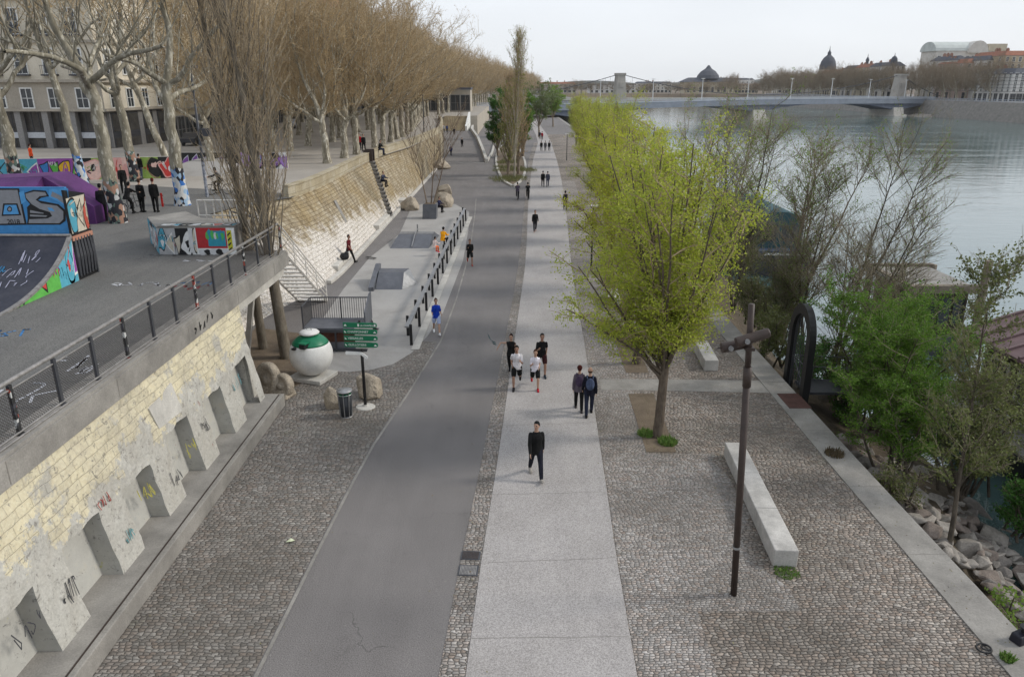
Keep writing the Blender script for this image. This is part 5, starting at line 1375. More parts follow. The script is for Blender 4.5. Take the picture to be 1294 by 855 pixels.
person('female runner in white t-shirt black shorts and red shoes', 676,491, yaw=2, h=1.64, pose='run', ph=1, shirt=(218,214,222), trou=(20,20,22), shoe=(170,40,50), hair=(60,38,28), shorts=True, short_sleeve=True, det=2, female=True, hairstyle='bun')
person('tall runner in black t-shirt and dark maroon shorts behind the white shirts', 684,474, yaw=6, h=1.82, pose='run', ph=1, shirt=(22,20,24), trou=(56,24,30), shoe=(44,52,60), hair=(28,20,18), shorts=True, short_sleeve=True, det=2, skin='b')
person('runner in black vest and leggings raising an arm with a scarf', 646,472, yaw=-6, h=1.66, pose='walk', ph=1, shirt=(20,20,22), trou=(20,20,22), shoe=(40,40,44), hair=(45,25,20), sleeveless=True, det=2, female=True, hairstyle='bun', arms=((10,70,10),(20,25,88)))
c = at(646,472); mb = MB()
sc0 = Vector((c.x-.62,c.y-.15,1.32))
pts = [sc0+Vector((-.0,0,.0)),sc0+Vector((-.14,0,.06)),sc0+Vector((-.24,.02,.22)),sc0+Vector((-.30,.0,.36))]
for a,b in ((0,.05),(.02,-.03)):
    for p,q in zip(pts,pts[1:]): mb.extrude([p+Vector((a,0,b)),q+Vector((a,0,b)),q+Vector((a+.05,.03,b-.08)),p+Vector((a+.04,.02,b-.06))],(0,.008,0))
tag(mb.build('scarf', cloth(60,95,98)), 'grey teal scarf held out by the runner with the raised arm', 'scarf')
person('woman jogging in blue t-shirt and pale shorts beside the black post rail', 552,422, yaw=12, h=1.7, pose='walk', ph=1, shirt=(28,62,168), trou=(176,188,220), shoe=(225,225,225), hair=(52,30,26), shorts=True, short_sleeve=True, det=2, female=True, arms=((-5,80,12),(10,85,10)), hairstyle='bun')
person('runner dressed in black with bare shins on the road edge', 594,335, yaw=10, h=1.74, pose='run', ph=1, shirt=BL, trou=(18,18,20), shoe=(150,70,60), hair=(40,28,24), shorts=True, det=1, skin='b')
person('seated person in bright orange yellow jacket on the post rail', 0,0, loc=(-4.75,50.3,.36), yaw=160, h=1.68, pose='sit', shirt=(232,158,20), trou=(30,32,42), shoe=(40,40,40), hair=(25,18,16), det=1, hairstyle='full', jacket=True)
person('small seated child in orange and white on the post rail', 0,0, loc=(-5.15,48.4,.30), yaw=150, h=1.35, pose='sit', shirt=(214,196,190), trou=(226,112,60), shoe=(205,60,90), hair=(35,22,18), det=1)
person('man in dark red top and black trousers striding by the sloping wall', 442,332, yaw=70, h=1.82, pose='walk', ph=1, shirt=(92,22,34), trou=(20,20,22), shoe=(20,20,20), hair=(25,18,15), short_sleeve=True, det=1, skin='b')
person('walker in black coming along the pale path alone', 676,293, yaw=5, h=1.7, pose='walk', ph=-1, shirt=BL, trou=(32,32,38), shoe=(180,150,140), det=1)
person('walker seen from behind with dark backpack on the pale path', 714,266, yaw=175, h=1.78, pose='walk', ph=1, shirt=(50,48,52), trou=(30,30,34), pack=(40,38,44), det=1)
person('dark clothed walker of the pair on the pale path', 686,236, yaw=180, h=1.76, pose='walk', shirt=(24,24,28), trou=(26,26,32), det=0, jacket=True)
person('walker in grey blue coat of the pair on the pale path', 692,236, yaw=180, h=1.72, pose='walk', ph=-1, shirt=(70,72,84), trou=(70,74,90), det=0, jacket=True)
for i,(px,py,sh,lab) in enumerate([(684,191,(24,24,26),'walker in black nearest the island in the distant trio'),(689,191,(90,88,90),'middle walker in grey of the distant trio'),(694,191,(18,18,20),'walker in black nearest the river in the distant trio'),(685,177,(150,40,48),'far walker in red top beyond the trio on the path'),(682,176,(40,40,46),'far walker in dark clothes next to the red top')]):
    person(lab, px, py, yaw=180, h=1.76, pose='walk', ph=1-2*(i%2), shirt=sh, trou=(30,30,34), det=0, jacket=True)
for i,(px,py,sh,lab,yw) in enumerate([(570,197,(36,40,92),'person in blue coat walking up the ramp',180),(584,187,(28,26,28),'person in black walking down the ramp',0),(574,172,(40,36,40),'person in dark coat at the top of the ramp',180),(561,168,(188,190,200),'person in white top at the head of the ramp',0),(565,168,(60,72,110),'person in blue grey top at the head of the ramp',0)]):
    p = at(px,py); zr = 0 if p.y < 112 else (p.y-112)*.036
    zr = min(zr, 1.75); p = at(px,py,zr); zr = max(0,min(1.8,(p.y-112)*.036)); p = at(px,py,zr)
    person(lab, 0,0, loc=p, yaw=yw, h=1.75, pose='walk', ph=1-2*(i%2), shirt=sh, trou=(34,34,40), det=0, jacket=True)
# plaza
person('standing figure in dark jacket leaning by the graffiti covered tree', 133,279, UP, yaw=200, h=1.82, pose='stand', shirt=(26,27,32), trou=(24,24,28), hair=(20,16,15), det=1, jacket=True)
person('person in black seen from behind in the middle of the three on the plaza', 181,268, UP, yaw=172, h=1.74, pose='stand', shirt=(14,14,15), trou=(18,18,20), hair=(62,42,30), det=1, jacket=True)
person('person in black seen from behind holding a red board', 198,268, UP, yaw=186, h=1.78, pose='stand', shirt=(14,14,15), trou=(18,18,20), hair=(84,32,22), det=1, jacket=True)
person('person in black walking in front of the pink graffiti', 158,245, UP, yaw=30, h=1.8, pose='walk', shirt=(24,22,26), trou=(20,20,24), det=1, jacket=True)
person('person in black jacket and jeans facing the graffiti wall', 179,226, UP, yaw=170, h=1.76, pose='stand', shirt=(24,24,28), trou=(66,70,84), det=0, jacket=True)
person('person in orange sweater behind the graffiti wall', 42,210, UP, yaw=150, h=1.8, pose='stand', shirt=(226,84,44), trou=(40,40,44), hair=(60,34,24), det=0, jacket=True)
person('person in red jacket standing under the promenade trees', 455,190, UP, yaw=0, h=1.7, pose='stand', shirt=(160,36,40), trou=(30,30,36), det=0)
person('person in black standing beside the red jacket under the trees', 460,192, UP, yaw=20, h=1.8, pose='walk', shirt=BL, trou=(24,24,28), det=0, jacket=True)
c = at(199,262,UP)
sb = thing('skateboard', 'red skateboard held upright by the person in black', 'skateboard', (c.x+.33,c.y-.05,UP+.42), 0)
mb = MB(); mb.box(-.06,.06,-.012,.012,-.38,.38); mb.lathe([(.06,-.012),(.06,.012)],12,c=(0,0,0)); bevel(mb.build('deck', cloth(196,52,48), sb),.02)
mb = MB()
for z in (-.24,.24):
    for x in (-.06,.06): mb.ellip((x,.045,z),(.025,.03,.03),8,6)
mb.build('wheel', M['black_metal'], sb)
c = at(469,327)
sb2 = thing('skateboard', 'skateboard lying on the slab near the man in dark red', 'skateboard', (c.x,c.y,.09), R(60))
mb = MB(); mb.box(-.1,.1,-.4,.4,0,.02); bevel(mb.build('deck', M['black_metal'], sb2),.02)
mb = MB()
for y in (-.27,.27):
    for x in (-.09,.09): mb.ellip((x,y,-.04),(.02,.03,.03),8,6)
mb.build('wheel', M['rail'], sb2)
person('seated person in black on the parapet of the promenade', 0,0, loc=(-12.75,73.2,4.57), yaw=75, h=1.75, pose='sit', shirt=(22,22,26), trou=(46,50,66), det=0, jacket=True)
person('seated person halfway down the narrow steps', 0,0, loc=(-11.6,67.2,2.3), yaw=60, h=1.72, pose='sit', shirt=(60,66,84), trou=(24,26,34), det=0, jacket=True)
person('person sitting behind the planter with dark hair', 0,0, loc=(-6.6,66.5,.15), yaw=60, h=1.7, pose='sit', shirt=(40,44,70), trou=(30,30,36), det=0, jacket=True)
# bicycles
BK = None
def bicycle(label, loc, rz, group=None):
    global BK
    if BK is not None: return dup(BK, loc, rz, None, label, group)
    o = thing('bicycle', label, 'bicycle', loc, rz, group)
    for y in (-.5,.5):
        mb = MB(); mb.tube([(0,y+.31*math.cos(a),.33+.31*math.sin(a)) for a in [2*math.pi*i/22 for i in range(23)]], .022, 6); w = mb.build('wheel', M['black_metal'], o)
        mb = MB()
        for i in range(10): a = 2*math.pi*i/10; mb.tube([(0,y,.33),(0,y+.3*math.cos(a),.33+.3*math.sin(a))], .004, 3)
        mb.build('spoke', M['galv'], w)
    mb = MB(); s_ = (0,.18,.80); b_ = (0,.08,.30); hd_ = (0,-.36,.82)
    for p in ([s_,b_],[b_,(0,.5,.33)],[(0,.5,.33),(0,.17,.7)],[(0,.17,.70),hd_],[b_,(0,-.37,.72)],[hd_,(0,-.5,.33)]): mb.tube(p, .018, 6)
    mb.build('frame', M['dark_metal'], o)
    mb = MB(); mb.tube([hd_,(0,-.34,.98)],.015,6); mb.tube([(-.3,-.28,1.03),(-.1,-.36,1.0),(.1,-.36,1.0),(.3,-.28,1.03)],.014,6); mb.build('handlebar', M['black_metal'], o)
    mb = MB(); mb.ellip((0,.2,.85),(.07,.13,.04),10,6); mb.build('saddle', M['black_metal'], o)
    BK = o; return o
def rider(label_p, label_b, p, yaw, shirt, trou, h=1.74, det=1):
    bicycle(label_b, p, R(yaw))
    o = person(label_p, 0,0, loc=p, yaw=yaw, h=h, pose='bike', shirt=shirt, trou=trou, det=det, jacket=False, arms=((58,22,8),(58,22,8)))
    rr_ = Matrix.Rotation(R(yaw),3,'Z') @ Vector((0,.16,-.03)); o.location = Vector(p)+rr_
    return o
rider('cyclist in grey top riding across the plaza','small wheeled bicycle ridden across the plaza beside the lamp post', at(278,246,UP), -75, (58,56,58), (22,22,24))
rider('cyclist in black riding away nearer the path on the road','bicycle ridden away on the road nearer the path', at(667,252), 180, (24,24,26), (24,24,28))
rider('cyclist in grey purple riding away nearer the island','bicycle ridden away on the road nearer the island', at(654,252), 180, (70,62,74), (40,40,48))
rider('person in black sitting on a bike with back turned on the plaza','bicycle under the person in black on the plaza', at(166,271,UP), 165, (14,14,15), (16,16,18))
bg_ = at(412,327,.5)
mb = MB(); mb.ellip((0,0,.2),(.3,.22,.24),12,8); mb.ellip((.15,0,.38),(.14,.14,.16),10,7); me = remesh(mb,.03,3); me.materials.append(M['black_metal'])
o = link('bag', me, None, (-10.42,45.2,.5)); tag(o, 'black bag lying on the stone bench at the foot of the slope', 'bag')
# ================================================================ trees
def bark(name, c1, c2, c3=None, scale=5, stretch=.35, bump=.6, graf=False):
    t = NT(name); p = t.pos((1,1,stretch), obj=True)
    col = t.ramp(t.noise(p, scale, 5, .65, .4), [(.38,c1),(.6,c2)])
    if c3: col = t.mix(t.ramp(t.noise(p, scale*1.6, 4, .6), [(.56,0.0),(.6,1.0)]), col, c3)
    if graf:
        ob = t.n('ShaderNodeTexCoord'); se = t.n('ShaderNodeSeparateXYZ'); t.l(ob.outputs['Object'], se.inputs[0])
        vo = t.n('ShaderNodeTexVoronoi'); vo.inputs['Scale'].default_value = 5.5; t.l(t.pos((1,1,.7),obj=True), vo.inputs['Vector'])
        sc = t.n('ShaderNodeSeparateColor'); t.l(vo.outputs['Color'], sc.inputs[0])
        gc = t.ramp(sc.outputs[0], [(0,graf[0]),(.3,graf[1]),(.55,graf[2]),(.8,graf[3])], 'CONSTANT')
        ed = t.math('ADD', se.outputs[2], t.math('MULTIPLY', t.noise(p, 3, 3), 1.2))
        col = t.mix(t.ramp(ed, [(.49,1.0),(.5,0.0)]) if False else t.math('LESS_THAN', ed, 2.7), col, gc)
    f = t.noise(t.pos((1,1,.2),obj=True), 22, 4)
    col = t.mix(.3, col, t.ramp(f,[(.3,.25),(.7,.75)]), 'OVERLAY')
    return t.fin(col, .9, t.bump(f, bump, .02), 0, .15)
def leafmat(name, cols, trans=.35, rough=.6):
    t = NT(name); g = t.n('ShaderNodeNewGeometry')
    n = len(cols); col = t.ramp(g.outputs['Random Per Island'], [(i/max(1,n-1), c) for i,c in enumerate(cols)])
    t.fin(col, rough, None, 0, .25)
    tr = t.n('ShaderNodeBsdfTranslucent'); t.l(col, tr.inputs['Color']); ms = t.n('ShaderNodeMixShader'); ms.inputs[0].default_value = trans
    t.l(t.b.outputs[0], ms.inputs[1]); t.l(tr.outputs[0], ms.inputs[2]); t.l(ms.outputs[0], t.out.inputs[0]); return t.m
B_PLANE = bark('plane_bark', (.40,.365,.285,1), (.19,.165,.12,1), (.62,.58,.48,1), 3.5)
B_PLANE_G = bark('painted_plane_bark', (.30,.275,.215,1), (.185,.165,.12,1), (.46,.43,.35,1), 3.5, graf=[(.55,.55,.53,1),(.05,.16,.45,1),(.03,.03,.035,1),(.30,.42,.55,1)])
B_PLANE_W = bark('scrawled_plane_bark', (.30,.275,.215,1), (.185,.165,.12,1), (.46,.43,.35,1), 3.5, graf=[(.03,.03,.035,1),(.45,.45,.44,1),(.10,.14,.12,1),(.30,.18,.13,1)])
TWIG_PLANE = bark('plane_twig', (.36,.27,.16,1), (.48,.375,.235,1), None, 8)
SEED = leafmat('plane_seed_ball', [(.36,.25,.115,1),(.48,.34,.165,1),(.28,.19,.09,1)], .25, .8)
B_GREY = bark('grey_bark', (.17,.135,.10,1), (.27,.22,.165,1), None, 7)
B_WIL = bark('willow_bark', (.085,.066,.05,1), (.14,.112,.085,1), None, 8)
TWIG_GREY = bark('grey_twig', (.30,.225,.145,1), (.40,.31,.21,1), None, 9)
B_POP = bark('poplar_bark', (.125,.105,.08,1), (.19,.165,.13,1), None, 7)
TWIG_POP = bark('poplar_twig', (.30,.24,.165,1), (.42,.34,.235,1), None, 9)
B_DARK = bark('dark_bark', (.055,.045,.035,1), (.10,.082,.062,1), None, 8)
TWIG_DARK = bark('dark_twig', (.19,.16,.112,1), (.28,.24,.17,1), None, 9)
L_WIL = leafmat('young_yellow_leaf', [(.35,.42,.045,1),(.47,.51,.06,1),(.25,.33,.04,1),(.58,.58,.11,1)], .4)
L_WIL2 = leafmat('golden_leaf', [(.43,.45,.045,1),(.53,.53,.065,1),(.33,.385,.045,1)], .4)
L_GRN = leafmat('bright_green_leaf', [(.095,.20,.023,1),(.145,.265,.033,1),(.065,.14,.018,1),(.19,.31,.05,1)], .4)
L_SPR = leafmat('spring_leaf', [(.16,.27,.04,1),(.24,.35,.06,1),(.12,.20,.035,1)], .4)
L_DRK = leafmat('poplar_green_leaf', [(.05,.14,.02,1),(.08,.19,.03,1),(.04,.10,.02,1)], .35)
L_OLV = leafmat('olive_leaf', [(.12,.145,.045,1),(.18,.20,.065,1),(.08,.10,.035,1)], .3)
L_YG = leafmat('poplar_yellow_leaf', [(.22,.27,.05,1),(.30,.31,.07,1),(.16,.21,.04,1)], .35)
def rdir(rr): 
    a = rr.uniform(0,2*math.pi); return Vector((math.cos(a),math.sin(a),0))
def branch(mb, rr, p0, d, L, r0, r1, n=5, wob=.15, up=.0, sides=5, m=0, gnarl=None):
    p = Vector(p0); d = Vector(d).normalized(); pts = [p.copy()]; ds = [d.copy()]
    for i in range(n):
        w = wob if gnarl is None else gnarl
        d = (d+Vector((rr.gauss(0,w),rr.gauss(0,w),rr.gauss(0,w)+up))).normalized(); p = p+d*(L/n); pts.append(p.copy()); ds.append(d.copy())
    mb.tube(pts, [r0+(r1-r0)*i/n for i in range(n+1)], sides, m, cap=False)
    return pts, ds
def along(pts, ds, u):
    x = u*(len(pts)-1); i = min(int(x), len(pts)-2); return pts[i].lerp(pts[i+1], x-i), ds[i]
def leaf_arr(nr, P, size, asp=.6, sj=.4, up=.0):
    """diamond leaves around points P (n,3)"""
    n = len(P); a = nr.normal(size=(n,3)); a /= np.linalg.norm(a,axis=1,keepdims=True)
    b = nr.normal(size=(n,3)); b -= a*(a*b).sum(1,keepdims=True); b /= np.linalg.norm(b,axis=1,keepdims=True)
    s = size*(1+sj*nr.uniform(-1,1,size=(n,1)))
    a = a*s*.5; b = b*s*.5*asp
    V = np.stack([P-a, P+b*1.0+a*.1, P+a, P-b+a*.1], axis=1).reshape(-1,3)
    return V
def crown_obj(parent, mb, leafV, mats, name='crown'):
    """twig tubes + leaf quads in one mesh"""
    V = np.array(mb.v, dtype=np.float32).reshape(-1,3); F = np.array([f if len(f)==4 else list(f)+[f[-1]] for f in mb.f if len(f)==4], dtype=np.int32).reshape(-1,4)
    mi = np.zeros(len(F), dtype=np.int32)
    if leafV is not None and len(leafV):
        n0 = len(V); k_ = len(leafV)//4
        V = np.concatenate([V, leafV]); F = np.concatenate([F, (np.arange(k_*4).reshape(-1,4)+n0).astype(np.int32)]); mi = np.concatenate([mi, np.ones(k_,dtype=np.int32)])
    return raw_mesh(name, V, F, mats, parent, mi)
def pts_on(nr, segs, n, jit):
    """random points along segments (list of (p,q))"""
    A = np.array([s[0] for s in segs]); B = np.array([s[1] for s in segs]); L = np.linalg.norm(B-A,axis=1)*np.repeat(nr.uniform(.2,1,(len(segs)+8)//9+1)**1.5, 9)[:len(segs)]; pr = L/L.sum()
    i = nr.choice(len(segs), n, p=pr); u = nr.uniform(0,1,(n,1)); return A[i]*(1-u)+B[i]*u+nr.normal(0,jit,(n,3))
NOTREE = None
def plane_tree(seed, lean=(0,0), th=6.5, r=.40, H=19, dens=1.0, bk=None, label='', loc=(0,0,0), group=None, shoots=6, seeds=5200, spread=4.6, low=0):
    rr = random.Random(seed); nr = np.random.default_rng(seed)
    o = thing('plane_tree', label, 'tree', loc, 0, group)
    tb, cb = MB(), MB(); segs = []
    L = Vector((lean[0],lean[1],0)); pts = []; n = 8
    for i in range(n+1):
        u = i/n; pts.append(L*u+Vector((rr.gauss(0,.05)*u*2,rr.gauss(0,.05)*u*2,th*u)))
    tb.tube([pts[0]-Vector((0,0,.3)), pts[0]+Vector((0,0,.1))]+pts[1:], [r*1.5,r*1.25]+[r*(1.05-.35*i/n) for i in range(1,n+1)], 11, cap=False)
    top = pts[-1]; d0 = (pts[-1]-pts[-2]).normalized()
    nl = rr.choice((3,4,4)); a0 = rr.uniform(0,6.3)
    limbs = []
    for i in range(nl):
        a = a0+2*math.pi*i/nl+rr.uniform(-.4,.4); st = top-d0*rr.uniform(0,th*.22)
        d = Vector((math.cos(a),math.sin(a),0))*rr.uniform(.7,1.1)+d0*rr.uniform(.35,.8)
        bp, bd = branch(tb, rr, st, d, spread*rr.uniform(.75,1.15), r*.44, r*.24, 7, .2, .03, 7); limbs.append((bp,bd,r*.25))
    bp, bd = branch(tb, rr, top, d0+Vector((rr.gauss(0,.2),rr.gauss(0,.2),.2)), (H-th)*.45, r*.6, r*.28, 7, .12, .05, 7); limbs.append((bp,bd,r*.28))
    for bp,bd,rb in limbs:
        for q in range(shoots):
            p,d = along(bp,bd,rr.uniform(.25,1) if q else 1.0)
            remain = max(2.5, H-p.z)*rr.uniform(.55,.95)
            nd = Vector((rr.gauss(0,.45)+d.x*.5,rr.gauss(0,.45)+d.y*.5,1.0))
            sp_, sd = branch(tb, rr, p, nd, remain*.75, rb*.5, rb*.16, 7, .14, .06, 5)
            for w in range(int(7*dens)+low):
                p2,d2 = along(sp_,sd,rr.uniform(.2,1)) if w < int(7*dens) else along(bp,bd,rr.uniform(.15,1)); nd = d2*.7+rdir(rr)*.7+Vector((0,0,.3))
                tp_, td = branch(cb, rr, p2, nd, rr.uniform(1.6,3.2), rb*.17, .016, 5, .16, .05, 4)
                for x in range(int(5*dens)):
                    p3,d3 = along(tp_,td,rr.uniform(.15,1)); nd = d3+rdir(rr)*.9+Vector((0,0,rr.uniform(-.1,.3)))
                    fp, fd = branch(cb, rr, p3, nd, rr.uniform(.7,1.5), .014, .006, 3, .18, .0, 3)
                    for k_ in range(3): segs.append((tuple(fp[k_]),tuple(fp[k_+1])))
    tb.build('trunk', bk or B_PLANE, o, True)
    P = pts_on(nr, segs, seeds, .16); lv = leaf_arr(nr, P, .085, .8)
    crown_obj(o, cb, lv, [TWIG_PLANE, SEED]); return o
# --- tall bare poplars by the end of the wall
def fastigiate(name, seed, label, loc, H, r, nb, mats, leaves=0, lm=None, lsize=.07, spread=.22, low=1.6, stems=1, group=None, cat='tree', tw=9, wid=1.0, lmax=.38, br=.30):
    rr = random.Random(seed); nr = np.random.default_rng(seed); o = thing(name, label, cat, loc, rr.uniform(0,6), group); tb, cb = MB(), MB(); segs = []
    tr, td = branch(tb, rr, (0,0,-.2), (rr.gauss(0,.03),rr.gauss(0,.03),1), H, r, .03, 12, .025, .02, 9)
    for i in range(nb):
        u = (i+.5)/nb; z = (low+(H*.88-low)*u**1.1)/H; p,d = along(tr,td,z)
        L = (H-p.z)*rr.uniform(.35,.62)*(1 if u>.15 else .9); L = min(L, H*lmax)
        nd = rdir(rr)*rr.uniform(.5,1.0)*spread*2.2*wid+Vector((0,0,1))
        bp, bd = branch(tb, rr, p, nd, L, r*br*(1-z*.75), .010, 7, .05, .09, 5)
        for w in range(tw):
            p2,d2 = along(bp,bd,rr.uniform(.1,1)); nd = d2+rdir(rr)*.45
            fp, fd = branch(cb, rr, p2, nd, rr.uniform(.8,2.0)*(H/18), .016, .006, 4, .09, .09, 3)
            for k_ in range(4): segs.append((tuple(fp[k_]),tuple(fp[k_+1])))
            for x in range(3):
                p3,d3 = along(fp,fd,rr.uniform(.2,.9)); gp, gd = branch(cb, rr, p3, d3+rdir(rr)*.5, rr.uniform(.4,.9)*(H/18), .009, .005, 3, .1, .05, 3)
                segs.append((tuple(gp[0]),tuple(gp[-1])))
    tb.build('trunk', mats[0], o, True)
    lv = leaf_arr(nr, pts_on(nr, segs, leaves, .10*H/18), lsize) if leaves else None
    crown_obj(o, cb, lv, [mats[1], lm or SEED]); return o
c = at(362,452); fastigiate('poplar_tree', 5, 'tall bare tree with the thicker trunk beside the end of the cream wall', c, 19, .25, 72, (B_POP,TWIG_POP), 1500, SEED, .05, .24, 3.1, tw=6, lmax=.24, br=.16)
c = at(333,440); fastigiate('poplar_tree', 6, 'tall bare tree with the thinner trunk closest to the cream wall', c, 18.5, .20, 60, (B_POP,TWIG_POP), 1200, SEED, .05, .22, 3.4, tw=6, lmax=.24, br=.17)
# --- willows: yellow green trees in pits
def leafy(name, seed, label, loc, H, R_, fork, r, nl, leaves, lm, lsize, mats, group=None, droop=-.02, base=.25, cat='tree', jit=.12, asp=.5, top=1.0, rise=1.0):
    rr = random.Random(seed); nr = np.random.default_rng(seed); o = thing(name, label, cat, loc, 0, group); tb, cb = MB(), MB(); segs = []
    tr, td = branch(tb, rr, (0,0,-.15), (rr.gauss(0,.03),rr.gauss(0,.03),1), fork, r*1.1, r*.85, 6, .03, 0, 10)
    ends = []
    for i in range(nl):
        a = 2*math.pi*i/nl*1.618*1.0+rr.uniform(-.3,.3); out = .08+.74*((i+.5)/nl)
        st,_ = along(tr,td,1-.30*(i/nl)*rr.random()); q = .12+.80*((i+.5)/nl)
        en = Vector((math.cos(a)*R_*q,math.sin(a)*R_*q,fork+(H-fork)*(1-.78*q**2.0))); nd = (en-st); L = nd.length*rr.uniform(.84,1.0); nd = nd.normalized()+Vector((math.cos(a)*.10,math.sin(a)*.10,-.02))
        bp, bd = branch(tb, rr, st, nd, L, r*.36, .015, 8, .05, .03, 6)
        ends.append((bp,bd))
    for bp,bd in ends:
        for w in range(11):
            u = rr.uniform(base,1); p2,d2 = along(bp,bd,u); nd = d2*.6+rdir(rr)*.85+Vector((0,0,rr.uniform(-.1,.45)))
            tp_, td2 = branch(cb, rr, p2, nd, rr.uniform(.22,.42)*R_, .020, .008, 5, .12, droop, 4)
            for k_ in range(5): segs.append((tuple(tp_[k_]),tuple(tp_[k_+1])))
            for x in range(5):
                p3,d3 = along(tp_,td2,rr.uniform(.2,1)); nd = d3*.7+rdir(rr)*.8+Vector((0,0,rr.uniform(-.2,.3)))
                fp,fd = branch(cb, rr, p3, nd, rr.uniform(.12,.26)*R_, .009, .004, 3, .15, droop, 3)
                for k_ in range(3): segs.append((tuple(fp[k_]),tuple(fp[k_+1]))); segs.append((tuple(fp[k_]),tuple(fp[k_+1])))
    tb.build('trunk', mats[0], o, True)
    lv = leaf_arr(nr, pts_on(nr, segs, leaves, jit), lsize, asp); crown_obj(o, cb, lv, [mats[1], lm]); return o
GW = 'yellow green trees in the pits beside the path'
w1_ = leafy('willow_tree', 21, 'nearest yellow green tree in a grassy earth pit beside the pale path', at(831,552), 10.0, 3.15, 2.6, .155, 30, 56000, L_WIL, .078, (B_WIL,TWIG_GREY), GW, base=.12)
w2_ = leafy('willow_tree', 22, 'second yellow green tree from the camera in the row beside the path', at(803,459), 9.0, 2.9, 3.0, .17, 17, 22000, L_WIL, .088, (B_WIL,TWIG_GREY), GW, base=.15)
w3_ = leafy('willow_tree', 23, 'third yellow green tree from the camera in the row beside the path', at(792,417), 9.6, 3.0, 3.2, .17, 17, 22000, L_WIL2, .095, (B_WIL,TWIG_GREY), GW, base=.15)
wl = [(6.1,40.5),(6.5,47),(7.1,53.5),(7.7,60),(8.0,68),(8.6,76),(9.3,85),(10.0,95),(10.6,106),(11.2,118),(11.7,131),(12.2,145)]
for i,(x,y) in enumerate(wl):
    src = (w2_,w3_,w1_)[i%3]; rr = random.Random(i)
    q_ = rr.uniform(.92,1.08); dup(src, (x,y,0), rr.uniform(0,6), (q_*.84,q_*.84,q_*1.0), '%s yellow green tree from the camera in the row beside the path' % ORD[i+3])
# pale grass tuft at the first pit
def tuft(name, label, loc, n, rad, hgt, mat, seed, kind=None, cat='plant'):
    nr = np.random.default_rng(seed); a = nr.uniform(0,6.28,n); q = np.sqrt(nr.uniform(0,1,n))*rad
    B = np.stack([np.cos(a)*q,np.sin(a)*q,np.zeros(n)],1); h = hgt*nr.uniform(.4,1,(n,1)); w = nr.normal(0,1,(n,3))*.012; w[:,2] = 0
    d = np.concatenate([nr.normal(0,.35,(n,2)),np.ones((n,1))],1)*h
    V = np.stack([B-w,B+w,B+d+w*.3,B+d-w*.3],1).reshape(-1,3)
    o = raw_mesh(name, V, np.arange(n*4).reshape(-1,4), [mat]); o.location = loc; return tag(o, label, cat, None, kind)
G_ = leafmat('grass_blade', [(.08,.17,.03,1),(.14,.25,.05,1),(.20,.24,.08,1)], .3)
G_DRY = leafmat('dry_grass_blade', [(.13,.16,.05,1),(.20,.19,.08,1),(.10,.12,.04,1)], .3)
tuft('grass', None, (4.35,21.75,.016), 420, .28, .13, G_, 1, 'stuff', 'grass'); tuft('grass', None, (4.93,21.15,.016), 700, .30, .16, G_, 2, 'stuff', 'grass')
tuft('grass', None, (6.4,14.55,.01), 350, .3, .06, G_, 3, 'stuff', 'grass'); c = at(1272,834); tuft('grass', None, (c.x,c.y,.03), 260, .12, .12, G_, 4, 'stuff', 'grass')
for i in range(14): 
    rr = random.Random(i+90); x_ = rr.uniform(-1.7,2.0); y_ = rr.uniform(86,116); tuft('grass', None, (x_,y_,.13), 350, 1.5, .4, G_DRY, 10+i, 'stuff', 'grass')
# --- island poplars
GI = 'poplars on the planted island'
L_SFT = leafmat('soft_green_leaf', [(.14,.19,.07,1),(.20,.25,.10,1),(.11,.15,.06,1)], .3)
def isl_at(px,py): c = at(px,py); return (c.x,c.y,.1)
fastigiate('poplar_tree', 31, 'tall slender poplar with bare top rising above all others on the island', isl_at(650,226), 17.5, .13, 60, (bark('pale_bark',(.40,.37,.30,1),(.26,.23,.18,1)),TWIG_GREY), 4000, L_YG, .12, .15, 1.6, group=GI)
fastigiate('poplar_tree', 32, 'brown leafless poplar at the path side of the island', isl_at(655,221), 11.5, .2, 60, (B_GREY,TWIG_GREY), 3500, SEED, .13, .30, 1.0, group=GI)
fastigiate('poplar_tree', 33, 'yellowish poplar at the near tip of the island', isl_at(642,222), 10.3, .18, 55, (B_GREY,TWIG_GREY), 6000, L_YG, .15, .26, 1.0, group=GI)
leafy('poplar_tree', 34, 'dark green poplar at the ramp side of the island', isl_at(629,198), 10.5, 2.2, 1.2, .2, 16, 17000, L_DRK, .19, (B_GREY,TWIG_DARK), GI)
leafy('poplar_tree', 35, 'bright green poplar at the path side of the island behind the brown one', isl_at(661,199), 10.5, 2.1, 1.2, .2, 16, 15000, L_GRN, .19, (B_GREY,TWIG_DARK), GI)
fastigiate('poplar_tree', 36, 'mid green poplar at the far end of the island', isl_at(641,184), 12, .2, 50, (B_GREY,TWIG_DARK), 12000, L_SPR, .2, .28, .8, group=GI)
fastigiate('poplar_tree', 37, 'second brown leafless poplar in the middle of the island', isl_at(646,205), 13, .2, 60, (B_GREY,TWIG_GREY), 3500, SEED, .13, .26, 1.2, group=GI)
leafy('young_tree', 41, 'soft green rounded tree beyond the island at the end of the road', at(681,173), 12.5, 4.4, 2.6, .2, 14, 15000, L_SFT, .22, (B_GREY,TWIG_GREY))
leafy('young_tree', 42, 'dull green rounded tree before the far bridge', (11.5,215,0), 11, 4.5, 2.6, .2, 12, 10000, L_SPR, .25, (B_GREY,TWIG_GREY))
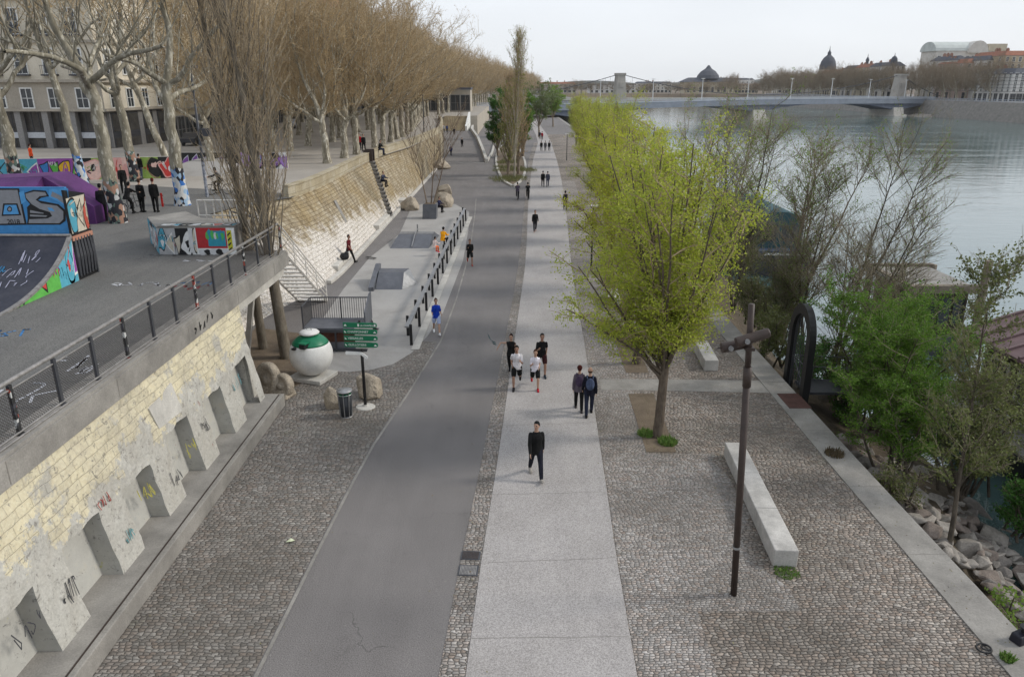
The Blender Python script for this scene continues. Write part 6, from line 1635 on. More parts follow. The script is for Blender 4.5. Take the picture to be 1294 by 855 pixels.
# --- plane trees of the plaza
pz = lambda px,py: at(px,py,UP)
def leanto(px,py,tx,ty):   # trunk foot and trunk fork as photographed, in the plane facing the camera
    b = pz(px,py); t_ = atY(tx,ty,b.y); return b, (t_.x-b.x, 0), t_.z-UP
b,l,th = leanto(150,281,112,105); plane_tree(101, l, th, .36, 17, .5, B_PLANE_W, 'thick plane tree with scrawled trunk standing between the people on the plaza', b, seeds=800)
b,l,th = leanto(231,259,207,100); plane_tree(102, l, th, .36, 18, .5, B_PLANE_G, 'plane tree with blue and white painted lower trunk on the plaza', b, seeds=800)
b,l,th = leanto(220,223,163,92); plane_tree(103, l, th, .27, 16, .5, None, 'strongly leaning plane tree just behind the blue painted trunk', b, seeds=700)
b,l,th = leanto(172,229,142,98); plane_tree(104, l, th, .34, 18, .45, B_PLANE_W, 'plane tree against the graffiti wall behind the thick scrawled trunk', b, seeds=700)
b,l,th = leanto(108,237,60,70); plane_tree(105, l, th, .28, 17, .45, B_PLANE_G, 'slanting plane tree rising from behind the purple ramp', b, seeds=700)
b,l,th = leanto(22,236,-8,100); plane_tree(106, l, th, .42, 18, .45, B_PLANE_W, 'stout plane tree at the edge of the picture behind the purple ramp', b, seeds=700)
# --- promenade rows (prototypes, then copies)
GP = 'plane trees along the promenade'
protos_ = []
for i in range(4):
    protos_.append(plane_tree(201+i, (random.Random(i).uniform(-.5,.5),0), 4.3, .34, 19.0+.5*i, 1.0, [None,None,B_PLANE,B_PLANE][i], 'plane', (0,0,0), GP, 7, 8000, 5.0, 4))
rowx = lambda y, off: (-16.2+1.4*min(1,max(0,(y-62)/40)) if y < 112 else -14.8-(4.5*min(1,(y-112)/50)))-off
near = [(-16.2,66.5),(-15.8,71.5),(-15.4,75.4),(-15.1,84),(-14.9,88),(-14.7,92.7),(-14.6,97.6),(-14.5,101.7)]
ci = 0
TWIG_FAR = bark('far_twig', (.20,.155,.105,1), (.27,.21,.145,1), None, 8); SEED_FAR = leafmat('far_seed_ball', [(.19,.145,.095,1),(.25,.19,.125,1),(.15,.115,.08,1)], .2, .8)
def put_plane(x, y, lab, sc=None):
    global ci
    src = protos_[ci%4]; rr = random.Random(ci*7+3); s_ = sc or rr.uniform(.93,1.07)
    if ci < 4: src.location = (x,y,UP); src.rotation_euler = (0,0,rr.uniform(0,6.28)); src['label'] = lab
    else: dup(src, (x,y,UP), rr.uniform(0,6.28), (s_,s_,s_*rr.uniform(.95,1.05)), lab, GP)
    ci += 1
for i,(x,y) in enumerate(near): put_plane(x, y, '%s plane tree from the camera in the promenade row next to the parapet' % ORD[i])
ys_ = [108+6.2*i for i in range(12)]
for i,y in enumerate(ys_):
    put_plane(rowx(y,0), y, '%s plane tree from the camera in the promenade row next to the parapet' % ORD[i+8])
farlab = 'distant leafless plane tree in the dense brown rows of the promenade'
y = 184
while y < 420:
    put_plane(-17.5+(y-184)*.062, y, farlab); y += 8.0
for ri,(off,y0_,nm) in enumerate([(7.2,60,'second'),(14.4,80,'third'),(21.5,98,'fourth')]):
    y = y0_; q = 0
    while y < 172:
        put_plane(rowx(y,off)+random.Random(int(y*3)).uniform(-.6,.6), y, '%s plane tree from the camera in the %s promenade row from the parapet' % (ORD[q], nm) if q < 20 else farlab); q += 1; y += 6.6 if ri < 2 else 8
    while y < 410 and ri < 2: put_plane(-17.5+(y-184)*.055-off, y, farlab); y += 11
y = 425
while y < 700: put_plane(-2+(y-420)*.085, y, 'distant leafless plane tree on the town bank beyond the bridge'); y += 12
y = 430
while y < 700: put_plane(-12+(y-420)*.085, y, 'distant leafless plane tree on the town bank beyond the bridge'); y += 16
far_protos = []
for src in protos_[:3]:
    f_ = dup(src, (199, 700+10*len(far_protos), 4.5), 0, (1.15,1.15,1.05), 'leafless brown plane tree in the row along the opposite quay', 'brown leafless plane trees on the opposite quay')
    for c_ in f_.children:
        if c_.name.startswith('crown'): c_.data = c_.data.copy(); c_.data.materials[0] = TWIG_FAR; c_.data.materials[1] = SEED_FAR
    far_protos.append(f_)
# --- river side bare trees and bushes
def shrubtree(name, seed, label, loc, H, lean, r, nst, leaves, lm, lsize, mats, R_=2.2, tw=9, cat='tree', topleaf=0.0, group=None):
    rr = random.Random(seed); nr = np.random.default_rng(seed); o = thing(name, label, cat, loc, 0, group); tb, cb = MB(), MB(); segs = []
    for s_ in range(nst):
        d = Vector((lean[0]+rr.gauss(0,.16),lean[1]+rr.gauss(0,.16),1)); hh = H*rr.uniform(.7,1.0)
        tr, td = branch(tb, rr, (rr.gauss(0,.15),rr.gauss(0,.15),-.3), d, hh, r*rr.uniform(.6,.95), .008, 10, .05, .03, 7)
        for i in range(26):
            u = rr.uniform(.2,1.0); p,dd_ = along(tr,td,u); nd = dd_*.7+rdir(rr)*.75; L = R_*rr.uniform(.5,1.05)*(1.15-u*.6)
            bp,bd = branch(tb, rr, p, nd, L, r*.26*(1-u*.6), .010, 6, .12, .07, 4)
            for w in range(tw):
                p2,d2 = along(bp,bd,rr.uniform(.15,1)); fp,fd = branch(cb, rr, p2, d2*.8+rdir(rr)*.7+Vector((0,0,.15)), rr.uniform(.35,.9)*R_/2, .009, .004, 4, .14, .05, 3)
                if p2.z > H*topleaf:
                    for k_ in range(4): segs.append((tuple(fp[k_]),tuple(fp[k_+1])))
                for x in range(2):
                    p3,d3 = along(fp,fd,rr.uniform(.3,1)); branch(cb, rr, p3, d3+rdir(rr)*.7, rr.uniform(.15,.4)*R_/2, .005, .003, 2, .1, .03, 3)
    tb.build('trunk', mats[0], o, True)
    lv = leaf_arr(nr, pts_on(nr, segs, leaves, .08), lsize) if leaves else None
    crown_obj(o, cb, lv, [mats[1], lm or SEED]); return o
DK = (B_DARK, TWIG_DARK); GB = 'bare riverside trees'
def bank(x,y,z=-.9): return (x,y,z)
RT = [
 (51,'tall bare riverside tree with leaning trunks and light green tips',(13.0,34),13.0,(.17,0),.12,4,3600,L_SPR,.075,(B_GREY,TWIG_DARK),2.9,9,.45),
 (52,'bare dark riverside tree right of the tall green tipped one',(14.8,31.5),10.6,(.17,0),.12,2,2400,L_SPR,.06,DK,3.0,10,0),
 (53,'bare many stemmed riverside tree behind the iron arch',(12.4,40),12.0,(.02,0),.11,3,2200,L_SPR,.08,DK,2.8,9,.3),
 (54,'small bare riverside tree spreading over the water',(16.4,33),8.0,(.24,0),.10,2,1300,L_SPR,.055,DK,2.7,10,0),
 (55,'bare riverside tree beyond the iron arch near the teal houseboat',(13.4,48),13.0,(.07,0),.14,3,3600,L_SPR,.08,(B_GREY,TWIG_DARK),3.2,9,.3),
 (60,'slim bare riverside tree between the iron arch and the pontoon',(13.6,29),8.6,(.08,.02),.09,2,700,L_OLV,.05,DK,2.4,10,0),
 (58,'faint bare riverside tree beside the far yellow green trees',(14.6,60),12,(.05,0),.13,2,1500,L_SPR,.11,(B_GREY,TWIG_GREY),3.0,8,.3),
 (70,'bare upright riverside tree rising against the water beyond the teal houseboat',(15.2,54),11.5,(.03,0),.12,2,900,L_SPR,.09,DK,2.8,9,.3)]
RT += [(71,'bare riverside tree standing closest to the iron arch on its river side',(12.9,31.5),9.5,(.10,.02),.10,2,2400,L_SPR,.06,DK,2.6,10,0),
 (72,'bare riverside tree with pale green buds between the teal houseboat and the yellow trees',(12.6,45),10.5,(-.02,0),.11,2,1800,L_SPR,.08,(B_GREY,TWIG_DARK),2.8,9,.3),
 (73,'bare twiggy riverside tree in front of the timber pontoon',(15.0,29.0),6.6,(.14,.02),.08,2,500,L_OLV,.05,DK,2.2,10,0)]
for sd_,lab_,(x_,y_),H_,ln_,r_,ns_,lv_,lm_,ls_,ms_,R__,tw_,tl_ in RT: shrubtree('riverside_tree', sd_, lab_, bank(x_,y_), H_, ln_, r_, ns_, lv_, lm_, ls_, ms_, R__, tw_, topleaf=tl_)
shrubtree('riverside_tree', 56, 'olive twiggy riverside bush under the bare trees', bank(12.2,33,-.6), 4.4, (0,0), .05, 5, 7500, L_OLV, .075, DK, 1.7, 8, 'bush')
shrubtree('riverside_tree', 57, 'olive twiggy riverside bush below the teal houseboat', bank(13.0,42,-.6), 5.0, (0,0), .05, 5, 9000, L_OLV, .09, DK, 2.1, 8, 'bush')
shrubtree('riverside_tree', 59, 'leaning dark riverside tree with sparse olive leaves in front of the wine red roof', bank(11.6,17.2,-.7), 7.4, (.17,.05), .085, 1, 6500, L_OLV, .085, DK, 2.1, 13)
def bush(seed, label, loc, H, R_, leaves, lm, lsize, nst=9):
    rr = random.Random(seed); nr = np.random.default_rng(seed); o = thing('bush', label, 'bush', loc); tb, cb = MB(), MB(); segs = []
    for s_ in range(nst):
        a = rr.uniform(0,6.3); q = rr.uniform(.05,.75)*R_/H*1.2
        tr,td = branch(tb, rr, (rr.gauss(0,.3),rr.gauss(0,.3),-.2), (math.cos(a)*q,math.sin(a)*q,1), H*rr.uniform(.7,1), .05, .012, 8, .08, .03, 5)
        for i in range(13):
            p,d = along(tr,td,rr.uniform(.15,1)); bp,bd = branch(cb, rr, p, d*.5+rdir(rr)*.8+Vector((0,0,rr.uniform(-.1,.4))), R_*rr.uniform(.22,.45), .015, .006, 5, .12, 0, 4)
            for k_ in range(5): segs.append((tuple(bp[k_]),tuple(bp[k_+1])))
            for w in range(5):
                p2,d2 = along(bp,bd,rr.uniform(.2,1)); fp,fd = branch(cb, rr, p2, d2*.5+rdir(rr)*.8+Vector((0,0,rr.uniform(-.1,.3))), R_*rr.uniform(.1,.22), .006, .003, 3, .1, 0, 3)
                for k_ in range(3): segs.append((tuple(fp[k_]),tuple(fp[k_+1]))); segs.append((tuple(fp[k_]),tuple(fp[k_+1])))
    tb.build('stem', B_DARK, o, True); lv = leaf_arr(nr, pts_on(nr, segs, leaves, .07), lsize, .6); crown_obj(o, cb, lv, [TWIG_DARK, lm], 'foliage'); return o
bush(61, 'large bright green bush on the bank behind the quay edge', (13.2,24.2,-.9), 5.2, 3.5, 56000, L_GRN, .070, 18)
bush(62, 'smaller bright green bush joining the large one on its near side', (12.4,21.2,-.9), 3.7, 2.3, 24000, L_GRN, .065, 11)
bush(63, 'mid green bush behind the large bright green one', (14.6,27,-1.2), 4.8, 2.2, 15000, L_SPR, .08, 9)
bush(64, 'dull olive bush between the green bush and the wine red roof', (14.4,20.8,-1.5), 4.6, 2.4, 17000, L_OLV, .075, 11)
bush(65, 'dark leafy bush overhanging the water beside the rocks', (15.2,19.2,-2.0), 2.4, 1.6, 8000, L_DRK, .085, 7)
bush(66, 'low green bramble at the foot of the quay edge in the corner', (11.15,13.9,-1.5), 1.5, .8, 1500, L_SPR, .09, 6)
bush(67, 'low brown bramble below the quay edge beside the rocks', (11.3,19.0,-.7), 1.1, 1.0, 1500, L_OLV, .07, 7)
bush(68, 'dark low bush behind the iron arch', (11.7,27.6,-.7), 2.6, 1.3, 5500, L_DRK, .08, 7)
bush(80, 'dark bush filling the bank between the gangway and the bright green bush', (12.9,26.2,-1.5), 2.4, 1.7, 8000, L_DRK, .08, 8)
bush(81, 'olive bush at the water below the gangway', (13.9,28.6,-1.9), 2.8, 2.0, 8000, L_OLV, .08, 8)
bush(82, 'olive bush close to the quay edge just past the iron arch', (11.6,30.2,-.7), 2.6, 1.5, 6500, L_OLV, .08, 8)
bush(69, 'green bush on the bank beyond the iron arch', (12.0,36,-.7), 2.8, 1.6, 7000, L_OLV, .09, 7)

tuft('weed_clump', 'clump of dry brown weeds growing along the joint of the quay coping', (*at(1054,575)[:2],.03), 420, .28, .16, leafmat('dry_weed', [(.10,.075,.045,1),(.16,.12,.07,1),(.07,.06,.035,1)], .2), 77, None, 'weeds')
mb = MB(); c = at(367,684); mb.add([(c.x-.1,c.y-.06,.03),(c.x+.02,c.y-.07,.05),(c.x+.11,c.y+.02,.028),(c.x+.0,c.y+.07,.06)],[(0,1,2,3)]); mb.add([(c.x-.1,c.y-.06,.026),(c.x+.02,c.y-.07,.046),(c.x+.11,c.y+.02,.024),(c.x+.0,c.y+.07,.056)],[(3,2,1,0)])
tag(mb.build('paper_scrap', paint((.55,.58,.40,1))), 'crumpled pale paper scrap lying on the setts', 'litter')

nr = np.random.default_rng(4); Lm = leafmat('fallen_leaf', [(.16,.12,.06,1),(.10,.075,.045,1),(.22,.20,.10,1),(.07,.06,.05,1)], 0)
P = []
for (x0,x1,y0,y1,n_) in ((-8,-4.4,11,29,90),(-4.6,-1.2,11,40,60),(2.5,9.5,12,30,320),(-1.4,-.3,11,40,60),(4.2,5.2,20.5,25.2,160),(4.6,5.4,27,33,120),(9.6,10.4,12,30,90)):
    P.append(np.stack([nr.uniform(x0,x1,n_),nr.uniform(y0,y1,n_),np.full(n_,.034)],1))
P = np.concatenate(P); n_ = len(P); a_ = nr.uniform(0,6.28,n_); s_ = nr.uniform(.012,.032,n_)
ux = np.stack([np.cos(a_)*s_,np.sin(a_)*s_,nr.uniform(-.006,.006,n_)],1); uy = np.stack([-np.sin(a_)*s_*.6,np.cos(a_)*s_*.6,nr.uniform(-.006,.006,n_)],1)
tag(raw_mesh('fallen_leaves', np.stack([P-ux,P-uy,P+ux,P+uy],1).reshape(-1,3), np.arange(n_*4).reshape(-1,4), [Lm]), None, None, None, 'stuff')
# ================================================================ buildings
WINC = {}
def win_mesh(w, h, fm, key):
    q = (round(w,2), round(h,2), key)
    if q not in WINC:
        mb = MB(); t_ = .09*min(1,w)+.03
        mb.box(-w/2,w/2,-.02,.05,0,h,1)      # pane
        for a,b,c,d in ((-w/2-t_,-w/2,-t_,h+t_),(w/2,w/2+t_,-t_,h+t_),(-w/2,w/2,h,h+t_),(-w/2-.05,w/2+.05,-t_,0),(-.03,.03,0,h),(-w/2,w/2,h*.48,h*.48+.05)):
            mb.box(a,b,-.09,.03,c,d,0)
        me = bpy.data.meshes.new('window'); me.from_pydata(mb.v, [], mb.f); me.materials.append(fm); me.materials.append(M['glass']); me.polygons.foreach_set('material_index', mb.m); WINC[q] = me
    return WINC[q]
def building(name, label, x0, x1, y0, y1, z0, H, wall, roofm, faces, floors, fh0, roof='mansard', fm=None, gf=None, wsize=(1.1,1.9), cols=None, rz=0, cat='building', rh=3.2, cornices=True, shutters=None, balcony=False):
    """faces: subset of '-y','+x','-x'; windows as part copies"""
    cx, cy = (x0+x1)/2, (y0+y1)/2; o = thing(name, label, cat, (cx,cy,z0), R(rz)); hx, hy = (x1-x0)/2, (y1-y0)/2
    fm = fm or M['white_paint']
    mb = MB(); mb.box(-hx,hx,-hy,hy,0,H); mb.build('wall', wall, o)
    rm = MB()
    if roof == 'mansard': rm.hexa([(-hx-.3,-hy-.3,H),(hx+.3,-hy-.3,H),(hx+.3,hy+.3,H),(-hx-.3,hy+.3,H),(-hx+2.2,-hy+2.2,H+rh),(hx-2.2,-hy+2.2,H+rh),(hx-2.2,hy-2.2,H+rh),(-hx+2.2,hy-2.2,H+rh)])
    elif roof == 'hip': rm.hexa([(-hx-.4,-hy-.4,H),(hx+.4,-hy-.4,H),(hx+.4,hy+.4,H),(-hx-.4,hy+.4,H),(-.4,-hy+hx*.9,H+rh),(.4,-hy+hx*.9,H+rh),(.4,hy-hx*.9,H+rh),(-.4,hy-hx*.9,H+rh)])
    else: rm.box(-hx-.2,hx+.2,-hy-.2,hy+.2,H,H+.5)
    ro = rm.build('roof', roofm, o)
    rr = random.Random(label)
    if roof != 'flat':
        for i in range(3):
            mb = MB(); a, b = rr.uniform(-hx*.6,hx*.6), rr.uniform(-hy*.7,hy*.7); mb.box(a-.4,a+.4,b-.8,b+.8,H+rh*.4,H+rh+1.3)
            for j in (-.5,0,.5): mb.tube([(a,b+j,H+rh+1.3),(a,b+j,H+rh+1.7)], .14, 6)
            mb.build('chimney', paint((.30,.16,.11,1)), ro)
    cm = MB(); fhn = (H-fh0)/max(1,floors-1)
    nwin = 0
    for f in faces:
        W_ = 2*hx if f == '-y' else 2*hy
        if f == '-y': T = lambda u: ((-hx+u), -hy, 0.0)
        elif f == '+x': T = lambda u: (hx, -hy+u, math.pi/2)
        else: T = lambda u: (-hx, hy-u, -math.pi/2)
        n = cols or max(2, int(W_/2.6))
        for k_ in range(floors):
            z = 0 if k_ == 0 else fh0+fhn*(k_-1)
            ww, wh = (wsize if k_ else (wsize[0]*1.9, fh0*.68)); zz = z+(fhn-wh)*.45 if k_ else .4
            for i in range(n):
                if nwin >= 98: break
                u = W_*(i+.5)/n; x,y,a = T(u); me = win_mesh(ww, wh, fm if k_ else (gf or fm), (fm.name, k_ == 0))
                w_ = link('window', me, o, (x,y,zz)); w_.rotation_euler = (0,0,a); nwin += 1
        if cornices:
            for k_ in range(1,floors+1):
                z = fh0+fhn*(k_-1)
                if f == '-y': cm.box(-hx-.12,hx+.12,-hy-.22 if k_ in(1,floors) else -hy-.12,-hy+.003,z-.18,z)
                elif f == '+x': cm.box(hx-.003,hx+(.22 if k_ in(1,floors) else .12),-hy,hy,z-.18,z)
                else: cm.box(-hx-(.22 if k_ in (1,floors) else .12),-hx+.003,-hy,hy,z-.18,z)
    if cornices: cm.build('cornice', gf or wall, o)
    return o
st = lambda n,c,v=.14: rough_mat(n, c, v, .35, 8, .85, .15, .02, obj=False)
greyst = st('grey_stone_facade', (.38,.34,.28,1)); beige = st('beige_facade', (.50,.44,.33,1)); pale = st('pale_facade', (.56,.53,.48,1)); whit = st('white_facade', (.62,.60,.57,1)); ochre = st('ochre_facade', (.46,.37,.25,1)); pinkf = st('pink_facade', (.48,.37,.32,1))
slate = rough_mat('slate_roof', (.085,.09,.105,1), .2, 2, 14); tile = rough_mat('red_tile_roof', (.28,.12,.075,1), .25, 1, 14)
pil = st('grey_pilaster', (.27,.26,.25,1))
# corner block facing the plaza
SB = 3.0
o = thing('apartment_building', 'grey stone corner building with tall dark shopfronts facing the skate plaza', 'building', (-66,84,SB), R(-3))
mb = MB(); mb.box(-34,22.5,0,14,5.2,31); mb.box(-34,22.5,.6,14,0,5.2,1); mb.build('wall', [st('upper_facade',(.62,.56,.45,1)), pil], o)
mb = MB(); mb.box(-34,22.5,-.05,.0,5.2,8.15); mb.build('mezzanine_wall', greyst, o)
mb = MB()
for z,d in ((5.15,.35),(8.1,.45),(12.0,.25),(19.6,.3),(26.5,.5)): mb.box(-34,22.5+d,-d,.0-.003,z,z+.28); mb.box(22.503,22.5+d,0,14,z,z+.28)
mb.build('cornice', greyst, o)
ws = 3.05; nwi = 0
sgn = paint((.55,.57,.60,1))
for i in range(18):
    x = 20.3-ws*i
    mb = MB(); mb.box(x+ws/2-.34,x+ws/2+.34,-.10,.62,0,5.15); mb.build('pilaster', pil, o)
    mb = MB(); mb.box(x-1.15,x+1.15,.42,.5,2.35,2.95); mb.build('shop_sign', sgn, o)
    mb = MB(); 
    for u in (-1.15,-.4,.4,1.1): mb.box(x+u-.03,x+u+.03,.5,.56,0,5.1)
    mb.box(x-1.15,x+1.15,.5,.56,3.0,3.1); f_ = mb.build('shop_window', M['dark_metal'], o)
    mb = MB(); mb.box(x-1.12,x+1.12,.535,.55,0,5.1); mb.build('pane', rough_mat('shop_glass', (.07,.065,.06,1), .5, .6, 8, .15, 0, 0) if i == 0 else bpy.data.materials['shop_glass'], f_)
    for z,h in ((5.55,1.9),(9.0,2.4),(12.9,2.4),(16.4,2.3)):
        if i < 14: w_ = link('window', win_mesh(1.15,h,M['white_paint'],'w'), o, (x,-.02 if z>8 else -.07,z)); nwi += 1
for i in range(4):
    y = 1.9+3.3*i
    for z,h in ((5.55,1.9),(9.0,2.4),(12.9,2.4),(16.4,2.3)):
        w_ = link('window', win_mesh(1.15,h,M['white_paint'],'w'), o, (22.51,y,z)); w_.rotation_euler = (0,0,math.pi/2)
    mb = MB(); mb.box(22.502,22.56,y-1.1,y+1.1,0,5.0); f_ = mb.build('shop_window', M['dark_metal'], o)
    mb = MB(); mb.box(22.561,22.575,y-.95,y+.95,.3,2.3); mb.box(22.561,22.575,y-.95,y+.95,3.0,4.8); mb.build('pane', bpy.data.materials['shop_glass'], f_)
mb = MB()
for i in range(14):
    x = 20.3-ws*i
    for z in (9.0,12.9,16.4):
        mb.box(x-.85,x+.85,-.45,-.003,z-.25,z-.1)
        for j in range(9): mb.box(x-.8+j*.2-.012,x-.8+j*.2+.012,-.43,-.41,z-.1,z+.75)
        mb.box(x-.85,x+.85,-.44,-.40,z+.75,z+.8)
mb.build('balcony', M['dark_metal'], o)
mb = MB(); mb.hexa([(-34,-.4,31),(22.9,-.4,31),(22.9,14,31),(-34,14,31),(-34,2.5,35),(20,2.5,35),(20,12,35),(-34,12,35)]); mb.build('roof', slate, o)
# street front behind the promenade trees
yb = 86; spec = [('tall beige stone street front next to the grey corner building',26,26,beige),('pale street front with dark shopfronts behind the promenade trees',24,24,pale),('ochre street front behind the middle of the promenade trees',22,25,ochre),('white street front behind the promenade trees',26,23,whit),('grey street front behind the far promenade trees',26,25,greyst),('pale tall street front near the far end of the promenade',30,27,pale),('beige street front at the far end of the promenade',40,24,beige),('last grey street front at the end of the promenade',60,25,pale)]
xb = -43.6
for i,(lab,ln_,H,wm) in enumerate(spec):
    building('street_building', lab, xb-14, xb, yb, yb+ln_, SB+.4, H, wm, slate if i%2 else tile, ['+x'], 6, 4.6, 'mansard', M['white_paint'], pil, (1.05,2.0), cols=int(ln_/2.3)); yb += ln_; xb += .25
tag(building('street_building','white facade glimpsed at the head of the ramp steps', -40,-11,205,215,UP,5.6,greyst,slate,['-y'],1,5.6,'flat',M['dark_metal'],pil,(1.2,2.6),cols=11))
# street lamps on the plaza and promenade
c = at(262,249,UP)
sl_ = thing('lamp_post', 'tall street lamp with painted pole beside the cyclist on the plaza', 'street lamp', c)
mb = MB(); mb.tube([(0,0,0),(0,0,1.9),(0,0,7.4)], [.09,.085,.06], 8); mb.build('pole', M['dark_metal'], sl_, True)
mb = MB(); mb.tube([(0,0,.02),(0,0,2.1)], .094, 10); mb.build('sprayed_sleeve', rough_mat('sprayed_sleeve', (.10,.15,.30,1), .8, 7, 20, c2=(.5,.52,.56,1)), sl_)
mb = MB(); mb.box(-.35,.35,-.2,.2,7.4,7.55); mb.tube([(0,0,4.0),(.5,-.1,4.0)], .03, 5); mb.box(.3,.75,-.35,.15,3.6,4.05,0); mb.build('lamp_head', M['dark_metal'], sl_)
for i,(px,py,lab) in enumerate([(439,190,'slim grey lamp post between the promenade trees near the gate in the parapet'),(536,172,'slim grey lamp post on the promenade near the head of the ramp')]):
    c = at(px,py,UP)
    if i == 0:
        s2 = thing('lamp_post', lab, 'street lamp', c); mb = MB(); mb.tube([(0,0,0),(0,0,8)], [.08,.05], 7); mb.build('pole', M['dark_metal'], s2); mb = MB(); mb.box(-.5,.3,-.15,.15,8,8.15); mb.build('lamp_head', M['dark_metal'], s2)
    else: dup(s2, c, 0, None, lab)
# parked cars glimpsed under the trees
def car(label, loc, rz, col):
    o = thing('parked_car', label, 'car', loc, rz); mb = MB()
    pr_ = [(-2.1,.35),(-2.1,.85),(-1.5,.95),(-.9,1.4),(.7,1.42),(1.4,.95),(2.1,.85),(2.15,.35)]
    mb.extrude([(x,-.85,z) for x,z in pr_], (0,1.7,0)); bevel(mb.build('body', paint(col,.3), o), .06)
    for s_ in (-.86,.855):
        mb = MB(); mb.extrude([(-1.25,s_,.98),(-.8,s_,1.33),(.6,s_,1.34),(1.15,s_,.98)], (0,.005,0)); mb.build('window', M['glass'], o)
    for x in (-1.35,1.35):
        for y in (-.8,.8): mb = MB(); mb.tube([(x,y-.1,.32),(x,y+.1,.32)], .32, 14); mb.build('wheel', M['black_metal'], o)
for i,(x,y,col,lab) in enumerate([(-36,100,(.55,.55,.56,1),'light car parked under the trees in front of the street fronts'),(-36,112,(.05,.06,.08,1),'dark car parked beyond the light one under the trees'),(-35.5,124,(.35,.36,.38,1),'grey car parked farther under the trees'),(-36.5,88,(.03,.03,.035,1),'black car parked nearest the corner building')]):
    car(lab, (x,y,UP), R(90), col)
# steps and wall at the head of the ramp
o = thing('steps', 'pale stone steps rising from the head of the ramp to the promenade', 'steps', (-12.5,162,1.8))
mb = MB()
for i in range(14): mb.box(-2.8,2.6,.4+i*.85,14,.18*i-.3,.18*(i+1))
mb.build('treads', st('sandy_step',(.40,.33,.22,1)), o)
mb = MB(); mb.hexa([(2.6,0,-2),(3.0,0,-2),(3.0,14,-2),(2.6,14,-2),(2.6,0,1.0),(3.0,0,1.0),(3.0,14,3.4),(2.6,14,3.4)]); mb.build('side_wall', M['white_paint'], o)
mb = MB()
for (xa,ya_),(xb_,yb_) in zip([(-4.0,112),(-5.0,125),(-6.7,145),(-8.7,162)],[(-5.0,125),(-6.7,145),(-8.7,162),(-9.2,176)]):
    za, zb = .55+max(0,(ya_-112)*.036), .55+max(0,(min(yb_,162)-112)*.036)
    mb.hexa([(xa,ya_,0),(xa+.45,ya_,0),(xb_+.45,yb_,0),(xb_,yb_,0),(xa,ya_,za),(xa+.45,ya_,za),(xb_+.45,yb_,zb),(xb_,yb_,zb)])
tag(mb.build('ramp_wall', M['concrete_light'], None), 'low pale wall along the river side of the ramp', 'wall')
mb = MB()
for (xa,ya_),(xb_,yb_) in zip([(-3.6,113),(-3.2,128),(-3.3,150),(-3.4,200)],[(-3.2,128),(-3.3,150),(-3.4,200),(-3.4,250)]):
    mb.hexa([(xa-.3,ya_,0),(xa,ya_,0),(xb_,yb_,0),(xb_-.3,yb_,0),(xa-.3,ya_,.3),(xa,ya_,.3),(xb_,yb_,.3),(xb_-.3,yb_,.3)])
tag(mb.build('kerb_wall', M['concrete_light'], None), 'low pale kerb wall between the ramp and the planted island', 'wall')
mb = MB(); mb.hexa([(-14,176.5,0),(-8,178,0),(-8,420,0),(-14,420,0),(-14,176.5,UP-.01),(-8,178,UP-.01),(-8,420,UP-.01),(-14,420,UP-.01)]); tag(mb.build('quay_wall', greyst, None), 'grey quay wall of the promenade beyond the head of the ramp', 'quay wall')

# ================================================================ bridge
BY_ = 330
br = thing('road_bridge', 'long low road bridge with shallow steel girders crossing the river', 'bridge', (100, 329, 0), R(26))
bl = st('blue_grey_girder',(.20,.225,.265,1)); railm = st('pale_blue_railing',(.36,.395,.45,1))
ctrl = [(-130,4.6),(-60,5.2),(0,5.9),(60,5.8),(112,5.4)]
deckz = lambda x: np.interp(x,[c[0] for c in ctrl],[c[1] for c in ctrl])
mb = MB(); xs = list(range(-130,113,6))
for a,b in zip(xs,xs[1:]):
    za,zb = deckz(a)-.9, deckz(b)-.9; da = 0
    mb.hexa([(a,-7,za-1.6),(b,-7,zb-1.6),(b,7,zb-1.6),(a,7,za-1.6),(a,-7,za+.5),(b,-7,zb+.5),(b,7,zb+.5),(a,7,za+.5)])
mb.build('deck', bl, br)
mb = MB()
for c0,sp_ in ((0,46),(-85,50),(85,46)):
    for i in range(16):
        a = c0-sp_*.62+sp_*1.24*i/16; b = c0-sp_*.62+sp_*1.24*(i+1)/16
        fa, fb = 3.0*max(0,1-abs(a-c0)/(sp_*.62))**1.6, 3.0*max(0,1-abs(b-c0)/(sp_*.62))**1.6
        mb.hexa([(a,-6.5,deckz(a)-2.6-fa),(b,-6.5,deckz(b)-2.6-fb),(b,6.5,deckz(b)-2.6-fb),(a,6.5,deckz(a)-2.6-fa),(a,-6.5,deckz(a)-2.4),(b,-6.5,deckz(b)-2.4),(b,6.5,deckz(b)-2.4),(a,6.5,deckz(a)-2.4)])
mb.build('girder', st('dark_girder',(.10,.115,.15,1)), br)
for c0 in (0,-85,85):
    mb = MB(); mb.hexa([(c0-3.6,-8,-2.9),(c0+3.6,-8,-2.9),(c0+3.6,8,-2.9),(c0-3.6,8,-2.9),(c0-3.2,-7.2,1.4),(c0+3.2,-7.2,1.4),(c0+3.2,7.2,1.4),(c0-3.2,7.2,1.4)])
    mb.hexa([(c0-4.4,-9,-2.9),(c0+4.4,-9,-2.9),(c0+4.4,9,-2.9),(c0-4.4,9,-2.9),(c0-4.1,-8.7,-1.7),(c0+4.1,-8.7,-1.7),(c0+4.1,8.7,-1.7),(c0-4.1,8.7,-1.7)])
    mb.build('pier', M['concrete_light'], br)
mb = MB()
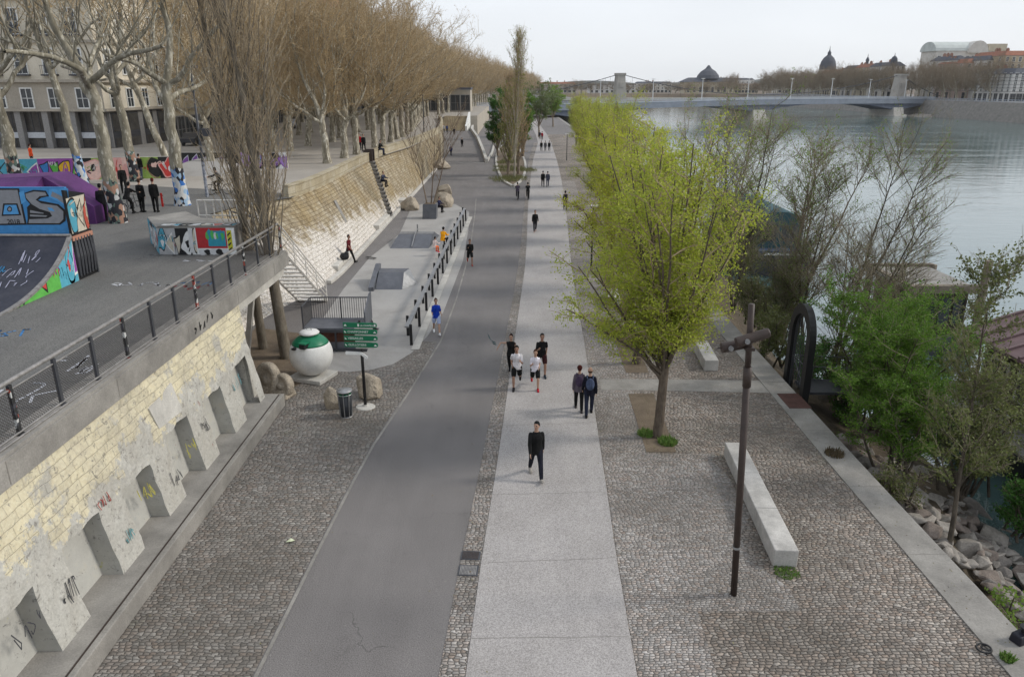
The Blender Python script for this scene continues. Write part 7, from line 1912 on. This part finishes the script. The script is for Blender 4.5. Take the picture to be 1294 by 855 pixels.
for a,b in zip(xs,xs[1:]):
    za,zb = deckz(a)-.4, deckz(b)-.4
    for lo,hi in ((0,.16),(.35,.42),(.6,.67),(.98,1.1)):
        mb.hexa([(a,-7.1,za+lo),(b,-7.1,zb+lo),(b,-7.0,zb+lo),(a,-7.0,za+lo),(a,-7.1,za+hi),(b,-7.1,zb+hi),(b,-7.0,zb+hi),(a,-7.0,za+hi)])
    for i in range(12): x = a+.5*i; z = deckz(x)-.4; mb.box(x,x+.12,-7.09,-7.01,z,z+1.1)
mb.build('railing', railm, br)
lampm = st('white_lamp_mast',(.62,.62,.60,1))
for i,x in enumerate((-70,-45,-20,5,30,55,80,105)):
    mb = MB(); z = deckz(x)-.4; mb.tube([(x,6,z),(x,6,z+8.5)], [.22,.12], 6); mb.box(x-.9,x+.9,5.8,6.2,z+8.4,z+8.6); mb.build('lamp', lampm, br)
# suspension footbridge behind: two stone pylons and cables
fb_ = thing('suspension_footbridge', 'suspension footbridge with two stone pylons behind the road bridge', 'bridge', (128, 378, 0), R(10))
pyl = st('pylon_stone',(.36,.335,.30,1))
for x in (-79, 66):
    mb = MB(); mb.hexa([(x-2.9,-4,-2.9),(x+2.9,-4,-2.9),(x+2.9,4,-2.9),(x-2.9,4,-2.9),(x-1.8,-2.2,15.6),(x+1.8,-2.2,15.6),(x+1.8,2.2,15.6),(x-1.8,2.2,15.6)]); mb.box(x-2.1,x+2.1,-2.5,2.5,15.6,16.5); mb.box(x-1,x+1,-2.95,-2.4,10.2,12.4); mb.build('pylon', pyl, fb_)
mb = MB(); mb.box(-135,84,-2,2,4.6,5.6); mb.build('deck', M['concrete_light'], fb_)
mb = MB()
for x0,x1,z0,z1,sag in ((-79,66,16.2,16.2,9.4),(-135,-79,6,16.2,1.5),(66,90,16.2,6,1)):
    pts = [(x0+(x1-x0)*u, 0, z0+(z1-z0)*u-4*sag*u*(1-u)) for u in [i/24 for i in range(25)]]; mb.tube(pts, .16, 5)
    for p in pts[1:-1]: mb.tube([p,(p[0],0,5.6)], .05, 3)
mb.build('cable', M['dark_metal'], fb_)

# ================================================================ far bank
fbx = lambda y: 190+ (y-300)*.02
mb = MB(); mb.hexa([(194,-60,-3),(900,-60,-3),(900,640,-3),(190,640,-3),(198,-60,4.6),(900,-60,4.6),(900,640,4.6),(194,640,4.6)]); tag(mb.build('far_quay', M['concrete_dark']), 'grey stone quay wall along the opposite bank', 'quay wall')
mb = MB(); mb.hexa([(-900,640,-3),(900,640,-3),(900,2400,-3),(-900,2400,-3),(-900,660,4.5),(900,660,4.5),(900,2400,4.5),(-900,2400,4.5)]); struct('far_ground', mb, M['dirt'])
mb = MB(); mb.box(-900,-60,60,2400,-3,4.29); mb.box(-60,36,420,2400,-3,4.29); struct('town_ground', mb, M['asphalt'])
# gravel spit by the pylon
GF = 'brown leafless plane trees on the opposite quay'; fl_ = 'leafless brown plane tree in the row along the opposite quay'
k_ = 0
for off in (3.5, 12, 21):
    y = 326+off
    while y < 640:
        rr = random.Random(int(y*10)); src = far_protos[k_%3]; dup(src, (199+off+rr.uniform(-1,1), y, 4.5), rr.uniform(0,6), (1.15,1.15,rr.uniform(1.0,1.2)), fl_, GF); k_ += 1; y += 12 if off < 10 else 15
# far trees behind the bridge
for i in range(46):
    rr = random.Random(900+i); x = -40+i*7.5+rr.uniform(-3,3); y = 650+rr.uniform(0,60); src = far_protos[i%3]
    dup(src, (x,y,4.5), rr.uniform(0,6), (1.4,1.4,rr.uniform(.45,.72)), 'leafless tree in the far brown row beyond the bridges', 'far trees beyond the bridges')
# city on the horizon
far = [(-25,760,30,8,beige,slate),(25,790,40,8.5,pale,tile),(76,770,46,7.5,whit,slate),(128,800,36,9,pale,slate),(210,760,30,8,beige,tile),(222,860,44,13,whit,slate),(262,770,40,9,pale,tile),(-90,760,50,9,pale,tile)]
wd = ['pale block low on the horizon at the town end of the bridge','wide pale block with tiled roof on the horizon','white block on the horizon beside the domed hall','flat pale block on the horizon over the bridge pier','beige block with tiled roof on the horizon','tall white block on the horizon near the far wood','pale tiled block on the horizon beside the far wood','pale block on the horizon behind the island poplars']
for i,(x,y,w,h,wm,rm) in enumerate(far): building('horizon_building', wd[i], x, x+w, y, y+20, 4.5, h, wm, rm, ['-y'], 3, 3, 'mansard' if i%2 else 'flat', M['white_paint'], pil, (1.3,1.5), cols=9, cornices=False, rh=1.8)
o = thing('domed_hall', 'grey hall with steep pointed roof on the horizon above the bridge', 'building', (186,735,1.5))
mb = MB(); mb.box(-24,24,0,20,0,13); mb.build('wall', beige, o)
mb = MB(); mb.hexa([(-26,-1,13),(26,-1,13),(26,21,13),(-26,21,13),(-18,6,17),(18,6,17),(18,14,17),(-18,14,17)]); mb.lathe([(11,16),(10,19),(7,22.5),(3,25),(.8,28),(0,28)],16,c=(0,10,0)); mb.build('roof', slate, o)
for i in range(8): w_ = link('window', win_mesh(2.2,4.5,M['white_paint'],'h'), o, (-20+i*5.7,-.02,4))
def hill(name, y, x0, x1, h0, seed, mat, label):
    mb = MB(); rr = random.Random(seed); n = 60; pts = []
    for i in range(n+1):
        u = i/n; pts.append((x0+(x1-x0)*u, h0*(.55+.25*math.sin(u*5+seed)+.12*math.sin(u*17)+.08*math.sin(u*41))*min(1,u*5,(1-u)*5)))
    for (xa,za),(xb_,zb) in zip(pts,pts[1:]): mb.hexa([(xa,y,0),(xb_,y,0),(xb_,y+600,0),(xa,y+600,0),(xa,y+60,za+4),(xb_,y+60,zb+4),(xb_,y+400,zb+4),(xa,y+400,za+4)])
    struct(name, mb, mat)
hill('hills', 2300, -900, 1400, 42, 3, rough_mat('wooded_hill', (.06,.065,.055,1), .3, .01, .08, obj=False), '')
# buildings of the opposite bank: photographed span, distance and roof height
def span(px0, px1, Y): return atY(px0,110,Y).x, atY(px1,110,Y).x
def ztop_(py, Y): return atY(647,py,Y).z
fb_spec = [(1052,1082,560,88,beige,tile,'beige far block with tiled roof between the domed church and the white block'),
 (1084,1104,500,82,whit,slate,'white riverside block with blue grey roof on the opposite bank'),
 (1101,1122,470,80,beige,tile,'long sandy riverside block with red roof on the opposite bank'),
 (1122,1140,440,78,pale,slate,'ornate pale corner building with a small dome on the opposite bank'),
 (1204,1216,400,70,whit,slate,'narrow white gabled house below the great hall on the skyline'),
 (1216,1240,390,74,pinkf,tile,'pink building with red tiled roof below the rounded gable'),
 (1240,1266,380,70,whit,slate,'white attic storey block beside the pink building'),
 (1262,1294,372,64,ochre,tile,'ochre block with red roof and chimneys near the edge of the picture'),
 (1278,1335,322,86,whit,slate,'white many windowed block at the river on the edge of the picture'),
 (1003,1040,700,97,pale,tile,'low pale far block with tiled roof behind the opposite wood')]
for px0,px1,Y,py,wm,rm,lab in fb_spec:
    x0,x1 = span(px0,px1,Y); H = ztop_(py,Y)-4.5-2.2
    building('riverside_building', lab, x0,x1,Y,Y+26,4.5,H,wm,rm,['-y','-x'],6,4.2,'mansard',M['white_paint'],pil,(1.2,2.0),cols=max(3,int((x1-x0)/2.6)),rh=2.2)
# great hall with arched roof on the heights
x0,x1 = span(1176,1262,430); zr = ztop_(52,430)
o = thing('great_hall', 'long pale hall with arched metal roof and rounded gable on the skyline', 'building', (x0,430,4.5)); L_ = x1-x0
mb = MB(); mb.box(0,L_,0,16,0,zr-4.5-5); mb.build('wall', pale, o); hw_ = zr-4.5-5
mb = MB(); n = 10
pr_ = [(8-8.4*math.cos(math.pi*i/n), hw_+5*math.sin(math.pi*i/n)) for i in range(n+1)]
mb.extrude([(-.8,y,z) for y,z in pr_], (L_*.75,0,0)); mb.build('roof', st('zinc_roof',(.50,.53,.50,1)), o)
mb = MB(); pr2 = [(L_*.58-5.5*math.cos(math.pi*i/n), hw_-1+6.2*math.sin(math.pi*i/n)) for i in range(n+1)]
mb.extrude([(x,-1.5,z) for x,z in pr2], (0,6,0)); mb.build('gable', pale, o)
mb = MB(); mb.box(L_*.74,L_,-.5,15,hw_-.01,hw_+3.6); mb.build('attic', beige, o)
for i in range(12): link('window', win_mesh(1.7,4,M['white_paint'],'gh'), o, (1.8+i*3.1,-.02,hw_-6.5))
# domed church
p_ = atY(1044,100,600)
o = thing('domed_church', 'dark domed church with lantern above the opposite wood', 'church', (p_.x,600,4.5))
mb = MB(); mb.box(-13,13,-10,14,0,15); mb.build('wall', pale, o)
mb = MB(); mb.lathe([(6,15),(6,19),(5.9,21),(5.2,24),(3.7,26.6),(1.6,28.4),(1.3,28.8),(1.3,30.4),(.6,31.4),(.25,32.6),(.12,35),(0,35)],24); mb.build('dome', slate, o)
mb = MB(); mb.lathe([(6.3,14.5),(6.3,18)],24); mb.build('drum', pale, o)
p_ = atY(1096,78,510)
o = thing('bell_tower', 'small dark bell turret over the tiled roofs of the opposite bank', 'tower', (p_.x,510,p_.z-2))
mb = MB(); mb.lathe([(.9,-4),(.9,2.4),(1.2,2.6),(1.0,3.4),(.6,4.2),(.2,4.8),(.2,5.6),(0,7)],12); mb.build('turret', slate, o)
p_ = atY(1133,78,438)
o = thing('corner_dome', 'small dark dome crowning the ornate corner building', 'dome', (p_.x,441,p_.z-.6))
mb = MB(); mb.lathe([(1.8,-2),(1.8,1.2),(1.6,2.2),(1.1,3.1),(.4,3.6),(.15,4),(.1,5.2),(0,5.2)],16); mb.build('dome_roof', slate, o)
mb = MB()
for z0_,z1_ in ((.95,1.1),(.5,.56),(.1,.2)): mb.hexa([(198.3,60,4.6+z0_),(198.5,60,4.6+z0_),(194.9,600,4.6+z0_),(194.7,600,4.6+z0_),(198.3,60,4.6+z1_),(198.5,60,4.6+z1_),(194.9,600,4.6+z1_),(194.7,600,4.6+z1_)])
for i in range(180): y = 200+i*2.2; x = 198.4-(y-60)*.00667; mb.box(x-.06,x+.06,y,y+.12,4.6,5.7)
tag(mb.build('quay_railing', railm), 'pale blue railing along the top of the opposite quay wall', 'railing')
# landing ramp and driftwood at the foot of the opposite wall
mb = MB(); mb.hexa([(184,352,-3),(196,352,-3),(196,372,-3),(184,372,-3),(189,356,-1.9),(197,354,-1.0),(197,370,-1.0),(189,368,-2.0)]); struct('gravel_spit', mb, M['rock'])

# thin air: one closed box of even haze round the whole scene
hz = NT('haze_air'); hz.t.nodes.remove(hz.b); pv_ = hz.n('ShaderNodeVolumePrincipled'); pv_.inputs['Color'].default_value = (.96,.98,1.0,1); pv_.inputs['Density'].default_value = .00008; pv_.inputs['Anisotropy'].default_value = .2
hz.l(pv_.outputs[0], hz.out.inputs['Volume'])
mb = MB(); mb.box(-950,1450,-350,3000,-4.5,70); tag(mb.build('haze', hz.m), kind='stuff')
